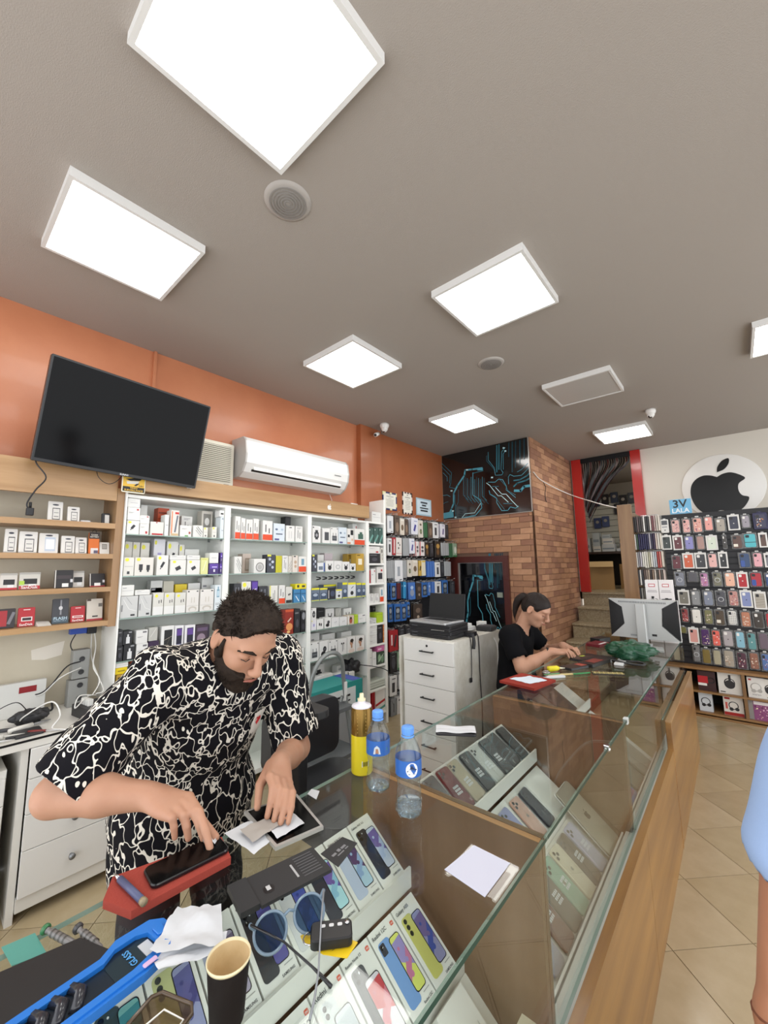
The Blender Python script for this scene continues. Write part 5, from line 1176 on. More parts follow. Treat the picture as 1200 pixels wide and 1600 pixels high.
# peg board with hanging packs on the orange wall
t = thing('peg_board', 'black slotted board holding hanging accessory packs on the orange wall', 'peg board', (0, 0, 0))
MB().box(-2.944, -2.925, 3.16, 4.64, .02, 2.06, blk).build('board', t)
for k in range(17): MB().box(-2.925, -2.918, 3.16, 4.64, .05 + k * .12, .15 + k * .12, blk).build('slat', t)
cnt = {}
for line in PEG_GOODS.split('\n'):
    a = line.split(); row = int(a[0]); kd = a[1]; y0, y1, z0, z1 = map(float, a[2:]); i = cnt.get(row, 0); cnt[row] = i + 1
    w_, h = y1 - y0 - .006, z1 - z0; yc = (y0 + y1) / 2
    me = MB().rbox(-w_ / 2, w_ / 2, 0, .012, 0, h, P(DES[kd][0]), .006, 'y', 2); face_decals(me, w_, h, DES[kd][1], 0)
    me.rbox(-.018, .018, .004, .006, h, h + .022, clear_film, .006, 'y', 2); me = me.mesh('hanging_pack')
    M = Matrix.Translation((-2.74, yc, z0)) @ Matrix.Rotation(R(90), 4, 'Z') @ Matrix.Rotation(R(random.uniform(-2, 2)), 4, 'Y')
    lb = f"{DES[kd][2]}, {ORD[i]} in front, {shn[row]} peg row"
    obj('hanging_pack', me, M=M, label=lb, cat='package', group='accessory packs on the peg board')
    for q in range(1, 4):
        M2 = Matrix.Translation((-2.74 - .030 * q, yc, z0)) @ Matrix.Rotation(R(90), 4, 'Z') @ Matrix.Rotation(R(random.uniform(-3, 3)), 4, 'Y')
        obj('hanging_pack', me, M=M2, label=f"{DES[kd][2]}, {ORD[q - 1]} behind the {ORD[i]} front pack, {shn[row]} row", cat='package', group=f'packs queued on peg {i + 1} of row {row + 1}')
    MB().tube([(-2.917, yc, z1 + .0262), (-2.72, yc, z1 + .0262), (-2.705, yc, z1 + .036)], .0028, chrome, 6).build('peg_hook', t)

# coiled dark cables on the right bay, third shelf
for k in range(7):
    y = 2.33 + k * .07; MB().tube([(-2.77 + .016 * math.sin(a * .7), y + .022 * math.cos(a * .7), 1.392 + .0 + .012 * math.sin(a * .35)) for a in range(19)], .003, cd, 5).build('hook_loop', label=f'black loop hook sticking up, {ORD[k]} of seven above yellow-topped packs', cat='hook', group='black loops above the yellow-topped packs')

# ================================================================ GOODS ON THE WOODEN SHELVES
def wpack(y0, y1, z0, z1, base, decs, lb, lean=8, nm='battery_pack', x=-2.76, extra=None):
    w_, h = y1 - y0, z1 - z0; mb = MB().rbox(-w_ / 2, w_ / 2, 0, .016, 0, h, P(base), .003, 'y', 1); face_decals(mb, w_, h, decs, 0)
    if extra: extra(mb, w_, h)
    o = mb.build(nm, None, label=lb, cat='package'); o.matrix_world = Matrix.Translation((x, (y0 + y1) / 2, z0 + .0015)) @ Matrix.Rotation(R(90), 4, 'Z') @ Matrix.Rotation(R(-lean), 4, 'X')
    return o
batt = [('r', .3, .82, .06, .66, '3a3a3e'), ('r', .34, .78, .1, .62, 'd8d6d2'), ('r', .4, .72, .2, .24, '77777a'), ('r', .4, .72, .4, .43, '77777a'), ('e', .5, .82, .22, .04, '2c3040'), ('r', .0, .98, .02, .04, 'a9a9a6')]
def bat(y0, y1, z0, z1, lb, lean=8): wpack(y0, y1, z0, z1, 'dedcd8', batt, lb, lean)
bat(.448, .512, 1.752, 1.86, 'white battery card standing upright, left one on top wooden shelf')
bat(.533, .588, 1.752, 1.838, 'white battery card leaning back, right one on top wooden shelf')
wpack(.595, .64, 1.752, 1.765, 'cfd2d4', [], 'flat clear strip lying on the top wooden shelf', 0)
wpack(.695, .735, 1.752, 1.815, '222226', [('r', .35, .9, .05, .85, 'd5d4d0')], 'small black-cased battery at the right end of top shelf')
bat(.29, .338, 1.577, 1.70, 'white battery card cut off by the left picture edge')
bat(.345, .418, 1.577, 1.69, 'wide white battery card, first full one on second shelf')
wpack(.425, .505, 1.577, 1.685, 'dcdad6', [('r', .3, .85, .1, .8, 'b8c4d4'), ('r', .34, .8, .2, .7, 'e8e8ea'), ('e', .5, .88, .2, .04, '2c3040')], 'white battery card with a blue window on second shelf')
bat(.518, .578, 1.577, 1.675, 'white battery card left of the leaning one on second shelf')
bat(.582, .635, 1.577, 1.672, 'white battery card right beside the orange pack', 14)
def liion(mb, w_, h): mb.text('Li-ion', 0, h * .88, w_ * .6, P('efe8dc'), -.003, True).text('BATTERY', 0, h * .78, w_ * .8, P('efe8dc'), -.003, True).tube(smooth_path([(-.008, .005, h), (-.008, .005, h + .01), (0, .005, h + .018), (.008, .005, h + .01), (.008, .005, h)]), .0015, cd, 5)
wpack(.642, .692, 1.577, 1.70, 'd36a1c', [('r', 0, 1, .7, 1, '2a1c16'), ('r', .2, .9, .0, .26, 'd6d2d0'), ('r', .5, .9, .02, .16, '55506a')], 'orange and black battery pack with a hang loop', 4, extra=liion)
wpack(.696, .745, 1.577, 1.648, 'dddbd6', [('r', .25, .75, .4, .85, '85827c'), ('r', .3, .7, .46, .8, 'a8a6a0')], 'small white card with a grey memory chip', 16)
mem = [('r', .2, .85, .3, .62, '17171a'), ('r', .45, .8, .1, .3, 'e2e2e2'), ('r', .0, 1, .88, 1, 'a9a6a0')]
def brand(mb, w_, h): mb.text('SanDisk', 0, h * .1, w_ * .8, P('e9e4e2'), -.003, True)
wpack(.29, .355, 1.392, 1.475, 'cfcbc4', mem + [('r', 0, 1, 0, .12, 'b0222c')], 'memory card pack at the left edge of third shelf', nm='memory_card_pack')
wpack(.362, .445, 1.392, 1.478, 'c9c6be', mem + [('r', 0, .25, .26, .5, 'a9cc4a'), ('r', 0, 1, 0, .2, 'b0222c')], 'grey memory card pack with a green corner and red foot', nm='memory_card_pack', extra=brand)
wpack(.505, .585, 1.392, 1.488, '1c1a1d', [('r', 0, .06, 0, 1, 'cfcbc4'), ('r', .4, .75, .05, .25, 'e4e4e2'), ('r', .1, .9, .5, .7, '3a3034'), ('r', .84, .98, .3, .48, 'd0d0d4')], 'large black memory card pack on third shelf', nm='memory_card_pack')
wpack(.582, .642, 1.392, 1.483, 'cdc9c3', mem, 'pale memory card pack half behind the large black one', 12, 'memory_card_pack', -2.785)
wpack(.662, .735, 1.392, 1.468, '1f1c20', [('r', .3, .7, .05, .28, 'e4e4e2'), ('r', 0, .06, 0, 1, 'cfcbc4'), ('r', .84, .98, .3, .5, 'd0d0d4'), ('r', 0, 1, 0, .06, 'b0222c')], 'black memory card pack at the right end of third shelf', 14, 'memory_card_pack')
wpack(.30, .362, 1.205, 1.30, '2c2428', [('r', 0, .5, .1, .9, 'a3242c'), ('l', .6, .2, .9, .8, .2, '77757c')], 'red and black card pack cut off on the lowest wooden shelf', nm='memory_card_pack')
wpack(.372, .438, 1.205, 1.30, 'b01f2a', [('r', .2, .85, .28, .5, 'e8e0de'), ('r', .26, .79, .32, .46, '2a1618'), ('r', .3, .7, .86, .9, 'e8e0de')], 'left red flash drive pack on the lowest wooden shelf', nm='memory_card_pack', extra=brand)
def flash(mb, w_, h): mb.text('FLASH', 0, h * .2, w_ * .8, P('b9d0dc'), -.003, True).text('MEMORY', 0, h * .1, w_ * .8, P('7d92a0'), -.003, True)
wpack(.508, .578, 1.205, 1.335, '3a3c42', [('r', .46, .56, .35, .95, '8a8c92'), ('e', .5, .62, .12, .08, 'c9c9cc'), ('r', 0, 1, 0, .26, '3f4f5a')], 'tall dark pack lettered FLASH on the lowest wooden shelf', nm='memory_card_pack', extra=flash)
wpack(.588, .652, 1.205, 1.29, 'b01f2a', [('r', .12, .88, .26, .4, 'e8e0de'), ('r', .2, .8, .3, .36, 'a3242c'), ('r', .3, .7, .86, .9, 'e8e0de')], 'right red flash drive pack on the lowest wooden shelf', nm='memory_card_pack', extra=brand)
wpack(.66, .735, 1.205, 1.325, 'cbc5ba', [('r', 0, .25, .9, 1, '4a3a2c'), ('r', .72, .96, .62, .78, '6a6660'), ('r', .35, .7, .16, .22, '2c2a28'), ('r', 0, 1, 0, .08, 'a3242c')], 'beige card pack at the right end of lowest wooden shelf', nm='memory_card_pack')
MB().raw([(-2.80, .44, 1.2055), (-2.80, .505, 1.2055), (-2.71, .50, 1.2055), (-2.71, .445, 1.2055), (-2.79, .445, 1.225), (-2.79, .50, 1.222)], [(3, 2, 5, 4), (0, 4, 5, 1), (0, 1, 2, 3), (0, 3, 4), (1, 5, 2)], P('dcd9d2')).build('folded_card', label='white folded card lying between the red and the FLASH packs', cat='card')

# ================================================================ THE DESK CLUTTER
DZ = .7435
t = thing('network_switch', 'white network box standing on the desk against the wall', 'device', (-2.90, .33, DZ))
MB().rbox(0, .035, -.11, .20, 0, .17, mat('device_white', 'cfcfcb', .4), .004, 'x').build('body', t)
MB().box(.035, .037, -.10, .0, .10, .135, P('1c1d24')).box(.035, .037, .09, .16, .115, .145, P('8a2026')).build('port_panel', t)
for k in range(4): MB().box(.037, .038, -.09 + k * .022, -.078 + k * .022, .112, .12, mat('led_blue', '3050ff', .4, emit=2)).build('status_light', t)
MB().rbox(-2.88, -2.85, .185, .215, DZ, DZ + .13, P('c9b63a'), .003, 'z').build('spine_box', label='yellow edge of a box leaning by the white network box', cat='box')
t = thing('power_strip', 'black power block full of white plugs on the desk', 'power strip', (-2.60, .68, DZ), .15)
MB().rbox(-.09, .09, -.06, .06, 0, .055, mat('soft_black', '232326', .5), .008, 'z').build('body', t)
for k in range(4): MB().rbox(-.05 + k * .022, -.035 + k * .022, -.035, -.01, .055, .085, P('d8d8d4'), .003, 'z').build('plug', t)
t = thing('wall_charger_tower', 'grey multi-socket block standing by the shelf side', 'power strip', (-2.86, .66, DZ))
MB().rbox(-.03, .03, -.04, .05, 0, .14, mat('dim_grey', '8c8d8a', .5), .006, 'z').rbox(-.03, .03, -.03, .05, .145, .30, mat('dim_grey'), .006, 'z').build('body', t)
for k in range(4): MB().lathe([(0, 0), (.014, .001)], P('2e2e30'), (.031, .012, .04 + k * .07), 14, 'x').build('socket', t)
MB().rbox(-2.93, -2.89, .62, .70, 1.155 - .03, 1.172, mat('adapter_blue', '2a4fb0', .4), .004, 'z').rbox(-2.93, -2.88, .70, .745, 1.12, 1.165, mat('soft_black'), .006, 'z').build('usb_adapter', label='small adapter with a lit blue display under the lowest wooden shelf', cat='charger')
def cable(pts, r, m, lb): return MB().tube(smooth_path(pts), r, m, 6).build('charging_cable', label=lb, cat='cable')
wc = mat('cable_white', 'dad9d5', .5)
cable([(-2.90, .735, 1.14), (-2.86, .74, 1.05), (-2.80, .72, .95), (-2.74, .74, .88), (-2.68, .70, .83), (-2.62, .66, .835)], .0032, wc, 'white cable falling from the blue adapter to the power block')
cable([(-2.90, .725, 1.13), (-2.85, .72, 1.0), (-2.78, .74, .90), (-2.66, .74, .84), (-2.64, .70, .835)], .003, wc, 'second white cable beside the first into the power block')
cable([(-2.90, .65, 1.13), (-2.86, .62, 1.07), (-2.88, .66, 1.0), (-2.87, .68, .96)], .003, cd, 'black cable hanging from the adapter to the grey socket block')
cable([(-2.84, .68, .98), (-2.80, .60, .97), (-2.82, .54, .88), (-2.86, .5, .84), (-2.88, .46, .85)], .0035, cd, 'black cable arching from the grey socket block to the white box')
cable([(-2.84, .69, .95), (-2.80, .58, .92), (-2.83, .52, .85), (-2.87, .49, .83)], .003, wc, 'white cable arching beside the black one')
cable([(-2.63, .70, .83), (-2.60, .62, .85), (-2.58, .60, .80), (-2.60, .64, .83)], .003, wc, 'white cable looped over the power block')
cable([(-2.70, .40, .75), (-2.64, .42, .80), (-2.56, .50, .86), (-2.52, .53, .80), (-2.50, .50, .755), (-2.45, .54, .748), (-2.437, .56, .735)], .0035, wc, 'white cable arching over the desk edge')
cable([(-2.66, .28, .75), (-2.62, .30, .84), (-2.64, .38, .87), (-2.72, .44, .80)], .002, cd, 'thin black cable making a half circle over the desk')
cable([(-2.86, .46, .75), (-2.78, .50, .77), (-2.80, .55, .76), (-2.86, .56, .78)], .005, cd, 'thick black adapter cord coiled at the back of the desk')
random.seed(21)
def tool(x, y, a, L, wd, m, tip, lb, nm='hand_tool', cat='tool', z=DZ):
    t = thing(nm, lb, cat, (x, y, z + wd * .55), a); MB().tube([(0, 0, 0), (L * .2, 0, 0), (L * .55, 0, 0)], [wd * .5, wd * .55, wd * .45], m, 8).build('grip', t); MB().tube([(L * .55, 0, 0), (L, 0, -.002)], [wd * .25, wd * .12], tip, 6).build('tip', t)
for k, (x, y, a, L, wd, c, tp, lb) in enumerate(((-2.56, .25, 1.3, .16, .024, 'd8d6d0', 'c9c7c0', 'white soldering iron handle lying left on the desk'), (-2.60, .36, 1.9, .17, .022, 'dcdad4', '8a8a8c', 'white handled tool lying across the desk middle'), (-2.54, .42, .9, .13, .014, '7a2a28', 'b8b8ba', 'red-handled tweezers near the desk edge'),
        (-2.52, .34, 1.5, .15, .012, '2a2a2c', 'a8a8aa', 'black screwdriver along the desk front edge'), (-2.66, .33, 1.1, .12, .016, '3a3a3e', 'b0b0b0', 'dark screwdriver behind the white tools'), (-2.58, .20, .7, .14, .012, 'b02a2a', '9a9a9a', 'red pliers at the left edge of the desk'), (-2.50, .26, 1.4, .1, .018, 'e0deda', 'c0c0c0', 'white plug end near the desk corner'))):
    tool(x, y, a, L, wd, P(c), P(tp), lb)
MB().rbox(-2.62, -2.49, .12, .31, DZ, DZ + .008, P('39443f'), .004, 'z').box(-2.61, -2.50, .14, .29, DZ + .008, DZ + .0095, P('6a8a7c')).build('circuit_board', label='greenish repair board under the tools on the desk', cat='circuit board')
MB().rbox(-2.60, -2.49, .37, .47, DZ, DZ + .009, P('232428'), .006, 'z').build('opened_phone', label='opened black phone lying on the desk', cat='phone')
MB().rbox(-2.82, -2.70, .06, .19, DZ, DZ + .04, mat('clear_case', 'b9cdbd', .3), .006, 'z').box(-2.82, -2.70, .07, .18, DZ + .015, DZ + .025, P('6a7c7c')).build('parts_tray', label='translucent green-grey parts tray at the left end of the desk', cat='tray')
blob(-2.70, .45, DZ + .035, .05, .07, .03, mat('soft_black'), 9, 'adapter_pile', 'black coiled adapter lying on the desk', 'charger', zmin=DZ + .001)

# ================================================================ ON TOP OF THE DRAWER CABINET
CZ = .985
for k in range(4):
    a = (-.03, .02, -.01, .015)[k]; z = CZ + k * .023
    t = thing('laptop', ['closed black laptop at the bottom of the stack', 'closed black laptop second from the bottom', 'closed black laptop with a silver strip', 'closed dark laptop just under the open one'][k], 'laptop', (-1.69, 2.56, z), a, 'closed laptops on the drawer cabinet')
    MB().rbox(-.175, .175, -.125, .125, 0, .0125, P('18181b'), .01, 'z').build('base', t); MB().rbox(-.175, .175, -.125, .125, .0125, .0222, P('202024'), .01, 'z').build('lid', t)
    if k == 2: MB().rbox(.02, .13, -.1275, -.125, .006, .011, chrome, .001, 'y').build('hinge_strip', t)
    else: MB().rbox(-.15, -.1, -.1265, -.125, .004, .009, P('55565a'), .001, 'y').build('port_row', t)
t = thing('open_laptop', 'open silver laptop with a dark screen on top of the laptop stack', 'laptop', (-1.70, 2.55, CZ + .093), -.08)
MB().rbox(-.165, .165, -.115, .115, 0, .014, mat('laptop_silver', 'b9babc', .3, .5), .008, 'z').build('base', t)
MB().box(-.13, .13, .0, .09, .0141, .0155, P('202124')).build('keyboard', t); MB().box(-.05, .045, -.09, -.02, .0141, .0147, P('8f9194')).build('touchpad', t)
l = MB(Matrix.Translation((0, .112, .014)) @ Matrix.Rotation(R(-8), 4, 'X')).rbox(-.165, .165, 0, .006, 0, .185, P('1b1b1e'), .006, 'y').build('lid', t)
MB(Matrix.Translation((0, .112, .014)) @ Matrix.Rotation(R(-8), 4, 'X')).box(-.155, .155, -.001, 0, .014, .178, P('141416', .55)).build('screen', t)
t = thing('office_phone', 'flat black device lying at the back of the drawer cabinet', 'device', (-1.53, 2.98, CZ), .1)
MB().rbox(-.06, .07, -.06, .06, 0, .03, P('28282b'), .01, 'z').build('body', t); MB().rbox(-.05, .06, -.05, .05, .03, .036, P('3c3c40'), .008, 'z').build('lid', t)
MB().rbox(-1.76, -1.60, 2.82, 2.95, CZ, CZ + .028, P('c9cacb'), .006, 'z').rbox(-1.74, -1.62, 2.84, 2.93, CZ + .028, CZ + .05, P('dcdcda'), .006, 'z').build('white_device', label='low white device behind the laptops', cat='device')
MB().rbox(-1.62, -1.56, 3.0, 3.06, CZ, CZ + .055, P('dcdcda'), .004, 'z').build('white_carton', label='small white carton at the far end of the drawer cabinet', cat='box')
MB().rbox(-1.52, -1.42 - .035, 2.62, 2.70, CZ, CZ + .03, cd, .006, 'z').tube(smooth_path([(-1.46, 2.64, CZ + .02), (-1.445, 2.63, CZ - .03), (-1.445, 2.62, CZ - .08)]), .012, cd, 8).build('charger_brick', label='black charger brick draped over the cabinet edge', cat='charger')
MB().tube(smooth_path([(-1.48, 2.69, CZ + .01), (-1.448, 2.70, CZ - .01), (-1.446, 2.70, CZ - .25), (-1.44, 2.69, CZ - .32), (-1.446, 2.71, .50), (-1.446, 2.70, .30)]), .0035, cd, 6).build('hanging_cable', label='long black cord hanging down the cabinet side', cat='cable')
MB().tube(smooth_path([(-1.48, 2.60, CZ + .01), (-1.448, 2.59, CZ - .02), (-1.446, 2.585, CZ - .2), (-1.44, 2.565, CZ - .27)]), .003, cd, 6).rbox(-1.446, -1.438, 2.55, 2.575, CZ - .29, CZ - .26, cd, .002, 'x').build('hanging_cable', label='short black cord ending in a plug on the cabinet side', cat='cable')
MB().tube(smooth_path([(-1.49, 2.93, CZ), (-1.44, 2.98, CZ - .1), (-1.45, 3.0, .7), (-1.44, 3.03, .4)]), .005, white_paint, 6).build('hanging_cable', label='white cord at the far back edge of the drawer cabinet', cat='cable')
# ================================================================ THE GLASS COUNTER (three display cabinets in a row)
def pane(x0, x1, y0, y1, z0, z1, thin, name, parent, em=None):
    """glass sheet with green cut edges; thin = axis of its thickness"""
    b = MB(); em = em or glass_edge
    v = [(x0, y0, z0), (x1, y0, z0), (x1, y1, z0), (x0, y1, z0), (x0, y0, z1), (x1, y0, z1), (x1, y1, z1), (x0, y1, z1)]
    F_ = {'z-': (0, 3, 2, 1), 'z+': (4, 5, 6, 7), 'y-': (0, 1, 5, 4), 'x+': (1, 2, 6, 5), 'y+': (2, 3, 7, 6), 'x-': (3, 0, 4, 7)}
    for k, f in F_.items(): b.raw(v, [f], em if (k == 'x+' and thin == 'z') else glass_edge_pale if (k[0] == 'x' and thin == 'z') or (k[0] == 'z' and thin == 'x') else glass_top)
    return b.build(name, parent)
white_lam = mat('tray_white', 'dad9d3', .4)
TH = math.atan(.7); cT, sT = math.cos(TH), math.sin(TH)
ROW = [(-.75, .675), (-.594, .540), (-.432, .447)]          # lower front edge of the goods lying in each tray
def slope(x, y, z): return Matrix(((0, -sT, -cT, x), (1, 0, 0, y), (0, -cT, sT, z), (0, 0, 0, 1)))
def counter(name, label, y0, y1, wood_top, cut=None, pier=None):
    t = thing(name, label, 'display counter', (0, 0, 0), group='glass topped shop counters')
    pane(-.957, -.385, y0 + .001, y1 - .001, .861, .87, 'z', 'glass_top', t)
    ft = cut or y1
    pane(-.396, -.388, y0 + .004, ft - .004, .47, .861, 'x', 'front_glass', t)
    a = MB(); zt = .485
    a.box(-.372, -.352, y0, ft, .0, zt, counter_wood)
    if cut: a.box(-.372, -.352, cut, y1, 0, wood_top, counter_wood)
    a.build('front_board', t)
    MB().box(-.418, -.372, y0, y1, .445, .468, white_lam).box(-.418, -.410, y0, y1, .375, .445, white_lam).build('front_ledge', t)
    MB().box(-.93, -.372, y0 + .02, y1 - .02, .36, .375, mat('inner_board', 'a9926f', .45)).build('base_board', t)
    MB().box(-.945, -.93, y0 + .02, y1 - .02, .05, .44, counter_wood2).build('rear_board', t)
    MB().box(-.945, -.398, y1 - .018, y1 - .001, .0, .86, counter_wood2).box(-.945, -.398, y1 - .018, y1 - .001, .8602, .8608, oak_x).build('end_board', t)
    if y0 > 0: MB().box(-.945, -.398, y0 + .001, y0 + .018, .0, .86, counter_wood2).build('end_board', t)
    return t
def trays(t, y0, y1, rows=(0, 1, 2)):
    for k in rows:
        x, z = ROW[k]; b = MB(slope(x, 0, z)); b.box(y0, y1, .030, .040, -.004, .166, white_lam); b.T = None
        nx, nz = x - .03 * sT + .0, z - .03 * cT
        b.box(x + .0008, x + .007, y0, y1, z - .045, z + (.004 if k < 2 else .018), white_lam); b.build('display_tray', t)
c1 = counter('display_counter', 'nearest glass counter holding boxed phones under the bottles', -.5, .999, .62)
trays(c1, -.49, .955)
c2 = counter('display_counter', 'middle glass counter holding bare second-hand phones in sloping trays', 1.0, 1.898, .62)
trays(c2, 1.03, 1.87)
c3 = counter('display_counter', 'far glass counter where the woman works', 1.9, 4.15, .615, cut=2.78)
trays(c3, 1.93, 2.75)
MB().rbox(-.378, -.350, 2.775, 2.79, .0, .617, counter_wood, .003, 'z').box(-.378, -.350, 2.78, 4.15, .615, .622, oak_y).build('raised_board_edge', c3)
pane(-.396, -.388, 2.79, 4.14, .622, .861, 'x', 'front_glass', c3)
for o_, (ya, yb) in ((c1, (-.5, 1.0)), (c2, (1.0, 1.9)), (c3, (1.9, 2.78))): MB().box(-.376, -.350, ya, yb, .4852, .487, counter_wood).build('board_edge', o_)
MB().lathe([(0, 0), (.011, .0), (.011, .012), (0, .012)], chrome, (-.392, 1.60, .852), 12).rbox(-.40, -.384, 1.59, 1.61, .855, .8725, chrome, .003, 'x').build('glass_clip', c2)
MB().rbox(-.40, -.384, 1.902, 1.93, .850, .8725, mat('clear_plastic_clip', 'c8cccc', .2), .003, 'x').build('glass_clip', c3)

# ---- boxed phones
def phonebox(kd, row, y, label, wd=.082, L=.166, title='Galaxy A05', brand_='SAMSUNG', back='23252f', scr=('6f5c9e', 'b7cbe0', '8fa9c9'), maker='s', dz=0., th=.024, big=False):
    mb = MB(); hw = wd / 2; mb.rbox(-hw, hw, 0, th, 0, L, P('dcdbd6'), .0012, 'y', 1)
    o = mb.build('phone_box', None, label=label, cat='box', group='boxed phones in the nearest counter')
    x, z = ROW[row]; o.matrix_world = slope(x, y, z + dz)
    ink = P('3c3e42'); p = MB()
    if kd == 'blank':
        if title: p.text(title, 0, L * .6, wd * .7, P('9c9a92'), -.0006)
        if title: p.build('lettering', o)
        return o
    p.text(title, -.004 if big else -.012, L * (.80 if big else .915), wd * (.86 if big else .56), ink, -.0022 if big else -.0006, True)
    if brand_: p.text(brand_, hw * .45, L * .06, wd * .36, ink, -.0006, True)
    p.box(hw * .35, hw * .85, -.0006, -.0003, L * .13, L * .14, P('a3a3a0'))
    if maker == 'r': p.rbox(hw * .62, hw * .86, -.0008, -.0003, L * .88, L * .93, P('d0553a'), .002, 'y', 2).text('mi', hw * .74, L * .905, .006, P('f0eeea'), -.0012)
    p.build('lettering', o)
    if kd == 'none': return o
    p = MB(); bx0, bx1 = -hw * .78, hw * .10
    p.rbox(bx0, bx1, -.0010, -.0002, L * .10, L * .84, P(back, .3), .008, 'y', 3)
    if kd == 'tri':
        for k in range(3): p.lathe([(0, 0), (.0052, -.0006)], P('2a2b26', .2), (bx0 + .010, -.0012, L * (.79 - k * .075)), 12, 'y')
    elif kd == 'sq': p.rbox(bx0 + .002, bx0 + .018, -.0014, -.001, L * .69, L * .82, P('333640', .2), .003, 'y').lathe([(0, 0), (.004, -.0004)], P('14151a', .1), (bx0 + .008, -.0016, L * .78), 10, 'y')
    else:
        for k in range(2): p.lathe([(0, 0), (.0046, -.0005)], P('0c0d10', .1), (bx0 + .009, -.0012, L * (.79 - k * .07)), 12, 'y')
        p.lathe([(0, 0), (.0018, -.0006)], P('d8dce0', .2), (bx0 + .019, -.0012, L * .785), 8, 'y')
    p.build('back_picture', o)
    p = MB(); sx0, sx1 = -hw * .02, hw * .80; z0, z1 = L * .17, L * .80
    if kd == 'front': sx0, sx1, z0, z1 = hw * -.35, hw * .7, L * .06, L * .68
    p.rbox(sx0, sx1, -.0016, -.0009, z0, z1, P('17181c', .2), .007, 'y', 3)
    e = .0018; p.rbox(sx0 + e, sx1 - e, -.0019, -.0016, z0 + e, z1 - e, P(scr[1], .25), .006, 'y', 3)
    zz = z0 + (z1 - z0) * .55
    p.raw([(sx0 + e, -.0021, zz), (sx1 - e, -.0021, zz - .02), (sx1 - e, -.0021, z1 - .008), (sx0 + e, -.0021, z1 - .012)], [(0, 1, 2, 3)], P(scr[0], .25))
    p.raw([(sx0 + e, -.0022, z0 + .02), (sx1 - e, -.0022, z0 + .05), (sx1 - e, -.0022, z0 + .075), (sx0 + e, -.0022, z0 + .04)], [(0, 1, 2, 3)], P(scr[2], .25))
    for k in range(3): p.lathe([(0, 0), (.006 - k * .0012, -.0002)], P(scr[0] if k % 2 else scr[2], .25), (sx0 + .012 + .006 * (k % 2), -.0024, z0 + .03 + k * .024), 12, 'y')
    p.build('screen_picture', o)
    return o
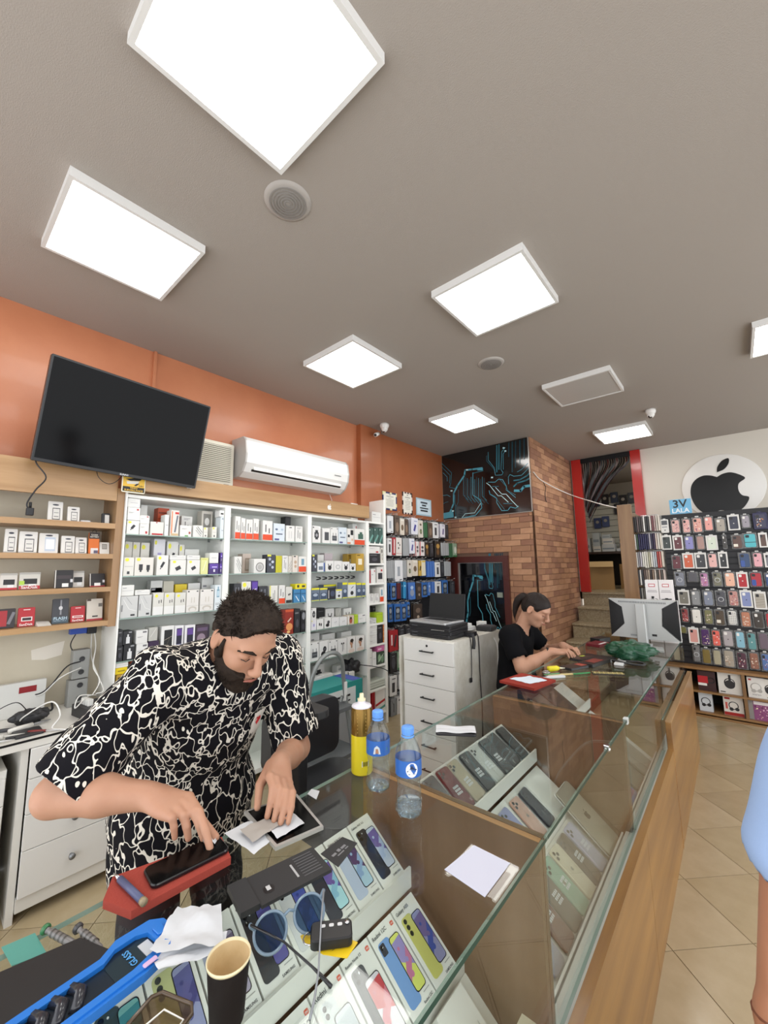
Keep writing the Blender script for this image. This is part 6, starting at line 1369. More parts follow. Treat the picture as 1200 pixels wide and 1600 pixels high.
ph = [
 (0, .895, 'duo', dict(title='Galaxy A05 5G', back='20232e', scr=('6d5c98', 'b9c3d6', 'a9b6d2')), 'white phone box picturing a black phone, nearest the bottles in the rear tray'),
 (0, .809, 'duo', dict(title='Galaxy A34 5G', back='b3bed4', scr=('4e3c66', 'a6c4d6', '8aa6cc')), 'white phone box picturing a pale blue phone under the black card'),
 (0, .723, 'duo', dict(title='Galaxy A12 5G', back='2a2c38', scr=('6b58a0', 'a9d4dc', '88b8d0')), 'white phone box picturing a dark phone with a teal screen'),
 (0, .637, 'duo', dict(title='Galaxy A12', back='c9cacc', scr=('3f4ea0', '6d7ec4', '2b3a86')), 'white phone box picturing a silver phone behind the sunglasses lens'),
 (0, .551, 'duo', dict(title='Galaxy A24', back='1e1f27', scr=('3f3a7c', '4e4a90', '2a2860')), 'white phone box picturing a black phone with a deep violet screen'),
 (0, .465, 'duo', dict(title='Galaxy A14', back='9a9cb0', scr=('6b6078', '9c94a8', '5a5668')), 'white phone box picturing a lilac grey phone behind the paper cup'),
 (0, .379, 'tri', dict(title='Galaxy A05', back='b9bb86', scr=('5a5a90', '8f93b8', '46467c')), 'white phone box picturing a pale yellow phone beneath the blue case'),
 (0, .293, 'duo', dict(title='Galaxy A04', back='2c3a3c', scr=('3c7c84', '6fa6a4', '2c5c64')), 'white phone box picturing a teal screen beneath the blue case'),
 (0, .207, 'duo', dict(title='Galaxy A03', back='30323c', scr=('4a4c7c', '8086a8', '3a3c64')), 'white phone box picturing a dark blue phone near the left edge'),
 (1, .895, 'tri', dict(title='Galaxy A05', back='c2c06c', scr=('6c5f90', '8a8ab0', '3d4f9a')), 'white phone box picturing a yellow phone, nearest end of the middle tray'),
 (1, .809, 'sq', dict(title='Redmi 12C', brand_='Redmi 12C', back='6d93c8', scr=('8f84b8', 'c9d069', 'b76f92'), maker='r'), 'white phone box picturing a blue phone with a rainbow screen'),
 (1, .723, 'front', dict(title='Redmi Note 12', brand_='', back='3a3c42', scr=('b5373f', 'c9c3cc', 'c06a78'), maker='r'), 'white phone box picturing a grey phone with a red flower screen'),
 (1, .637, 'front', dict(title='Redmi 12', brand_='', back='cfd2d4', scr=('b7bfc8', 'd3d8dc', 'a9b0b8'), maker='r'), 'white phone box picturing a pale phone with three black lenses'),
 (1, .551, 'none', dict(title='Redmi 12', big=True, brand_='XIAOMI', back='c9cacb', scr=('c4c8cc', 'd6d9da', 'b4b8bc'), maker='r'), 'phone box lettered Redmi 12 in large type', ),
 (1, .465, 'duo', dict(title='Galaxy A04', back='c9c4c4', scr=('c9c2c8', 'd4d2d6', 'b8b4bc')), 'white phone box picturing a pale grey phone in the middle tray'),
 (1, .379, 'duo', dict(title='Galaxy A04s', back='4c5a4c', scr=('6a9a7c', '9ac4a4', '4c7c64')), 'white phone box picturing a green screen in the middle tray'),
 (2, .855, 'blank', dict(title='CARTON', wd=.10), 'plain beige carton at the end of the lowest tray'),
 (2, .735, 'sq', dict(title='Redmi 12', brand_='Redmi', back='6d8fb4', scr=('7c9ac4', 'aac4d8', '5a7ca8'), maker='r'), 'white phone box picturing a light blue phone in the lowest tray'),
 (2, .645, 'sq', dict(title='Redmi 12', brand_='Redmi', back='c2c6ca', scr=('c0c6cc', 'd4d8da', 'a8b0b8'), maker='r'), 'white phone box with an orange badge in the lowest tray'),
 (2, .555, 'duo', dict(title='Galaxy', back='c8cacb', scr=('b0b4c0', 'd0d2d8', 'a0a4b4')), 'pale phone box second from the picture bottom in lowest tray'),
 (2, .465, 'duo', dict(title='Galaxy', back='9ca0a4', scr=('9094a8', 'b8bcc8', '80849c')), 'grey phone box at the picture bottom in the lowest tray'),
]
for row, y, kd, kw, lb in ph: phonebox(kd, row, y, lb, **kw)
# big lettering on the Redmi box
# loose price slips and bubble wrap in front of the middle tray
bw = glassy('bubble_wrap', 'f4f5f5', 1.22, .08, .05)
v = []; n = 12
for i in range(n + 1):
    for j in range(n + 1):
        a, b_ = i / n, j / n; p = slope(-.594, .49 + .17 * a, .540) @ Vector((0, -.006 - .006 * math.sin(9 * a + 4 * b_) ** 2 - .003 * math.sin(13 * b_ + 2 * a), -.01 + .16 * b_)); v.append(p)
MB().raw(v, [(i * (n + 1) + j, (i + 1) * (n + 1) + j, (i + 1) * (n + 1) + j + 1, i * (n + 1) + j + 1) for i in range(n) for j in range(n)], bw, True).build('bubble_wrap_sheet', label='clear bubble wrap lying over the pale phone boxes', cat='wrapping')
for k in range(3):     # boxes lying behind/below the middle tray on the ledge
    y = .60 + k * .115; MB().box(-.435, -.40, y, y + .10, .469, .469 + .05 + .012 * k, P(['d8d6d0', 'c9c6bc', 'cfc7b0'][k])).build('low_box', label=['white low box standing on the front ledge', 'grey-white low box standing on the front ledge', 'cream low box standing on the front ledge nearest the middle counter'][k], cat='box')

# ---- bare phones in clear bags, middle counter
def bagged(row, y, c, lb, L=.150, wd=.072, cams=3, sticker=(.5, .45), apple=False, bag=True, tilt=0.):
    o = MB().rbox(-wd / 2, wd / 2, 0, .0085, 0, L, P(c, .25), .011, 'y', 4).build('used_phone', None, label=lb, cat='phone', group='second-hand phones in the middle counter')
    x, z = ROW[row]; o.matrix_world = slope(x, y, z) @ Matrix.Translation((0, .018, .006)) @ Matrix.Rotation(R(tilt), 4, 'Y')
    p = MB().rbox(-wd / 2 + .004, -wd / 2 + .034, -.0016, 0, L - .038, L - .005, P(c, .2), .007, 'y', 3)
    for k in range(cams):
        px, pz = (-wd / 2 + .012 + (.014 if k == 2 else 0), L - .013 - (k % 2) * .016 - (.008 if k == 2 else 0))
        p.lathe([(0, -.003), (.0052, -.003), (.0058, -.0016)], P('101114', .1), (px, 0, pz), 12, 'y')
    p.build('camera_bump', o)
    if sticker:
        p = MB(); sx, sz = (sticker[0] - .5) * wd, sticker[1] * L
        for i in range(4):
            for j in range(3): p.box(sx - .014 + i * .008, sx - .0085 + i * .008, -.0006, -.0001, sz - .014 + j * .011, sz - .006 + j * .011, P('d8dadc'))
        p.build('spec_sticker', o)
    if apple: MB(Matrix.Translation((0, -.0004, L * .52)) @ Matrix.Scale(.006, 4)).prism(APPLE, -.05, 0, P('8a8278', .2)).prism(LEAF, -.05, 0, P('8a8278', .2)).build('apple_mark', o)
    if bag:
        m = clear_film; v = []; n = 6; rr = random.Random(int(y * 1000) + row)
        for i in range(n + 1):
            for j in range(n + 1): v.append((-wd / 2 - .002 + (wd + .004) * i / n, -.0035 - rr.uniform(0, .004), -.002 + (L + .004) * j / n))
        MB().raw(v, [(i * (n + 1) + j, (i + 1) * (n + 1) + j, (i + 1) * (n + 1) + j + 1, i * (n + 1) + j + 1) for i in range(n) for j in range(n)], m, False).build('clear_bag', o)
    return o
r0 = [(1.085, '2b2b2e', 'dark phone in a crumpled bag'), (1.165, '4a3c3c', 'brown-black phone with a white sticker'), (1.245, '45484c', 'graphite phone'), (1.325, '6b1622', 'dark red phone'), (1.405, 'b9ab90', 'pale gold phone with three lenses'), (1.485, '3a3c40', 'black phone in a shiny bag'), (1.565, 'c2c3be', 'silver phone with three lenses'), (1.645, '35383c', 'dark grey phone in a bag'), (1.725, '24262a', 'black phone near the far board'), (1.805, '1e2023', 'last black phone against the far board')]
for k, (y, c, lb) in enumerate(r0): bagged(0, y, c, f'{lb}, {ORD[k]} from left in the upper tray', sticker=(.5, .42) if k in (1, 2, 3, 4, 5, 6, 7) else None, tilt=(-2, 3, -1, 2)[k % 4])
r1 = [(1.39, 'cfc4a4', 'cream gold phone with three lenses', 0), (1.475, '8d90b8', 'lavender phone with a sticker', 0), (1.56, 'c9a08e', 'rose gold phone', 1), (1.65, '2e2c36', 'black glossy phone with a price tag', 0)]
for k, (y, c, lb, ap) in enumerate(r1): bagged(1, y, c, f'{lb}, {ORD[k]} from left in the middle tray', L=.14, wd=.068, apple=bool(ap), sticker=(.5, .3) if k < 2 else None, tilt=(3, -3, 2, -2)[k])
bagged(1, 1.30, 'b9b7ae', 'white phone lying under the front board shadow in the middle tray', L=.14, wd=.068)
r2 = [(1.205, 'a9a5b4', 'pale lilac phone'), (1.295, '6a3a30', 'red-brown phone with a big white label'), (1.372, '5c544a', 'dark bagged phone'), (1.448, '8fb39c', 'mint green phone'), (1.525, 'd6cdb4', 'cream phone'), (1.60, '5a4c40', 'brown bagged phone'), (1.676, 'b3b0c6', 'lavender phone beside the tablet')]
for k, (y, c, lb) in enumerate(r2): bagged(2, y, c, f'{lb}, {ORD[k]} from left in the lowest tray', apple=k in (3, 4), sticker=(.55, .5) if k not in (0, 4) else None, tilt=(1, -1)[k % 2])
t = thing('silver_tablet', 'large silver tablet with a dark apple mark leaning in the lowest tray', 'tablet', M=slope(-.437, 1.793, .447) @ Matrix.Rotation(R(4), 4, 'X'))
MB().rbox(-.068, .068, .0, .008, 0, .235, mat('alu_back', 'a9a596', .3, .5), .012, 'y', 4).rbox(-.070, .070, .008, .011, -.002, .237, P('d8d8d4'), .012, 'y', 4).build('body', t)
MB(Matrix.Translation((0, -.0004, .12)) @ Matrix.Scale(.014, 4)).prism(APPLE, -.03, 0, P('3a3630', .2)).prism(LEAF, -.03, 0, P('3a3630', .2)).build('apple_mark', t)
# ---- far counter contents
def flat(row, y, L, wd, th, c, lb, nm, cat, decs=()):
    mb = MB().rbox(-wd / 2, wd / 2, 0, th, 0, L, P(c, .3), .006, 'y', 2); face_decals(mb, wd, L, decs, 0); o = mb.build(nm, None, label=lb, cat=cat); x, z = ROW[row]; o.matrix_world = slope(x, y, z) @ Matrix.Translation((0, .005, .005)); return o
flat(0, 2.03, .16, .09, .01, '4a3a30', 'brown phone back at the left of the far counter tray', 'used_phone', 'phone', [('e', .3, .8, .12, .06, 'd8d4cc')])
flat(0, 2.16, .17, .13, .012, '86817a', 'grey tablet lying in the far counter', 'grey_tablet', 'tablet')
flat(0, 2.30, .17, .10, .012, '5a5552', 'dark tablet in the far counter behind the grey one', 'dark_tablet', 'tablet')
flat(0, 2.46, .19, .16, .014, '3c3a3a', 'dark laptop lid in the far counter', 'closed_laptop', 'laptop')
flat(1, 2.10, .15, .08, .01, 'c9c6bf', 'white phone in the middle tray of the far counter', 'used_phone', 'phone', [('e', .3, .85, .12, .06, '202024')])
flat(1, 2.30, .15, .13, .02, '4a4ea8', 'blue and violet box in the far counter', 'gift_box', 'box', [('l', 0, .8, 1, .5, .25, '7c2a5c'), ('e', .5, .2, .4, .12, 'd8b070')])
flat(1, 2.50, .15, .12, .02, '6a5c9a', 'violet printed box farther along in the far counter', 'gift_box', 'box', [('r', .1, .9, .6, .9, 'b04a5a')])
flat(2, 2.05, .16, .10, .016, 'c9c4b4', 'cream box at the left of the lowest far tray', 'phone_box', 'box', [('r', .2, .8, .3, .7, 'b8a878')])
flat(2, 2.19, .17, .14, .02, '6d7cb0', 'blue box with a yellow band in the lowest far tray', 'phone_box', 'box', [('l', 0, .8, 1, .9, .2, 'd0b464'), ('r', .2, .8, .35, .6, 'a9b0a4'), ('r', .1, .9, .08, .2, '8f5a74')])
flat(2, 2.36, .17, .15, .02, '77736c', 'grey framed tablet in the lowest far tray', 'grey_tablet', 'tablet')
flat(2, 2.56, .17, .18, .016, '86807a', 'clear bagged grey laptop in the lowest far tray', 'bagged_laptop', 'laptop')

# ================================================================ THINGS ON THE COUNTER
TZ = .8705
def quadsheet(pts, z, th, m, nm, lb, cat, group=None, curl=0.):
    n = len(pts); b = MB().prism([(p[0], p[1]) for p in pts], z, z + th, m, 'z'); return b.build(nm, label=lb, cat=cat, group=group)
mat_red = mat('mat_red', '963f35', .85, bump=(200, .3), spec=.2)
a0 = math.atan2(.197, .041)
quadsheet([(-.988, .315), (-.935, .512), (-.858, .492), (-.868, .31), (-.935, .285)], TZ, .014, mat_red, 'repair_mat', 'brick red repair mat under the phone being cleaned', 'mat')
t = thing('smartphone', 'black smartphone lying on the red mat under the man\'s fingers', 'phone', (-.913, .427, TZ + .0145), math.atan2(.13, .012))
MB().rbox(-.0745, .0745, -.034, .034, 0, .0078, P('131418', .25), .012, 'z', 5).build('body', t); MB().rbox(-.072, .072, -.032, .032, .0078, .0086, screen_m, .011, 'z', 5).build('screen', t)
t = thing('stylus_knife', 'grey-blue barrel pry tool with a steel tip on the red mat', 'tool', (-.925, .322, TZ + .020), math.atan2(.012, .122) + math.pi)
MB().tube([(-.055, 0, 0), (.035, 0, 0)], .006, P('4c5272', .4), 10).build('barrel', t); MB().tube([(.035, 0, 0), (.062, 0, 0)], [.004, .001], chrome, 8).build('blade', t); MB().tube([(-.064, 0, 0), (-.055, 0, 0)], .0065, P('8f8064'), 10).build('cap', t)
# blue holster-like case
t = thing('blue_case', 'bright blue plastic case lettered GLASS lying at the picture bottom', 'case', (-.7775, .25, TZ), math.atan2(.10, -.012))
bl = mat('case_blue', '1f6fc4', .4, coat=.2); fr = MB()
outl = [(-.13, -.045), (.03, -.052), (.085, -.042), (.098, -.02), (.096, .022), (.080, .040), (.03, .046), (.0, .030), (-.13, .036)]
inn = [(-.13, -.030), (.02, -.036), (.06, -.028), (.066, -.010), (.064, .014), (.05, .024), (.02, .026), (.0, .014), (-.13, .020)]
def ring_(o_, i_, z0, z1, m):
    n = len(o_); v = [(x, y, z0) for x, y in o_] + [(x, y, z1) for x, y in o_] + [(x, y, z1) for x, y in i_] + [(x, y, z0) for x, y in i_]
    f = []
    for k in range(n):
        q = (k + 1) % n
        f += [(k, q, n + q, n + k), (n + k, n + q, 2 * n + q, 2 * n + k), (2 * n + k, 2 * n + q, 3 * n + q, 3 * n + k), (3 * n + k, 3 * n + q, q, k)]
    return v, f
fr.raw(*ring_(outl, inn, 0, .012, bl), bl); o2 = [(x * .97, y * .9) for x, y in outl]; fr.raw(*ring_(o2, [(x * 1.0, y * .96) for x, y in inn], .012, .015, bl), bl)
fr.build('frame', t)
MB().prism(inn, .002, .008, P('14202c', .3), 'z').build('inner_sheet', t)
MB().prism([(.0, -.03), (.062, -.024), (.06, .02), (.0, .012)], .0081, .0085, P('1b2c34', .3), 'z').build('label_panel', t)
MB(Matrix.Translation((.030, -.004, .0096)) @ Matrix.Rotation(R(90), 4, 'Z')).text('GLASS', 0, 0, .036, P('4f9ad8'), 0, True, 'z').build('lettering', t)
MB().box(.046, .062, -.022, .008, .0086, .0092, P('b8bcc0')).build('barcode_sticker', t)
MB().rbox(.070, .084, -.010, .012, .015, .018, mat('case_blue'), .003, 'z').rbox(.03, .05, -.048, -.04, .015, .017, P('c9a9cc'), .002, 'z').build('latch', t)
for k in range(4): MB().tube([(-.115 + k * .022, -.022, .008), (-.10 + k * .022, 0, .011), (-.105 + k * .022, .018, .008)], .008, P('2c2d33', .2), 10).build('rib', t)
quadsheet([(-.915, .09), (-.878, .238), (-.818, .262), (-.79, .225), (-.80, .09)], TZ, .012, P('151517', .5), 'black_box', 'flat black box lying beside the blue case at the left edge', 'box')
quadsheet([(-.973, .154), (-.965, .195), (-.903, .200), (-.917, .160)], TZ, .001, P('4f8f84'), 'teal_card', 'small teal card on the glass near the left edge', 'card')
def screwdriver(p0, p1, capc, lb):
    p0, p1 = Vector(p0), Vector(p1); d = p1 - p0; L = d.length; t = thing('precision_screwdriver', lb, 'screwdriver', p0, math.atan2(d.y, d.x))
    M_ = Matrix.Rotation(-math.asin(d.z / L), 4, 'Y'); mm = P('6d6a68', .3)
    MB(M_).lathe([(0, -.002), (.0078, 0), (.0078, .004), (.005, .006)], P(capc, .3), seg=16, axis='x').build('spin_cap', t)
    b = MB(M_).lathe([(.0045, .007), (.0032, .012), (.0055, .018), (.0055, L * .55), (.0036, L * .62), (.0036, L * .72), (.0017, L * .76), (.0015, L * .97), (.0005, L)], mm, seg=16, axis='x')
    for k in range(4): b.lathe([(.0058, .02 + k * .010), (.0058, .024 + k * .010)], P('45433f', .3), seg=16, axis='x')
    b.build('shaft', t)
screwdriver((-.945, .204, .882), (-.832, .248, .874), '2f6a40', 'steel precision screwdriver with a green cap')
screwdriver((-.905, .240, .882), (-.815, .264, .874), '3a3a3c', 'steel precision screwdriver with a dark cap')
# white tissue / leaflet
def crumple(corners, z, nm, lb, cat, seed, amp=.006, n=10, m=None, lift=None):
    (a, b, c, d) = [Vector(p) for p in corners]; rr = random.Random(seed); ph = [rr.uniform(0, 6) for _ in range(6)]; v = []
    for i in range(n + 1):
        for j in range(n + 1):
            s_, t_ = i / n, j / n; p = a * (1 - s_) * (1 - t_) + b * s_ * (1 - t_) + c * s_ * t_ + d * (1 - s_) * t_
            h = amp * (abs(math.sin(5 * s_ + ph[0]) * math.cos(4 * t_ + ph[1])) + .5 * abs(math.sin(9 * (s_ + t_) + ph[2])))
            if lift: h += lift(s_, t_)
            v.append((p.x, p.y, z + h))
    m = m or mat('paper_white', 'c8cace', .8); f = [(i * (n + 1) + j, (i + 1) * (n + 1) + j, (i + 1) * (n + 1) + j + 1, i * (n + 1) + j + 1) for i in range(n) for j in range(n)]
    return MB().raw(v, f, m, True).build(nm, label=lb, cat=cat)
crumple([(-.752, .298, 0), (-.81, .365, 0), (-.757, .418, 0), (-.672, .378, 0)], TZ + .012, 'crumpled_leaflet', 'crumpled white leaflet beside the blue case', 'paper', 4, .010)
crumple([(-.72, .30, 0), (-.752, .298, 0), (-.70, .40, 0), (-.672, .375, 0)], TZ + .010, 'folded_receipt', 'folded receipt under the crumpled leaflet', 'paper', 9, .004)
# smoked plastic cover at the picture bottom
t = thing('smoked_plastic_tray', 'small brown translucent plastic tray between the blue case and the cup', 'tray', (-.64, .262, TZ), math.atan2(.036, .088))
sm_ = glassy('smoked_plastic', '8a7660', 1.5, .02, .25); rim_ = [(-.036, -.045), (.036, -.045), (.036, .032), (.026, .042), (-.026, .042), (-.036, .032)]
MB().tube([(x, y, .012) for x, y in rim_ + rim_[:1]], .0026, P('4e3f30', .2), 8).build('rim', t)
MB().raw([(x, y, .012) for x, y in rim_] + [(x * .93, y * .93, .001) for x, y in rim_], [(k, (k + 1) % 6, 6 + (k + 1) % 6, 6 + k) for k in range(6)] + [tuple(range(6, 12))], sm_).build('shell', t)
MB().tube([(.028, -.040, .005), (.026, .028, .006), (-.010, .030, .006), (-.018, .006, .006)], .0012, P('e4e2dc'), 5).build('paper_edge', t)
# paper cup
t = thing('paper_cup', 'dark paper cup with dried coffee inside, beside the sunglasses', 'cup', (-.586, .338, TZ))
H = .078
MB().lathe([(0, .003), (.021, 0), (.0225, .004), (.0285, H - .002)], mat('cup_brown', '150d0b', .7, spec=.2), seg=36).build('cup_wall', t)
MB().lathe([(.0275, H - .003), (.0205, .02), (0, .02)], mat('coffee_foam', 'c2a87c', .85, noise=(30, .2, 'd2ba90')), seg=36).build('inner_wall', t)
MB().lathe([(.0275, H - .003), (.0287, H - .004), (.0297, H - .001), (.0287, H + .001), (.0275, H - .003)], P('d9cba4'), seg=36).build('rim', t)
# wallet, cards, key, sunglasses
t = thing('black_wallet', 'open black box sleeve lying over the phone boxes', 'wallet', (-.739, .533, TZ), math.atan2(.17, .036))
wm = mat('card_black', '222224', .55)
MB().box(-.055, .09, -.042, .042, .0, .006, wm).build('panel', t); MB().box(-.092, -.057, -.040, .040, .0, .010, wm).build('flap', t); MB().box(-.056, -.0545, -.04, .04, .006, .0065, P('0b0b0c')).build('fold_line', t)
MB().lathe([(0, .0002), (.011, 0)], P('18181a', .3), (-.03, -.012, .0063), 18).box(-.034, -.026, -.016, -.004, .0066, .007, P('b8b8b8')).build('round_badge', t)
b = MB(Matrix.Translation((.05, 0, .0063)))
for k in range(8): b.box(-.012, .028, .03 - k * .008, .032 - k * .008, 0, .0004, P('5a5a5c'))
b.box(-.024, -.020, -.02, .02, 0, .0004, P('a9a9a9')).build('fine_print', t)
quadsheet([(-.737, .632), (-.741, .700), (-.700, .707), (-.679, .630)], TZ, .001, wm, 'business_card', 'small black card with grey lettering on the phone boxes', 'card')
b = MB(Matrix.Translation((-.714, .668, TZ + .0013)) @ Matrix.Rotation(R(97), 4, 'Z'))
for x, y, w_, h in ((-.02, 0, .012, .006), (-.004, .001, .008, .008), (.010, 0, .014, .006), (-.008, -.009, .02, .003), (.012, -.008, .01, .003)): b.box(x - w_ / 2, x + w_ / 2, y - h / 2, y + h / 2, 0, .0002, P('7c7c7e'))
b.build('card_print', bpy.data.objects['business_card'])
quadsheet([(-.612, .482), (-.600, .478), (-.558, .485), (-.524, .505), (-.530, .535), (-.548, .530), (-.605, .500)], TZ, .0012, P('e2bf1e'), 'yellow_tag', 'bright yellow paper tag under the car key', 'tag')
b = MB(Matrix.Translation((-.553, .508, TZ + .0014)) @ Matrix.Rotation(R(65), 4, 'Z'))
for k in range(3): b.tube([(-.012 + .002 * k, .008 - k * .007, 0), (0, .010 - k * .007, 0), (.006, .006 - k * .007, 0), (.014, .009 - k * .007, 0)], .0005, P('6a5c18'), 4)
b.build('handwriting', bpy.data.objects['yellow_tag'])
t = thing('car_key', 'black flip car key fob with three buttons on the yellow tag', 'key', (-.566, .510, TZ + .0015), math.atan2(.045, .04))
MB().rbox(-.034, .034, -.019, .019, 0, .016, P('151517', .4), .008, 'z', 4).build('fob', t)
for k in range(3): MB().rbox(-.018 + k * .014, -.010 + k * .014, .004, .010, .016, .0168, P('c9c9ca'), .002, 'z').build('button', t)
MB().tube([(-.034 - .012 * math.sin(a * .5), .012 * math.cos(a * .5), .006) for a in range(13)], .0012, chrome, 6).build('key_ring', t)
MB().lathe([(0, .0), (.004, .0), (.004, .003), (0, .003)], chrome, (.026, .008, .0158), 12).build('rivet', t)
# sunglasses standing on their lower rims, temples folded open toward the customer side
gl = Vector((.036, .121, 0)).normalized(); gh = Vector((gl.y, -gl.x, 0)); ga = R(38); gn = gh * math.cos(ga) + Vector((0, 0, math.sin(ga))); gd = gh * math.sin(ga) - Vector((0, 0, math.cos(ga)))
G0 = Vector((-.635, .4725, .9135)); t = thing('sunglasses', 'blue-lensed round sunglasses with a clear grey frame and dark metal temples', 'sunglasses', G0)
fm = mat('frame_clear', '64798a', .15, coat=.6); lm = glassy('lens_blue', '4a6484', 1.5, .02, .14); f = MB()
gp = lambda u, w_, e=0.: gl * u + gd * w_ + gn * e
for s_ in (-1, 1):
    pts = [gp(s_ * .0335 + .0265 * math.cos(a) * (1 + .05 * math.sin(a)), .0235 - .0245 * math.sin(a)) for a in [2 * math.pi * k / 30 for k in range(30)]]
    f.tube(pts + [pts[0]], .0023, fm, 8, cap=False); MB().raw(pts, [tuple(range(len(pts)))], lm).build('lens', t)
f.tube([gp(-.010, .012), gp(0, .008, .002), gp(.010, .012)], .0024, fm, 8)
for s_ in (-1, 1): f.tube([gp(s_ * .056, .012), gp(s_ * .063, .006), gp(s_ * .064, .004, .004)], .0032, fm, 8)
f.build('frame', t)
MB().tube([gp(-.064, .004, .004), Vector((-.596, .437, .899)) - G0, Vector((-.545, .452, .883)) - G0, Vector((-.528, .456, .8775)) - G0, Vector((-.508, .458, .8735)) - G0], [.0020, .0016, .0018, .0026, .0028], P('17171a', .2), 8).build('temple', t)
MB().tube([gp(.064, .004, .004), Vector((-.580, .500, .903)) - G0, Vector((-.530, .452, .885)) - G0, Vector((-.510, .428, .878)) - G0, Vector((-.498, .410, .8735)) - G0], [.0020, .0014, .0014, .0018, .0020], P('85888c', .15), 8).build('temple', t)
# paper held by the man, silver tablet, notes
quadsheet([(-1.0 + .005, .602), (-.955, .735), (-.795, .690), (-.82, .575)], TZ, .008, mat('tablet_silver', 'b4b2ae', .25, .4), 'small_tablet', 'small black-faced tablet with a silver edge at the rear of the counter', 'tablet')
MB().prism([(-.985, .607), (-.951, .726), (-.803, .686), (-.826, .583)], TZ + .008, TZ + .0086, screen_m, 'z').build('screen', bpy.data.objects['small_tablet'])
crumple([(-.955, .528, 0), (-.945, .640, 0), (-.865, .655, 0), (-.84, .535, 0)], TZ + .004, 'white_slip', 'white paper slip under the man\'s left hand', 'paper', 12, .004)
crumple([(-.90, .60, 0), (-.91, .675, 0), (-.834, .665, 0), (-.835, .59, 0)], TZ + .0105, 'white_slip', 'white paper slip lying on the small tablet', 'paper', 13, .003)
crumple([(-.925, .55, 0), (-.915, .615, 0), (-.868, .62, 0), (-.862, .545, 0)], TZ + .0135, 'grey_cloth', 'grey cleaning cloth on the white slip', 'cloth', 15, .003, m=mat('cloth_grey', 'a39c95', .9))
crumple([(-.94, .47, 0), (-.925, .49, 0), (-.905, .485, 0), (-.915, .462, 0)], TZ + .024, 'cotton_pad', 'white cotton pad pinched over the black smartphone', 'cotton', 16, .006, 6)
quadsheet([(-.508, .763), (-.497, .866), (-.413, .864), (-.413, .752)], TZ, .0008, mat('paper_violet', 'c0c1d0', .8), 'note_paper', 'blank square note paper at the front glass edge', 'paper')
MB().prism([(-.43, .76), (-.432, .86), (-.413, .864), (-.413, .752)], TZ + .0008, TZ + .0014, mat('paper_violet'), 'z').build('folded_edge', bpy.data.objects['note_paper'])
quadsheet([(-.945, .762), (-.955, .785), (-.93, .792), (-.905, .760)], TZ, .0008, mat('paper_white'), 'paper_scrap', 'torn white paper scrap near the rear glass edge', 'paper')
t = thing('wrapped_phone', 'white wrapped phone box on the middle counter', 'phone', (-.845, 1.372, TZ), math.atan2(.075, .118))
MB().rbox(-.073, .073, -.036, .036, 0, .009, P('2c2c30', .3), .010, 'z', 4).build('phone_body', t)
n = 8; v = [(-.072 + .144 * i / n, -.034 + .068 * j / n, .0105 + .004 * abs(math.sin(6 * j / n + i * .1)) + .002 * math.sin(i * 1.1)) for i in range(n + 1) for j in range(n + 1)]
MB().raw(v, [(i * (n + 1) + j, (i + 1) * (n + 1) + j, (i + 1) * (n + 1) + j + 1, i * (n + 1) + j + 1) for i in range(n) for j in range(n)], mat('paper_white'), True).build('wrapping', t)

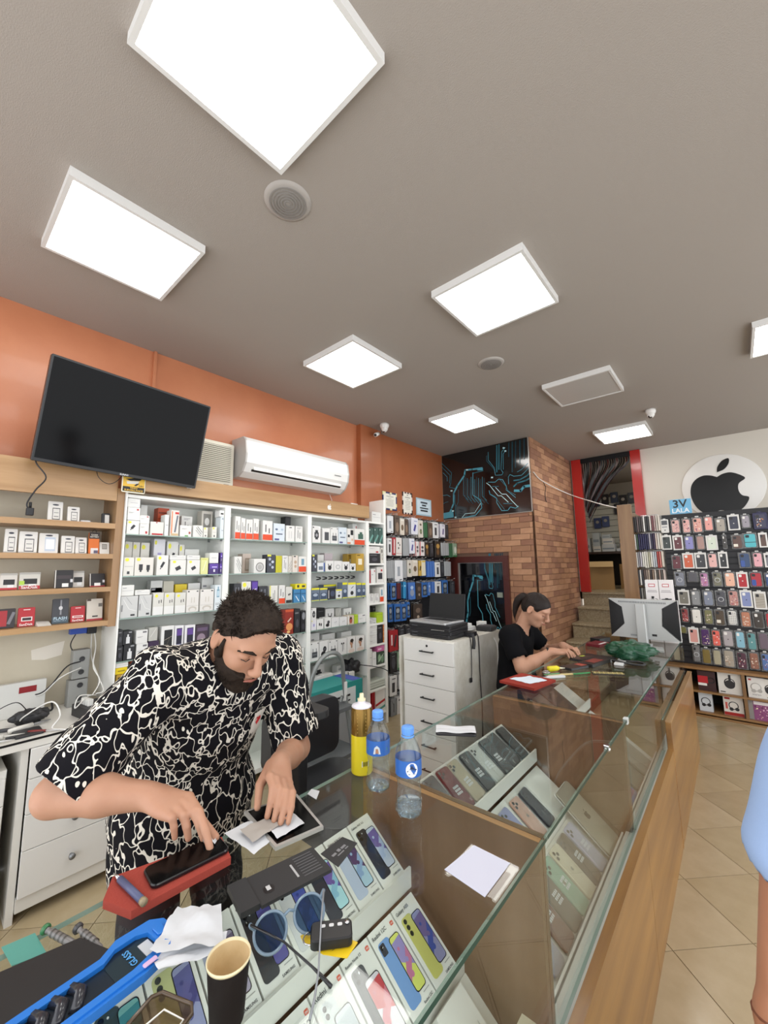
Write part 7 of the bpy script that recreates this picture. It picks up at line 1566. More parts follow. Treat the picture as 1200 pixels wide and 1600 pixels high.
# ---- bottles and spray can
pet = glassy('pet_plastic', 'f3f8fa', 2.0, .06, .02); water = glassy('water', 'e6f2fa', 1.7, .02, .05)
def bottle(x, y, lb, water_h, pic):
    t = thing('water_bottle', lb, 'bottle', (x, y, TZ), group='plastic water bottles on the near counter')
    pr = [(0, .006), (.012, .004), (.020, .0), (.029, .004), (.0325, .014), (.0325, .026), (.031, .034), (.0325, .042), (.030, .052), (.0305, .060), (.028, .070), (.0285, .082), (.030, .088), (.0325, .096), (.0325, .140), (.031, .150), (.026, .164), (.019, .178), (.0135, .186), (.0135, .192)]
    mb = MB(); seg = 30; vs = []; fs = []
    for i, (r, z) in enumerate(pr):
        for k in range(seg):
            a = 2 * math.pi * k / seg; rr = r * (1 + (.07 * math.cos(a * 5) if z < .03 else .02 * math.cos(a * 6 + z * 90) if z < .09 else 0)); vs.append((rr * math.cos(a), rr * math.sin(a), z + (.004 * (1 + math.cos(a * 5)) if 0 < i < 4 else 0)))
    for i in range(len(pr) - 1):
        for k in range(seg): fs.append((i * seg + k, i * seg + (k + 1) % seg, (i + 1) * seg + (k + 1) % seg, (i + 1) * seg + k))
    mb.raw(vs, fs, pet, True).build('body', t)
    MB().lathe([(0, .008), (.026, .008), (.0295, .016), (.0295, water_h), (0, water_h)], water, seg=28).build('water', t)
    cp = MB().lathe([(.0148, .190), (.0152, .192), (.0152, .207), (.0135, .2085), (0, .2085)], mat('cap_blue', '5c93dc', .4), seg=28)
    for k in range(28):
        a = 2 * math.pi * k / 28; cp.box(.0148 * math.cos(a) - .0007, .0148 * math.cos(a) + .0007, .0148 * math.sin(a) - .0007, .0148 * math.sin(a) + .0007, .193, .206, mat('cap_blue'))
    cp.build('cap', t); MB().lathe([(.0155, .184), (.0165, .186), (.0155, .189)], mat('cap_blue'), seg=28).build('neck_ring', t)
    lbm = P('2f62ae', .3); MB().lathe([(.0332, .100), (.0332, .138)], lbm, seg=36).build('label', t)
    p = MB(); a0 = math.atan2(-y, -x) + (.25 if pic == 'oval' else -.1)
    def wrap(pts, m, r): p.raw([(r * math.cos(a0 + u / .0335), r * math.sin(a0 + u / .0335), z) for u, z in pts], [tuple(range(len(pts)))], m)
    if pic == 'oval':
        wrap([(.015 * math.cos(k * math.pi / 10), .119 + .0165 * math.sin(k * math.pi / 10)) for k in range(20)], P('dfe4ee', .3), .0341)
        wrap([(-.006, .121), (-.002, .127), (.0, .130), (.003, .125), (.007, .121)], P('26324c', .3), .0345)
        wrap([(-.012, .115), (.012, .118), (.012, .1205), (-.004, .1195), (-.012, .1175)], P('26324c', .3), .0345)
        wrap([(-.009, .109), (.009, .109), (.009, .1105), (-.009, .1105)], P('5a6a8c', .3), .0345)
    else:
        wrap([(-.03, .112), (.03, .112), (.03, .121), (-.03, .119)], P('3d8a5c', .3), .0340); wrap([(-.010, .106), (.010, .106), (.007, .122), (0, .128), (-.007, .122)], P('c9d4dc', .3), .0344)
        wrap([(-.004, .108), (.005, .108), (.003, .120), (-.003, .120)], P('a8795e', .3), .0347)
    p.build('label_print', t)
bottle(-.672, .862, 'half-drunk water bottle with a white oval on its blue label', .034, 'oval')
bottle(-.808, .900, 'water bottle with a blue and green band, beside the yellow can', .012, 'band')
t = thing('spray_can', 'gold and yellow spray can with a cream nozzle behind the bottles', 'spray can', (-.915, .945, TZ))
MB().lathe([(0, .002), (.030, 0), (.0325, .004), (.0325, .110)], P('d6c020', .3), seg=36).build('lower_body', t)
MB().lathe([(.0325, .110), (.0325, .178), (.030, .186)], mat('gold_foil', '7d5f26', .25, .6), seg=36).build('upper_body', t)
MB().lathe([(.030, .186), (.031, .188), (.028, .192), (.012, .198), (.012, .203)], P('d5d2da', .3), seg=36).build('shoulder', t)
MB().lathe([(.012, .203), (.013, .209), (.007, .211), (.0065, .224), (0, .225)], P('d8cfae'), seg=20).build('nozzle', t)
p = MB(); a0 = math.atan2(-.945, .915)
def wrap(pts, m, r): p.raw([(r * math.cos(a0 + u / .0335), r * math.sin(a0 + u / .0335), z) for u, z in pts], [tuple(range(len(pts)))], m)
for k in range(6): wrap([(-.014, .120 + k * .010), (.014, .120 + k * .010), (.014, .123 + k * .010), (-.014, .123 + k * .010)], P('a98a48'), .0331)
wrap([(.0, .026), (.022, .026), (.022, .042), (.0, .042)], P('dcdcd8'), .0331)
for k in range(7): wrap([(.002 + k * .0027, .028), (.0032 + k * .0027, .028), (.0032 + k * .0027, .040), (.002 + k * .0027, .040)], P('1a1a1a'), .0334)
p.build('print', t)

# ---- the woman's end of the counter
quadsheet([(-1.0, 2.075), (-.968, 2.29), (-.775, 2.265), (-.805, 2.045)], TZ, .012, mat('folder_red', '8c3228', .8, spec=.2), 'red_folder', 'brick red flat folder with a folded paper at the woman\'s elbow', 'folder')
crumple([(-.97, 2.13, 0), (-.90, 2.24, 0), (-.80, 2.215, 0), (-.85, 2.10, 0)], TZ + .013, 'folded_paper', 'pale blue folded paper lying on the red folder', 'paper', 31, .004, m=mat('paper_blue', 'ccd6e2', .6))
def slab(x, y, a, l, w_, h, c, nm, lb, cat, parts=()):
    t = thing(nm, lb, cat, (x, y, TZ), a); MB().rbox(-l / 2, l / 2, -w_ / 2, w_ / 2, 0, h, P(c, .35), .004, 'z').build('body', t)
    for k, (x0, x1, y0, y1, cc) in enumerate(parts): MB().rbox(x0, x1, y0, y1, h, h + .001, P(cc), .001, 'z').build(('strip', 'patch', 'mark')[k % 3], t)
slab(-.712, 2.85, 1.35, .30, .09, .02, '1c1b1c', 'device_tray', 'long black device tray with a red panel near the green bag', 'tray', [(-.10, .02, -.03, .03, '7a342c')])
slab(-.80, 2.92, 1.3, .22, .09, .016, '232022', 'opened_tablet', 'opened dark tablet under the woman\'s hands', 'tablet', [(-.05, .05, -.03, .0, '3c2c28'), (-.02, .02, .01, .03, 'a4b03c')])
slab(-.775, 2.66, 1.2, .22, .08, .014, '201e20', 'opened_phone', 'opened black phone with a red board near the woman', 'phone', [(0, .09, -.025, .025, 'a04a3c')])
slab(-.60, 2.96, 1.6, .22, .05, .012, 'd2d3d4', 'white_phone', 'long white phone beside the green bag', 'phone')
slab(-.82, 2.33, .9, .16, .025, .010, 'd0d2d4', 'marker_pen', 'white and black marker near the red folder', 'pen', [(-.07, -.03, -.01, .01, '24242a')])
t = thing('glue_bottle', 'small yellow glue bottle with a cream nozzle on the far counter', 'glue', (-.855, 2.47, TZ + .016), .9)
MB().tube([(-.03, 0, 0), (.025, 0, .002), (.04, 0, .002)], [.016, .015, .006], P('d9cc1e'), 14).build('body', t); MB().tube([(.04, 0, .002), (.075, 0, 0)], [.006, .002], P('dcd8c0'), 10).build('nozzle', t)
MB().tube([(-.88 + .02 * math.cos(k * .5), 2.425 + .022 * math.sin(k * .5), TZ + .004) for k in range(14)], .003, chrome, 6).build('metal_ring', label='steel ring beside the yellow glue bottle', cat='ring')
t = thing('solder_reel_card', 'green and white reel strip on the far counter', 'tool', (-.715, 2.50, TZ + .006), .95)
MB().tube([(-.05, 0, 0), (.06, 0, 0)], .005, P('2f7a44'), 8).build('handle', t); MB().tube([(-.12, 0, 0), (-.05, 0, 0)], .003, P('c9b478'), 6).build('blade', t)
t = thing('bamboo_rule', 'dark strip wrapped in pale yellow cord near the front glass', 'tool', (-.60, 2.60, TZ), .5)
MB().box(-.08, .08, -.018, .018, 0, .006, P('2c241e')).build('strip', t)
for k in range(7): MB().tube([(-.07 + k * .023, -.02, .007), (-.064 + k * .023, .02, .007)], .0018, P('d2c07c'), 5).build('cord_wrap', t)
for y0 in (-.012, .012): MB().tube([(-.08, y0, .007), (.08, y0, .007)], .0014, P('d2c07c'), 5).build('cord_line', t)
for k, (x, y, a, l, c, lb) in enumerate(((-.80, 2.41, .9, .14, 'c9bc8c', 'thin tan stick near the marker'), (-.84, 2.40, .95, .10, '5f9a6c', 'thin green spudger near the marker'), (-.76, 2.47, .8, .12, 'c4b07c', 'bundle end of tan wooden sticks'))):
    t = thing('repair_stick', lb, 'tool', (x, y, TZ + .004), a); MB().tube([(-l / 2, 0, 0), (l / 2, 0, 0)], .0032, P(c), 6).build('stick', t)
blob(-.585, 3.14, TZ + .045, .125, .16, .050, mat('green_bag', '1c4a33', .3, spec=.4), 8, 'plastic_bag', 'crumpled dark green plastic bag on the far counter before the monitor', 'bag', amp=.26, n=26, crease=6, zmin=TZ + .001)
t = thing('black_strap', 'black looped strap in front of the green bag', 'strap', (-.56, 2.93, TZ))
MB().tube([(.09 * math.cos(k * .52), .035 * math.sin(k * .52), .010 + .004 * math.sin(k)) for k in range(13)], .007, P('19191b'), 8).build('loop', t); MB().rbox(-.11, -.085, -.015, .015, 0, .016, P('b8b9ba'), .004, 'z').build('buckle', t)
slab(-.85, 3.45, 1.4, .16, .10, .022, '6a1c26', 'red_box', 'dark red flat box at the rear of the far counter', 'box', [(-.06, .06, -.045, -.03, 'd8d8d6')])
slab(-.87, 3.62, 1.2, .14, .08, .035, '1a1a1c', 'black_adapter', 'black adapter behind the dark red flat box', 'charger')
# monitor seen from behind
t = thing('monitor', 'silver-grey flat monitor seen from behind with black side vents', 'monitor', (-.565, 3.58, TZ), -.10)
si = mat('monitor_silver', 'b7b9b8', .35, .35); mw = .222
MB().box(-mw, mw, .035, .055, .055, .345, mat('monitor_rim', 'd5d5d3', .4)).build('bezel', t)
MB().box(-mw + .012, mw - .012, .055, .0565, .07, .333, screen_m).build('screen', t)
bk = MB(); o_ = [(-mw, .345), (mw, .345), (mw, .055), (-mw, .055)]; i_ = [(-.10, .318), (.10, .318), (.12, .09), (-.12, .09)]
shape = [(-mw, .345), (mw, .345), (.13, .285), (.12, .16), (mw, .06), (-mw, .06), (-.12, .16), (-.13, .285)]
bk.prism(shape, -.0, .035, si, 'y').build('rear_shell', t)
for s_ in (-1, 1): MB().prism([(s_ * mw, .342), (s_ * .135, .285), (s_ * .125, .16), (s_ * mw, .064)], .012, .0349, P('101012', .3), 'y').build('side_vent', t)
vt = MB()
for k in range(30): vt.box(-.15 + k * .0104, -.145 + k * .0104, -.0012, 0, .318, .330, P('55575a'))
vt.build('vent_slots', t)
MB().rbox(-.032, .032, -.045, .0, .018, .315, si, .006, 'z').build('stand_neck', t)
MB().prism([(-.15, -.13), (.15, -.13), (.11, .02), (-.11, .02)], 0, .012, si, 'z').rbox(-.05, .05, -.06, .02, .012, .03, si, .01, 'z').build('stand_foot', t)
MB().box(.055, .085, -.0015, 0, .085, .10, P('1b1b1e')).box(-.085, -.03, -.0012, 0, .075, .088, P('8c8e90')).build('port_panel', t)
# two tall white boxes with tripod pictures standing behind the monitor
for k, x in enumerate((-.525, -.433)):
    mb = MB().box(-.044, .044, 0, .09, 0, .48, P('e0dcdc')); o = mb.build('tripod_box', label=['left of two tall white tripod boxes behind the monitor', 'right of two tall white tripod boxes behind the monitor'][k], cat='box', group='tall white tripod boxes', loc=(x, 3.88, TZ))
    p = MB().box(-.022, .022, -.001, -.0002, .425, .45, P('b3323a')).box(-.018, .018, -.0016, -.001, .43, .445, P('e8e4e4')).box(-.03, .03, -.001, -.0002, .395, .399, P('8a8486')).box(-.034, .034, -.001, -.0002, .384, .388, P('8a8486'))
    if k == 0: p.tube([(-.002, -.001, .34), (-.018, -.001, .312)], .0016, P('1a1a1c'), 4).tube([(.002, -.001, .34), (.012, -.001, .312)], .0016, P('1a1a1c'), 4).tube([(0, -.001, .34), (-.002, -.001, .308)], .0016, P('1a1a1c'), 4).box(-.008, .010, -.0012, -.0002, .338, .352, P('1a1a1c')).tube([(.018, -.001, .335), (.034, -.001, .328)], .002, P('1a1a1c'), 4)
    else: p.tube([(-.034, -.001, .327), (.032, -.001, .333)], .005, P('1a1a1c'), 5).box(-.01, .01, -.0012, -.0002, .322, .34, P('1a1a1c'))
    p.build('print', o)
# clear acrylic stand with bagged accessories at the far end of the counter
t = thing('acrylic_stand', 'tall clear acrylic stand of bagged accessories at the counter far end', 'stand', (-.48, 4.055, TZ))
pl = glassy('acrylic', 'e6ebea', 1.5, .02, .05)
for q in (-.085, .085): MB().box(q - .002, q + .002, -.06, .06, 0, .30, pl).build('panel', t)
MB().box(-.085, .085, .056, .060, 0, .30, pl).build('back_sheet', t)
for k in range(5):
    MB().rbox(-.07 + k * .028, -.055 + k * .028, -.04, .03, .003, .15 + .02 * (k % 3), P(['bfc2c0', '9a9c8c', 'd0cfca', 'a88f8c', 'c4c8c8'][k]), .004, 'x').build('bagged_accessory', label=['silver bagged accessory, first in the acrylic stand', 'olive bagged accessory in the acrylic stand', 'white bagged accessory in the middle of the acrylic stand', 'pinkish bagged accessory in the acrylic stand', 'pale grey bagged accessory, last in the acrylic stand'][k], cat='package', loc=(-.48, 4.055, TZ))

# ================================================================ CHAIR, STEP LADDER, TEAL BOX
t = thing('office_chair', 'black office chair with a padded armrest behind the man', 'chair', (-1.38, 1.29, 0))
lt = mat('black_leather', '1b1c20', .4, coat=.3)
MB().rbox(-.24, .22, -.23, .20, .46, .55, lt, .08, 'z', 5).build('seat', t)
MB().rbox(-.30, -.22, -.20, .20, .58, .84, lt, .05, 'x', 4).build('backrest', t)
for y in (-.195, ):
    MB().rbox(-.0, .19, -.11 + y, -.02 + y, .935, .962, P('1d1d1f', .5), .035, 'z', 4).build('armrest', t); MB().rbox(.03, .08, -.085 + y, -.045 + y, .50, .935, P('17171a', .5), .006, 'z').build('arm_post', t)
MB().tube([(0, 0, .46), (0, 0, .12)], .025, grey_metal, 12).build('column', t)
for k in range(5):
    a = k * 2 * math.pi / 5; MB().tube([(0, 0, .12), (.24 * math.cos(a), .24 * math.sin(a), .075)], .016, P('17171a'), 8).build('base_arm', t); MB().lathe([(0, -.012), (.025, -.012), (.025, .012), (0, .012)], P('17171a'), (.25 * math.cos(a), .25 * math.sin(a), .0265), 14, 'y').build('caster', t)
t = thing('step_ladder', 'grey folding step ladder with a rounded top rail standing at the shelves', 'ladder', (-2.08, 1.83, 0))
gm = mat('ladder_grey', '7f8382', .35, .4)
w0 = .15
loop = smooth_path([(-.02, -w0 - .03, .35), (0, -w0, .70), (.02, -w0 * .75, .86), (.03, -w0 * .3, .925), (.03, w0 * .3, .925), (.02, w0 * .75, .86), (0, w0, .70), (.04, w0 + .03, .35), (.10, w0 + .06, .01)], 6)
loop = [Vector((.10, -w0 - .06, .01))] + loop
MB().tube(loop, .014, gm, 10).build('front_frame', t)
for s_ in (-1, 1): MB().tube([(-.02, s_ * (w0 + .0), .62), (-.22, s_ * (w0 + .02), .01)], .011, gm, 8).build('rear_leg', t)
MB().rbox(-.16, .08, -w0 - .01, w0 + .01, .56, .585, mat('tread_grey', '55585a', .6), .02, 'z').build('top_step', t); MB().rbox(-.10, .13, -w0 - .03, w0 + .03, .30, .325, mat('tread_grey'), .02, 'z').build('lower_step', t)
MB().box(.012, .018, w0 - .012, w0 + .012, .60, .72, P('c9c9c6')).build('label_strip', t); MB().tube([(-.20, -w0, .12), (-.20, w0, .12)], .008, gm, 8).build('cross_bar', t)
t = thing('appliance_box', 'teal and white appliance box on the low shelf behind the ladder', 'box', (-2.50, 2.15, 0))
MB().box(-.12, .16, -.35, .32, .0, .42, P('8f9296')).build('lower_crate', t); MB().box(-.10, .14, -.33, .30, .42, .60, P('2b8c88')).build('body', t)
MB().box(.14, .142, -.18, .22, .425, .56, P('cdd3d4')).box(.142, .143, -.10, .16, .50, .515, P('1c1c20')).box(.142, .143, -.10, .16, .465, .475, P('1c1c20')).box(-.09, .13, .20, .29, .60, .602, P('4a55a8')).build('print', t)
o = blob(-2.78, 2.72, .58, .07, .09, .055, mat('soft_black'), 17, 'cable_bundle', 'bundle of black cables hanging at the edge of the right bay', 'cable', amp=.3, zmin=.49)
MB().tube(smooth_path([(-2.70, 2.76, .60), (-2.60, 2.95, .55), (-2.58, 3.1, .47), (-2.6, 3.25, .44)]), .004, cd, 6).build('loose_cable', label='black cable stretching from the bundle to the peg board', cat='cable')
MB().tube(smooth_path([(-2.68, 2.60, .57), (-2.655, 2.60, .40), (-2.66, 2.62, .20)]), .004, cd, 6).build('loose_cable', label='black cable hanging straight down below the bundle', cat='cable')
# ================================================================ PEOPLE (bodies grown as one smooth surface from a distance field)
class Vox:
    def __init__(s, xs, ys, zs): s.ax = [np.asarray(a, np.float32) for a in (xs, ys, zs)]; s.f = np.full([len(a) for a in s.ax], 9., np.float32)
    def _sl(s, lo, hi):
        return tuple(slice(max(0, int(np.searchsorted(a, l)) - 1), min(len(a), int(np.searchsorted(a, h)) + 1)) for a, l, h in zip(s.ax, lo, hi))
    def _g(s, sl): return s.ax[0][sl[0]][:, None, None], s.ax[1][sl[1]][None, :, None], s.ax[2][sl[2]][None, None, :]
    def put(s, fn, lo, hi, k=.01, op='+'):
        sl = s._sl([l - 2 * k - .012 for l in lo], [h + 2 * k + .012 for h in hi])
        if any(q.stop <= q.start for q in sl): return s
        d = fn(*s._g(sl)).astype(np.float32); f = s.f[sl]
        if op == '+': h = np.clip(.5 + .5 * (f - d) / k, 0, 1); s.f[sl] = f * (1 - h) + d * h - k * h * (1 - h)
        elif op == '-': d = -d; h = np.clip(.5 - .5 * (f - d) / k, 0, 1); s.f[sl] = f * (1 - h) + d * h + k * h * (1 - h)
        return s
    def cap(s, a, b, ra, rb, k=.012, op='+', flat=None):
        a = np.array(a, float); b = np.array(b, float); ab = b - a; L = ab @ ab; R_ = max(ra, rb)
        def fn(X, Y, Z):
            x, y, z = X - a[0], Y - a[1], Z - a[2]; t = np.clip((x * ab[0] + y * ab[1] + z * ab[2]) / L, 0, 1)
            return np.sqrt((x - ab[0] * t) ** 2 + (y - ab[1] * t) ** 2 + (z - ab[2] * t) ** 2) - (ra + (rb - ra) * t)
        return s.put(fn, np.minimum(a, b) - R_, np.maximum(a, b) + R_, k, op)
    def ell(s, c, r, M=None, k=.012, op='+'):
        c = np.array(c, float); r = np.array(r, float); Rm = np.eye(3) if M is None else np.array(M)[:3, :3]; R_ = r.max()
        def fn(X, Y, Z):
            x, y, z = X - c[0], Y - c[1], Z - c[2]; q = [x * Rm[0, i] + y * Rm[1, i] + z * Rm[2, i] for i in range(3)]
            k0 = np.sqrt(sum((q[i] / r[i]) ** 2 for i in range(3))); k1 = np.sqrt(sum((q[i] / r[i] ** 2) ** 2 for i in range(3))); return k0 * (k0 - 1) / np.maximum(k1, 1e-6)
        return s.put(fn, c - R_, c + R_, k, op)
    def half(s, p, n, keep=True):
        """cut away everything on the +n side of the plane"""
        p = np.array(p, float); n = np.array(n, float); n = n / np.linalg.norm(n); X, Y, Z = s._g(tuple(slice(0, len(a)) for a in s.ax))
        s.f = np.maximum(s.f, ((X - p[0]) * n[0] + (Y - p[1]) * n[1] + (Z - p[2]) * n[2]).astype(np.float32)); return s
    def mesh(s, name, mats, pick=None, noise=None):
        f = s.f
        if noise is not None: X, Y, Z = s._g(tuple(slice(0, len(a)) for a in s.ax)); f = np.where(np.abs(f) < .03, f + noise(X, Y, Z).astype(np.float32), f)
        ins = f < 0; c = np.zeros([n - 1 for n in f.shape], np.int8)
        for i in (0, 1):
            for j in (0, 1):
                for k in (0, 1): c += ins[i:f.shape[0] - 1 + i, j:f.shape[1] - 1 + j, k:f.shape[2] - 1 + k]
        mk = (c > 0) & (c < 8); idx = np.full(mk.shape, -1, np.int32); cells = np.argwhere(mk); idx[mk] = np.arange(len(cells))
        acc = np.zeros((len(cells), 3)); cnt = np.zeros(len(cells)); cn = [(i, j, k) for i in (0, 1) for j in (0, 1) for k in (0, 1)]
        vals = {q: f[cells[:, 0] + q[0], cells[:, 1] + q[1], cells[:, 2] + q[2]] for q in cn}
        for p in cn:
            for d in range(3):
                if p[d]: continue
                q = tuple(p[i] + (i == d) for i in range(3)); fa, fb = vals[p], vals[q]; cr_ = (fa < 0) != (fb < 0); t = np.where(cr_, fa / np.where(fa == fb, 1, fa - fb), 0)
                for ax in range(3): acc[:, ax] += np.where(cr_, p[ax] + (t if ax == d else 0), 0)
                cnt += cr_
        acc /= cnt[:, None]; V = np.empty((len(cells), 3), np.float32)
        for ax in range(3): a = s.ax[ax]; i = cells[:, ax]; V[:, ax] = a[i] + acc[:, ax] * (a[i + 1] - a[i])
        F = []
        for d in range(3):
            e = [slice(None)] * 3; e2 = [slice(None)] * 3; e[d] = slice(0, -1); e2[d] = slice(1, None)
            A = ins[tuple(e)]; B = ins[tuple(e2)]; u, w_ = [(1, 2), (2, 0), (0, 1)][d]
            ch = np.argwhere(A != B); ok = (ch[:, u] > 0) & (ch[:, w_] > 0) & (ch[:, u] < f.shape[u] - 1) & (ch[:, w_] < f.shape[w_] - 1); ch = ch[ok]
            def at(du, dw): q = ch.copy(); q[:, u] += du; q[:, w_] += dw; return idx[q[:, 0], q[:, 1], q[:, 2]]
            quad = np.stack([at(-1, -1), at(0, -1), at(0, 0), at(-1, 0)], 1); inner = A[tuple(ch.T)]; quad[~inner] = quad[~inner][:, ::-1]; F.append(quad)
        F = np.concatenate(F); F = F[(F >= 0).all(1)]
        me = bpy.data.meshes.new(name); me.vertices.add(len(V)); me.vertices.foreach_set('co', V.ravel()); me.loops.add(F.size); me.loops.foreach_set('vertex_index', F.ravel())
        me.polygons.add(len(F)); me.polygons.foreach_set('loop_start', np.arange(0, F.size, 4, dtype=np.int32)); me.polygons.foreach_set('use_smooth', np.ones(len(F), bool))
        for m in mats: me.materials.append(m)
        if pick is not None: me.polygons.foreach_set('material_index', pick(V[F].mean(1)).astype(np.int32))
        me.update(calc_edges=True); me.validate(); return me
def grid(lo, hi, fine, h, H):
    """coordinates with spacing h inside the fine range and H outside"""
    out = [lo]; 
    while out[-1] < hi: out.append(out[-1] + (h if any(a <= out[-1] < b for a, b in fine) else H))
    return out
def skin_mat(key, c, c2):
    m = mat(key, c, .5, noise=(14, .35, c2), spec=.35); b = m.node_tree.nodes['Principled BSDF']; b.inputs['Subsurface Weight'].default_value = .12; b.inputs['Subsurface Radius'].default_value = (.01, .004, .002); return m
skin1 = skin_mat('skin_man', 'b88c72', 'aa7c64'); skin2 = skin_mat('skin_woman', 'b88e76', 'ab7f68'); skin3 = skin_mat('skin_visitor', 'a9765a', '9a684e')
def head_frame(fwd, up):
    f = Vector(fwd).normalized(); l = Vector(up).cross(f).normalized(); u = f.cross(l).normalized(); return np.array([[f.x, l.x, u.x], [f.y, l.y, u.y], [f.z, l.z, u.z]])   # columns forward, left, up
def head(v, c, Rm, s=1.):
    c = np.array(c, float); P_ = lambda f, l, u: c + Rm @ np.array([f, l, u]) * s
    E = lambda p, r, k=.012, op='+': v.ell(P_(*p), np.array(r) * s, Rm, k, op)
    E((0, 0, .035), (.096, .076, .080), .02); E((-.012, 0, .010), (.085, .072, .075), .02)
    E((.03, 0, -.045), (.062, .056, .062), .025); E((.052, 0, -.082), (.036, .034, .026), .02)      # jaw, chin
    for q in (-1, 1):
        E((.050, q * .036, -.018), (.034, .026, .030), .016)                                        # cheeks
        E((.088, q * .032, .012), (.012, .018, .011), .010, '-')                                      # eye sockets
        E((.074, q * .032, .011), (.0145, .0150, .0125), .004)                                       # closed lids
        E((-.006, q * .077, -.002), (.018, .009, .031), .005); E((-.002, q * .086, .002), (.009, .006, .018), .006, '-')
        E((.106, q * .012, -.026), (.011, .007, .008), .006)                                         # nostrils
    E((.080, 0, .034), (.016, .052, .011), .014)                                                    # brow
    v.cap(P_(.092, 0, .022), P_(.116, 0, -.018), .0075 * s, .0115 * s, .010); E((.112, 0, -.024), (.012, .010, .009), .008)
    E((.090, 0, -.050), (.012, .025, .006), .004); E((.088, 0, -.062), (.012, .021, .0065), .004); E((.103, 0, -.0555), (.006, .022, .0014), .002, '-')
def hand(v, wrist, kn, normal, tips, side, r=.0085, thumb=None, curl=.018):
    """wrist, knuckle centre, palm normal (back of hand), four fingertips index..little, side = +1 if index is toward (fwd x normal)"""
    w_, k_, n_ = (np.array(a, float) for a in (wrist, kn, normal)); n_ /= np.linalg.norm(n_); f = k_ - w_; L = np.linalg.norm(f); f /= L; sd = np.cross(f, n_) * side
    roots = [k_ + sd * o + f * e for o, e in ((.029, .0), (.010, .005), (-.009, .003), (-.027, -.006))]
    for rt in roots: v.cap(w_ + (rt - k_) * .45 + f * .01, rt - n_ * .001, .0145, .0105, .012)
    v.ell((w_ + k_) / 2 - n_ * .004 + f * .004, (L * .50, .034, .014), np.stack([f, sd, n_], 1), .014)
    v.cap(w_ - f * .012, w_ + f * .018, .021, .020, .02)
    for i, (rt, tp) in enumerate(zip(roots, tips)):
        tp = np.array(tp, float); d = tp - rt; rr = r * (1, 1.04, .99, .86)[i]; m1 = rt + d * .45 + n_ * curl; m2 = rt + d * .77 + n_ * curl * .72
        v.cap(rt, m1, rr * 1.13, rr * 1.03, .005); v.cap(m1, m2, rr * 1.03, rr * .93, .003); v.cap(m2, tp, rr * .93, rr * .80, .003)
    if thumb is not None:
        tb = w_ + f * L * .28 + sd * .024 - n_ * .006; tp = np.array(thumb, float); m = tb + (tp - tb) * .52 + sd * .012
        v.cap(tb - f * .006, m, .0155, .0115, .010); v.cap(m, tp, .0108, .0085, .003)
def clothes_col(pos): pass

# ---------------------------------------------------------------- the man
man = thing('person', 'bearded man in a black shirt with white line pattern, bending over the counter', 'person', (0, 0, 0))
hc = np.array((-1.118, .655, 1.282)); HR = head_frame((.80, -.02, -.60), (.55, .03, .83))
HP = lambda f, l, u: hc + HR @ np.array([f, l, u])
shR, shL = (-1.235, .475, 1.185), (-1.235, .860, 1.170); elR, elL = (-1.225, .262, .975), (-1.175, .900, .885)
wrR, wrL = (-1.082, .408, .962), (-1.010, .715, .945)
v = Vox(grid(-1.75, -.80, [(-1.26, -.82)], .0032, .008), grid(.17, 1.05, [(.22, .80)], .0032, .008), grid(0, 1.45, [(.86, 1.42)], .0032, .010))
for s_, a in ((-1, .55), (1, .77)):
    v.cap((-1.47, a, .86), (-1.42, a - .01 * s_, .46), .088, .060, .04); v.cap((-1.42, a, .46), (-1.50, a, .09), .056, .040, .02); v.cap((-1.50, a, .055), (-1.36, a + .01 * s_, .040), .042, .034, .02)
v.ell((-1.45, .66, .88), (.13, .165, .12), None, .05); v.ell((-1.36, .66, 1.03), (.11, .145, .15), None, .05); v.ell((-1.27, .665, 1.15), (.10, .17, .10), None, .05)
v.cap(shR, shL, .055, .055, .05); v.cap((-1.23, .66, 1.19), HP(-.03, 0, -.045), .060, .054, .03)
v.cap(shR, elR, .054, .043, .02); v.cap(elR, (-1.15, .335, .972), .044, .040, .01); v.cap((-1.15, .335, .972), wrR, .042, .027, .015)
v.cap(shL, elL, .052, .042, .02); v.cap(elL, (-1.10, .815, .912), .043, .038, .01); v.cap((-1.10, .815, .912), wrL, .040, .026, .015)
head(v, hc, HR, 1.04)
hand(v, wrR, (-1.008, .448, .948), (.30, -.08, .95), [(-.905, .470, .893), (-.940, .472, .899), (-.968, .452, .897), (-.985, .430, .902)], -1, thumb=(-.925, .492, .896), r=.0092)
hand(v, wrL, (-.935, .665, .943), (.45, .25, .85), [(-.908, .612, .893), (-.888, .618, .890), (-.868, .622, .890), (-.853, .632, .891)], 1, thumb=(-.952, .612, .898), r=.0092, curl=.020)
body = obj('body', v.mesh('body', [skin1]), man)
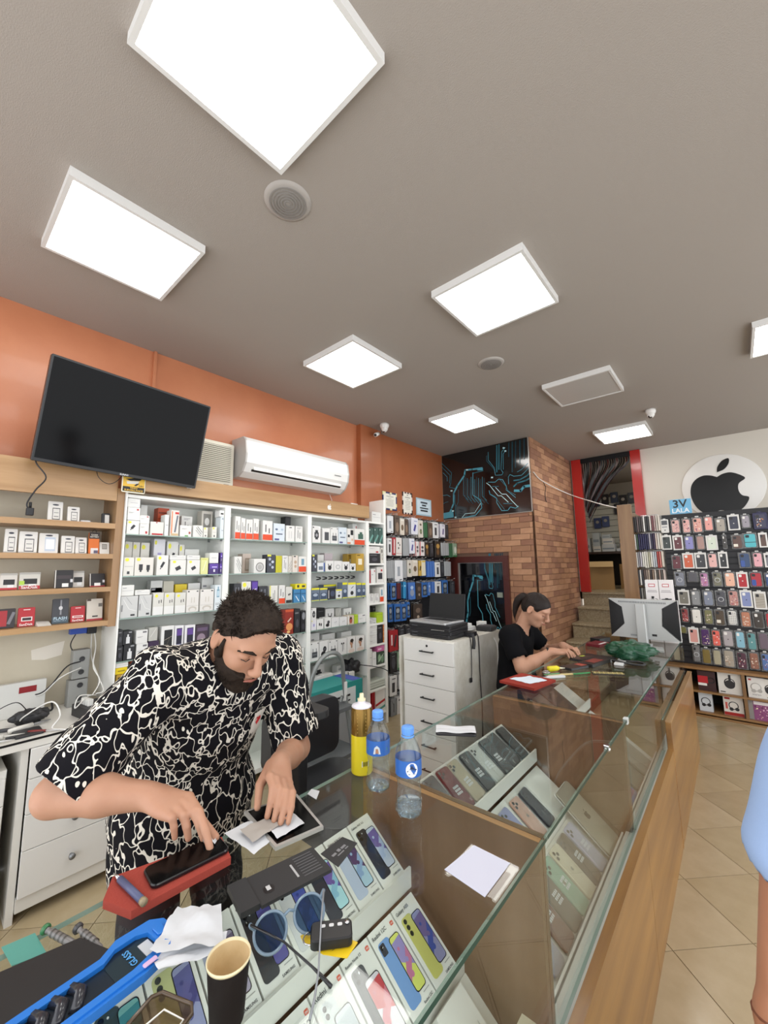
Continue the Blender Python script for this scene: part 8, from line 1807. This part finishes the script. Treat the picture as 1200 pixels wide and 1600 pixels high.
# shirt: black with thin white winding lines
def shirt_material():
    m = mat('shirt_black', '141318', .85, spec=.15); nt = m.node_tree; b = nt.nodes['Principled BSDF']
    tc_ = nt.nodes.new('ShaderNodeTexCoord'); n = nt.nodes.new('ShaderNodeTexNoise'); n.inputs['Scale'].default_value = 48; n.inputs['Detail'].default_value = 0
    mp = nt.nodes.new('ShaderNodeMapping'); mp.inputs['Scale'].default_value = (1.0, 1.0, .66); nt.links.new(tc_.outputs['Object'], mp.inputs[0]); nt.links.new(mp.outputs[0], n.inputs['Vector'])
    sub = nt.nodes.new('ShaderNodeVectorMath'); sub.operation = 'SUBTRACT'; sub.inputs[1].default_value = (.5, .5, .5); nt.links.new(n.outputs['Color'], sub.inputs[0])
    sc = nt.nodes.new('ShaderNodeVectorMath'); sc.operation = 'SCALE'; sc.inputs['Scale'].default_value = .052; nt.links.new(sub.outputs[0], sc.inputs[0])
    ad = nt.nodes.new('ShaderNodeVectorMath'); ad.operation = 'ADD'; nt.links.new(mp.outputs[0], ad.inputs[0]); nt.links.new(sc.outputs[0], ad.inputs[1])
    masks = []
    for scale, th, off in ((25, .046, 0.), ):
        vo = nt.nodes.new('ShaderNodeTexVoronoi'); vo.feature = 'DISTANCE_TO_EDGE'; vo.inputs['Scale'].default_value = scale; vo.inputs['Randomness'].default_value = .8; nt.links.new(ad.outputs[0], vo.inputs['Vector'])
        lt_ = nt.nodes.new('ShaderNodeMath'); lt_.operation = 'LESS_THAN'; lt_.inputs[1].default_value = th; nt.links.new(vo.outputs['Distance'], lt_.inputs[0]); masks.append(lt_)
    mxx = masks[0]
    mx = nt.nodes.new('ShaderNodeMixRGB'); mx.inputs[1].default_value = (*lin('0f0e13'), 1); mx.inputs[2].default_value = (*lin('d8d2c6'), 1); nt.links.new(mxx.outputs[0], mx.inputs[0]); nt.links.new(mx.outputs[0], b.inputs['Base Color']); return m
v = Vox(grid(-1.75, -.98, [(-1.75, -.98)], .006, .006), grid(.17, 1.10, [(0, 2)], .006, .006), grid(.50, 1.34, [(0, 2)], .006, .006))
v.ell((-1.43, .66, .90), (.160, .205, .17), None, .06); v.ell((-1.34, .66, 1.03), (.150, .195, .17), None, .06); v.ell((-1.27, .665, 1.14), (.135, .20, .12), None, .05); v.ell((-1.44, .66, .76), (.165, .21, .10), None, .05); v.cap((-1.44, .60, .72), (-1.44, .60, .56), .155, .150, .05); v.cap((-1.44, .72, .72), (-1.44, .72, .56), .155, .150, .05)
v.cap(shR, shL, .080, .078, .05); v.cap((-1.235, .66, 1.19), (-1.20, .66, 1.235), .085, .070, .03)
eR = np.array(shR) + (np.array(elR) - shR) * .93; eL = np.array(shL) + (np.array(elL) - shL) * .86
v.cap(shR, eR, .078, .083, .03); v.cap(shL, eL, .076, .080, .03)
for a, e, el in ((shR, eR, elR), (shL, eL, elL)):
    d = (np.array(el) - a); d /= np.linalg.norm(d); v.cap(np.array(e) - d * .02, np.array(e) + d * .12, .064, .075, .004, '-')
    X, Y, Z = v._g(tuple(slice(0, len(q)) for q in v.ax)); pl = ((X - e[0]) * d[0] + (Y - e[1]) * d[1] + (Z - e[2]) * d[2]).astype(np.float32); near = ((X - e[0]) ** 2 + (Y - e[1]) ** 2 + (Z - e[2]) ** 2) < .19 ** 2
    out_ = (Y < .40) if e[1] < .6 else (Y > .84); v.f = np.where(near & out_, np.maximum(v.f, pl), v.f)
v.cap((-1.20, .66, 1.22), HP(-.02, 0, -.05), .072, .066, .006, '-')
v.f = np.maximum(v.f, (.585 - v._g(tuple(slice(0, len(q)) for q in v.ax))[2]).astype(np.float32))
wr = lambda X, Y, Z: .0035 * np.sin(34 * Y + 22 * Z + 6 * np.sin(9 * X)) * np.sin(17 * Z - 8 * X + 5 * Y) + .002 * np.sin(60 * (X + Z) + 10 * Y)
shirt = obj('shirt', v.mesh('shirt', [shirt_material()], noise=wr), man)
# chest patch with a heart
pn = Vector((.80, .18, -.56)).normalized(); pu = Vector((.50, .05, .86)); pr_ = pu.cross(pn).normalized(); pu = pn.cross(pr_).normalized()
def surf(y, z):      # shirt front at (y, z): farthest +x point inside the field
    iy = int(np.argmin(abs(v.ax[1] - y))); iz = int(np.argmin(abs(v.ax[2] - z))); r = np.where(v.f[:, iy, iz] < 0)[0]; return float(v.ax[0][r[-1]]) if len(r) else -1.2
pc_ = MB(); hv = MB(); N_ = 8; pt = lambda u, w_, e: (surf(.766 + .025 * u, .985 + .046 * w_) + e, .766 + .025 * u + .006 * w_, .985 + .046 * w_)
pc_.raw([pt(-1 + 2 * i / N_, -1 + 2 * j / N_, .009) for i in range(N_ + 1) for j in range(N_ + 1)], [(i * (N_ + 1) + j, (i + 1) * (N_ + 1) + j, (i + 1) * (N_ + 1) + j + 1, i * (N_ + 1) + j + 1) for i in range(N_) for j in range(N_)], P('dcd6cc', .7), True)
pc_.build('chest_patch', shirt)
hp_ = [(.55 * (16 * math.sin(t) ** 3) / 17, .40 + .36 * (13 * math.cos(t) - 5 * math.cos(2 * t) - 2 * math.cos(3 * t) - math.cos(4 * t)) / 17) for t in [2 * math.pi * k / 28 for k in range(28)]]
hv.raw([pt(a * .9, b_, .0125) for a, b_ in hp_], [tuple(range(28))], P('b8262c', .6)).build('heart', shirt)
tr = mat('trousers_dark', '1b1c22', .8); v = Vox(grid(-1.75, -1.2, [], .01, .01), grid(.35, .98, [], .01, .01), grid(.03, 1.0, [], .01, .01))
for s_, a in ((-1, .55), (1, .77)): v.cap((-1.47, a, .84), (-1.42, a - .01 * s_, .46), .108, .078, .03); v.cap((-1.42, a, .46), (-1.50, a, .09), .076, .060, .02)
v.ell((-1.45, .66, .86), (.142, .178, .11), None, .04); obj('trousers', v.mesh('trousers', [tr]), man)
# hair, beard, brows, shoes
hairm = mat('hair_dark', '1a1411', .6, spec=.15, bump=(400, .6), noise=(120, .3, '352a22'))
def headpart(c, Rm, s, parts, cuts, name, m, parent, noise=None, h=.0026, carve=()):
    lo = np.array(c) - .17; hi = np.array(c) + .17; v = Vox(*[grid(lo[i], hi[i], [], h, h) for i in range(3)]); P_ = lambda q: np.array(c) + Rm @ np.array(q) * s
    for q, r in parts: v.ell(P_(q), np.array(r) * s, Rm, .012)
    for q, n in cuts: v.half(P_(q), Rm @ np.array(n))
    for q, r in carve: v.ell(P_(q), np.array(r) * s, Rm, .006, '-')
    return obj(name, v.mesh(name, [m], noise=noise), parent)
def tuft(c, Rm, amp, fr=150):
    def fn(X, Y, Z):
        q = [(X - c[0]) * Rm[0, i] + (Y - c[1]) * Rm[1, i] + (Z - c[2]) * Rm[2, i] for i in range(3)]
        return amp * (np.sin(fr * q[1] + 40 * q[0] + 3 * np.sin(60 * q[2])) * .6 + np.sin(fr * 1.7 * q[1] - 50 * q[2] + 4 * np.sin(45 * q[0])) * .5 + .5 * np.sin(95 * q[0] + 60 * q[2]))
    return fn
headpart(hc, HR, 1.04, [((-.002, 0, .044), (.102, .081, .084)), ((.030, 0, .075), (.072, .062, .055)), ((-.016, 0, .012), (.089, .0765, .078))], [((.086, 0, .077), (.50, 0, -.78)), ((.046, 0, .028), (.82, 0, -.45)), ((.0, 0, -.012), (.30, 0, -.95))], 'hair', hairm, man, tuft(hc, HR, .0022))
headpart(hc, HR, 1.04, [((.034, 0, -.052), (.069, .064, .066)), ((.058, 0, -.094), (.044, .043, .036)), ((.012, 0, -.03), (.055, .072, .05)), ((.082, 0, -.043), (.022, .036, .012))], [((.03, 0, -.026), (.28, 0, .96)), ((-.012, 0, 0), (-1, 0, .1))], 'beard', hairm, man, tuft(hc, HR, .0014, 190), carve=[((.112, 0, -.0555), (.022, .024, .0105)), ((.115, 0, -.022), (.03, .02, .016)), ((.088, .04, -.012), (.045, .03, .026)), ((.088, -.04, -.012), (.045, .03, .026))])
def tufts(name, m, parent, c, Rm, sc, ell_c, ell_r, test, n, L, r, lean, seed):
    rr = random.Random(seed); mb = MB(); k = 0; c = np.array(c)
    while k < n:
        d = np.array([rr.gauss(0, 1) for _ in range(3)]); d /= np.linalg.norm(d); p = np.array(ell_c) + d * np.array(ell_r)
        if not test(p): continue
        nn = d / np.array(ell_r); nn /= np.linalg.norm(nn); q = nn * .55 + np.array(lean) + np.array([rr.gauss(0, .22) for _ in range(3)]); q /= np.linalg.norm(q)
        a = Vector(c + Rm @ (p - nn * .002) * sc); e = Vector(c + Rm @ (p + q * L * rr.uniform(.7, 1.2)) * sc); u = (e - a).cross(Vector((.3, .5, .8))).normalized() * r; v_ = (e - a).normalized().cross(u)
        mb.raw([a + u, a - u * .5 + v_ * .87, a - u * .5 - v_ * .87, e], [(0, 1, 3), (1, 2, 3), (2, 0, 3)], m, True); k += 1
    return mb.build(name, parent, kind='stuff')
tufts('hair_tufts', hairm, man, hc, HR, 1.04, (-.002, 0, .044), (.101, .080, .083), lambda p: (p[0] - .086) * .5 - (p[2] - .077) * .78 < -.004 and p[2] > .03 and (p[0] - .046) * .82 - (p[2] - .028) * .45 < 0, 1500, .017, .0026, (.45, .12, .1), 2)
tufts('beard_tufts', hairm, man, hc, HR, 1.04, (.034, 0, -.052), (.068, .063, .065), lambda p: p[2] < -.045 - .28 * p[0] and p[0] > 0, 900, .010, .0018, (.1, 0, -.5), 3)
for q in (-1, 1):
    MB().tube([HP(.099, q * .013, .029), HP(.098, q * .030, .037), HP(.088, q * .047, .036), HP(.074, q * .058, .027)], [.0035, .0056, .0046, .002], hairm, 7).build('eyebrow', man)
    MB().tube([HP(.0905, q * .020, .006), HP(.0945, q * .032, .003), HP(.086, q * .045, .006)], .0012, P('17110e'), 5).build('eyelashes', man)
    MB().tube([HP(.030 + .0, q * .0785, .03), HP(.028, q * .0775, .0), HP(.03, q * .072, -.03)], [.004, .007, .009], hairm, 8).build('sideburn', man)
MB().tube([HP(.1085, -.020, -.0585), HP(.1135, 0, -.056), HP(.1085, .020, -.0585)], [.002, .0042, .002], mat('lip_man', '9a5a4c', .45), 8).build('lips', man)
for a in (.55, .77): MB().rbox(-1.55, -1.31, a - .045, a + .045, .001, .085, P('202024', .5), .04, 'z', 5).build('shoe', man)

# ---------------------------------------------------------------- the woman
wom = thing('person', 'dark-haired woman with a ponytail in a black t-shirt working behind the far counter', 'person', (0, 0, 0))
hc2 = np.array((-1.095, 2.88, 1.172)); HR2 = head_frame((.86, -.05, -.50), (.48, 0, .87)); WP = lambda f, l, u: hc2 + HR2 @ np.array([f, l, u]) * 1.0
sR, sL = (-1.225, 2.73, 1.005), (-1.225, 3.05, 1.005); eR2, eL2 = (-1.125, 2.67, .815), (-1.12, 3.13, .85); wR2, wL2 = (-.975, 2.80, .915), (-.965, 3.02, .92)
v = Vox(grid(-1.55, -.80, [(-1.25, -.80)], .0038, .009), grid(2.55, 3.25, [(2.68, 3.08)], .0038, .009), grid(0, 1.33, [(.86, 1.33)], .0038, .011))
for s_, a in ((-1, 2.80), (1, 3.0)):
    v.cap((-1.24, a, .56), (-1.02, a + .02 * s_, .57), .085, .065, .04); v.cap((-1.02, a + .02 * s_, .56), (-1.10, a + .02 * s_, .09), .055, .038, .02); v.cap((-1.10, a + .02 * s_, .05), (-1.0, a + .02 * s_, .038), .038, .032, .02)
v.ell((-1.26, 2.90, .60), (.12, .17, .12), None, .05); v.ell((-1.27, 2.90, .76), (.09, .13, .15), None, .05); v.ell((-1.255, 2.89, .92), (.090, .145, .11), None, .05)
v.cap(sR, sL, .045, .045, .05); v.cap((-1.22, 2.89, .99), WP(-.03, 0, -.05), .050, .044, .03)
v.cap(sR, eR2, .048, .043, .02); v.cap(eR2, (-1.07, 2.72, .85), .044, .042, .01); v.cap((-1.07, 2.72, .85), wR2, .041, .024, .015)
v.cap(sL, eL2, .044, .038, .02); v.cap(eL2, wL2, .039, .023, .015)
head(v, hc2, HR2, .96)
hand(v, wR2, (-.905, 2.84, .918), (.1, -.1, .98), [(-.845, 2.868, .889), (-.848, 2.850, .888), (-.855, 2.832, .888), (-.868, 2.812, .888)], -1, thumb=(-.868, 2.885, .892), r=.0078)
hand(v, wL2, (-.895, 2.965, .918), (.1, .1, .98), [(-.845, 2.925, .889), (-.842, 2.945, .888), (-.845, 2.965, .888), (-.855, 2.985, .888)], 1, thumb=(-.872, 2.912, .892), r=.0078)
obj('body', v.mesh('body', [skin2]), wom)
v = Vox(grid(-1.6, -.98, [], .008, .008), grid(2.52, 3.27, [], .008, .008), grid(.50, 1.10, [], .008, .008))
v.ell((-1.26, 2.90, .64), (.135, .185, .15), None, .05); v.ell((-1.265, 2.90, .78), (.115, .16, .16), None, .05); v.ell((-1.25, 2.89, .92), (.112, .165, .12), None, .05); v.cap(sR, sL, .064, .062, .05)
f1 = np.array(sR) + (np.array(eR2) - sR) * .62; f2 = np.array(sL) + (np.array(eL2) - sL) * .62
v.cap(sR, f1, .064, .066, .03); v.cap(sL, f2, .062, .063, .03)
for a, e, el in ((sR, f1, eR2), (sL, f2, eL2)):
    d = (np.array(el) - a); d /= np.linalg.norm(d); v.cap(e - d * .0, e + d * .15, .052, .075, .004, '-')
v.cap((-1.20, 2.89, 1.02), WP(-.02, 0, -.06), .058, .055, .006, '-')
obj('t_shirt', v.mesh('t_shirt', [mat('tshirt_black', '0c0c0f', .9, spec=.12)], noise=lambda X, Y, Z: .003 * np.sin(30 * Y + 25 * Z) * np.sin(20 * Z - 15 * X)), wom)
v = Vox(grid(-1.6, -.9, [], .011, .011), grid(2.6, 3.2, [], .011, .011), grid(.03, .75, [], .011, .011))
for s_, a in ((-1, 2.80), (1, 3.0)): v.cap((-1.24, a, .56), (-1.02, a + .02 * s_, .57), .100, .080, .04); v.cap((-1.02, a + .02 * s_, .56), (-1.10, a + .02 * s_, .09), .072, .055, .02)
v.ell((-1.26, 2.90, .60), (.133, .185, .12), None, .05); obj('trousers', v.mesh('trousers', [mat('jeans_dark', '1e2433', .8)]), wom)
hair2 = mat('hair_black_brown', '130d0b', .5, spec=.25, bump=(300, .4), noise=(90, .3, '231814'))
headpart(hc2, HR2, .96, [((-.004, 0, .040), (.100, .0795, .085)), ((-.02, 0, .010), (.087, .077, .078))], [((.088, 0, .072), (.80, 0, -.60)), ((.020, 0, -.012), (.42, 0, -.9))], 'hair', hair2, wom, tuft(hc2, HR2, .0014, 90))
MB().tube(smooth_path([WP(-.085, 0, .035), WP(-.112, .0, .030), WP(-.130, -.005, -.01), WP(-.125, -.008, -.06), WP(-.105, -.008, -.115), WP(-.085, -.006, -.15)], 5), [.018] + [.030] * 8 + [.030, .029, .028, .026, .025, .024, .022, .020, .018, .016, .013, .010, .008, .005, .003, .002, .002][:17], hair2, 12).build('ponytail', wom)
MB().lathe([(.019, -.006), (.022, 0), (.019, .006)], P('8a6f4c'), seg=14).build('hair_tie', wom, M=Matrix.Translation(Vector(WP(-.098, 0, .033))) @ Matrix.Rotation(R(90), 4, 'Y'))
for q in (-1, 1):
    MB().tube([WP(.088, q * .014, .028), WP(.088, q * .029, .034), WP(.073, q * .047, .030)], [.0016, .0028, .0012], hair2, 6).build('eyebrow', wom)
    MB().tube([WP(.084, q * .020, .004), WP(.088, q * .031, .001), WP(.080, q * .043, .004)], .0011, P('17110e'), 5).build('eyelashes', wom)
MB().tube([WP(.0995, -.017, -.0545), WP(.104, 0, -.052), WP(.0995, .017, -.0545)], [.002, .0038, .002], mat('lip_woman', '9c5650', .45), 8).build('lips', wom)
wv = Vector(wR2); dv = (Vector((-.905, 2.84, .918)) - wv).normalized()
MB().tube([wv - dv * .010, wv - dv * .028], .0262, P('1a1a1d'), 16).build('wristband', wom)
for a in (2.78, 3.02): MB().rbox(-1.15, -.965, a - .04, a + .04, .001, .075, P('2a2a2e', .5), .035, 'z', 4).build('shoe', wom)

t = thing('stool', 'plain black stool under the woman behind the far counter', 'stool', (-1.27, 2.90, 0))
MB().lathe([(0, .39), (.15, .39), (.16, .40), (.16, .435), (.15, .445), (0, .445)], P('1a1a1c', .5), seg=28).build('seat', t)
for k in range(4):
    a = R(45 + 90 * k); MB().tube([(.10 * math.cos(a), .10 * math.sin(a), .39), (.14 * math.cos(a), .14 * math.sin(a), .001)], .012, grey_metal, 8).build('leg', t)

# ---------------------------------------------------------------- the customer at the right edge
vis = thing('person', 'person in a light blue t-shirt at the right edge, arm hanging with a thin bracelet', 'person', (0, 0, 0))
c3_ = np.array((.33, 1.0, 1.60)); HR3 = head_frame((-.75, .35, -.30), (-.15, 0, 1)); VP_ = lambda f, l, u: c3_ + HR3 @ np.array([f, l, u]) * .96
sA, sB = (.118, .93, 1.300), (.42, 1.20, 1.300); eA, wA = (.022, .985, .985), (-.024, .965, .755)
v = Vox(grid(-.15, .62, [(-.15, .12)], .004, .009), grid(.62, 1.42, [(.85, 1.08)], .004, .009), grid(0, 1.76, [(.55, 1.15), (1.45, 1.75)], .0045, .011))
v.cap(sA, sB, .055, .055, .04); v.ell((.275, 1.06, 1.16), (.13, .13, .19), None, .05); v.ell((.27, 1.07, .93), (.14, .14, .12), None, .05)
for dx, dy in ((-.055, -.06), (.055, .06)): v.cap((.22 + dx, 1.07 + dy, .90), (.22 + dx, 1.07 + dy, .48), .085, .056, .03); v.cap((.22 + dx, 1.07 + dy, .48), (.23 + dx, 1.06 + dy, .08), .052, .038, .02); v.cap((.23 + dx, 1.06 + dy, .045), (.14 + dx, 1.12 + dy, .036), .038, .032, .02)
v.cap((.22, 1.06, 1.33), VP_(-.02, 0, -.05), .052, .050, .03); head(v, c3_, HR3, .96)
v.cap(sA, eA, .048, .039, .02); v.cap(eA, wA, .040, .024, .015); v.cap(sB, (.50, 1.28, 1.05), .048, .040, .02); v.cap((.50, 1.28, 1.05), (.40, 1.20, .83), .040, .025, .015)
hand(v, wA, (-.030, .975, .675), (-.9, -.3, 0), [(-.022, .950, .58), (-.016, .968, .572), (-.01, .985, .578), (-.004, 1.0, .59)], -1, thumb=(-.012, .932, .635), r=.0082, curl=.006)
hand(v, (.40, 1.20, .83), (.385, 1.185, .755), (.6, .6, 0), [(.37, 1.16, .665), (.375, 1.18, .655), (.38, 1.20, .66), (.385, 1.215, .67)], 1, thumb=(.355, 1.17, .72), r=.0082, curl=.006)
obj('body', v.mesh('body', [skin3]), vis)
v = Vox(grid(-.15, .65, [], .008, .008), grid(.65, 1.45, [], .008, .008), grid(.76, 1.42, [], .008, .008))
v.ell((.275, 1.06, 1.16), (.155, .155, .22), None, .05); v.ell((.27, 1.07, .93), (.165, .165, .15), None, .05); v.cap(sA, sB, .074, .074, .04)
for a, e in ((sA, eA), (sB, (.50, 1.28, 1.05))):
    a = np.array(a); d = np.array(e) - a; f_ = a + d * .90; v.cap(a, f_, .070, .072, .03); d /= np.linalg.norm(d); v.cap(f_ - d * .01, f_ + d * .12, .052, .07, .004, '-')
v.cap((.22, 1.06, 1.34), VP_(-.02, 0, -.06), .062, .058, .006, '-'); v.f = np.maximum(v.f, (.84 - v._g(tuple(slice(0, len(q)) for q in v.ax))[2]).astype(np.float32))
obj('t_shirt', v.mesh('t_shirt', [mat('tshirt_blue', '93abd2', .9, bump=(500, .2))], noise=lambda X, Y, Z: .004 * np.sin(40 * X + 12 * Z) * np.sin(9 * Z + 20 * Y)), vis)
v = Vox(grid(-.05, .5, [], .011, .011), grid(.8, 1.4, [], .011, .011), grid(.07, 1.0, [], .011, .011))
for dx, dy in ((-.055, -.06), (.055, .06)): v.cap((.22 + dx, 1.07 + dy, .90), (.22 + dx, 1.07 + dy, .48), .10, .075, .03); v.cap((.22 + dx, 1.07 + dy, .48), (.23 + dx, 1.06 + dy, .10), .073, .058, .02)
v.ell((.22, 1.07, .90), (.152, .152, .1), None, .04); obj('trousers', v.mesh('trousers', [mat('jeans_grey', '4a5160', .8)]), vis)
headpart(c3_, HR3, .96, [((-.004, 0, .042), (.104, .083, .087)), ((-.02, 0, .005), (.092, .080, .085))], [((.084, 0, .062), (.55, 0, -.75)), ((.030, 0, -.02), (.80, 0, -.5))], 'hair', hair2, vis, tuft(c3_, HR3, .0016, 90))
wv = Vector(wA); MB().tube([wv + Vector((.027 * math.cos(k * .5), .027 * math.sin(k * .5), .012 + .004 * math.cos(k * .5))) for k in range(14)], .0026, P('6a3a26', .4), 6).build('bracelet', vis)
for dx, dy in ((-.055, -.06), (.055, .06)): MB().rbox(-.06, .15, -.042, .042, .001, .075, P('d0d0d0', .5), .035, 'z', 4).build('shoe', vis, M=Matrix.Translation((.16 + dx, 1.10 + dy, 0)) @ Matrix.Rotation(R(145), 4, 'Z'))
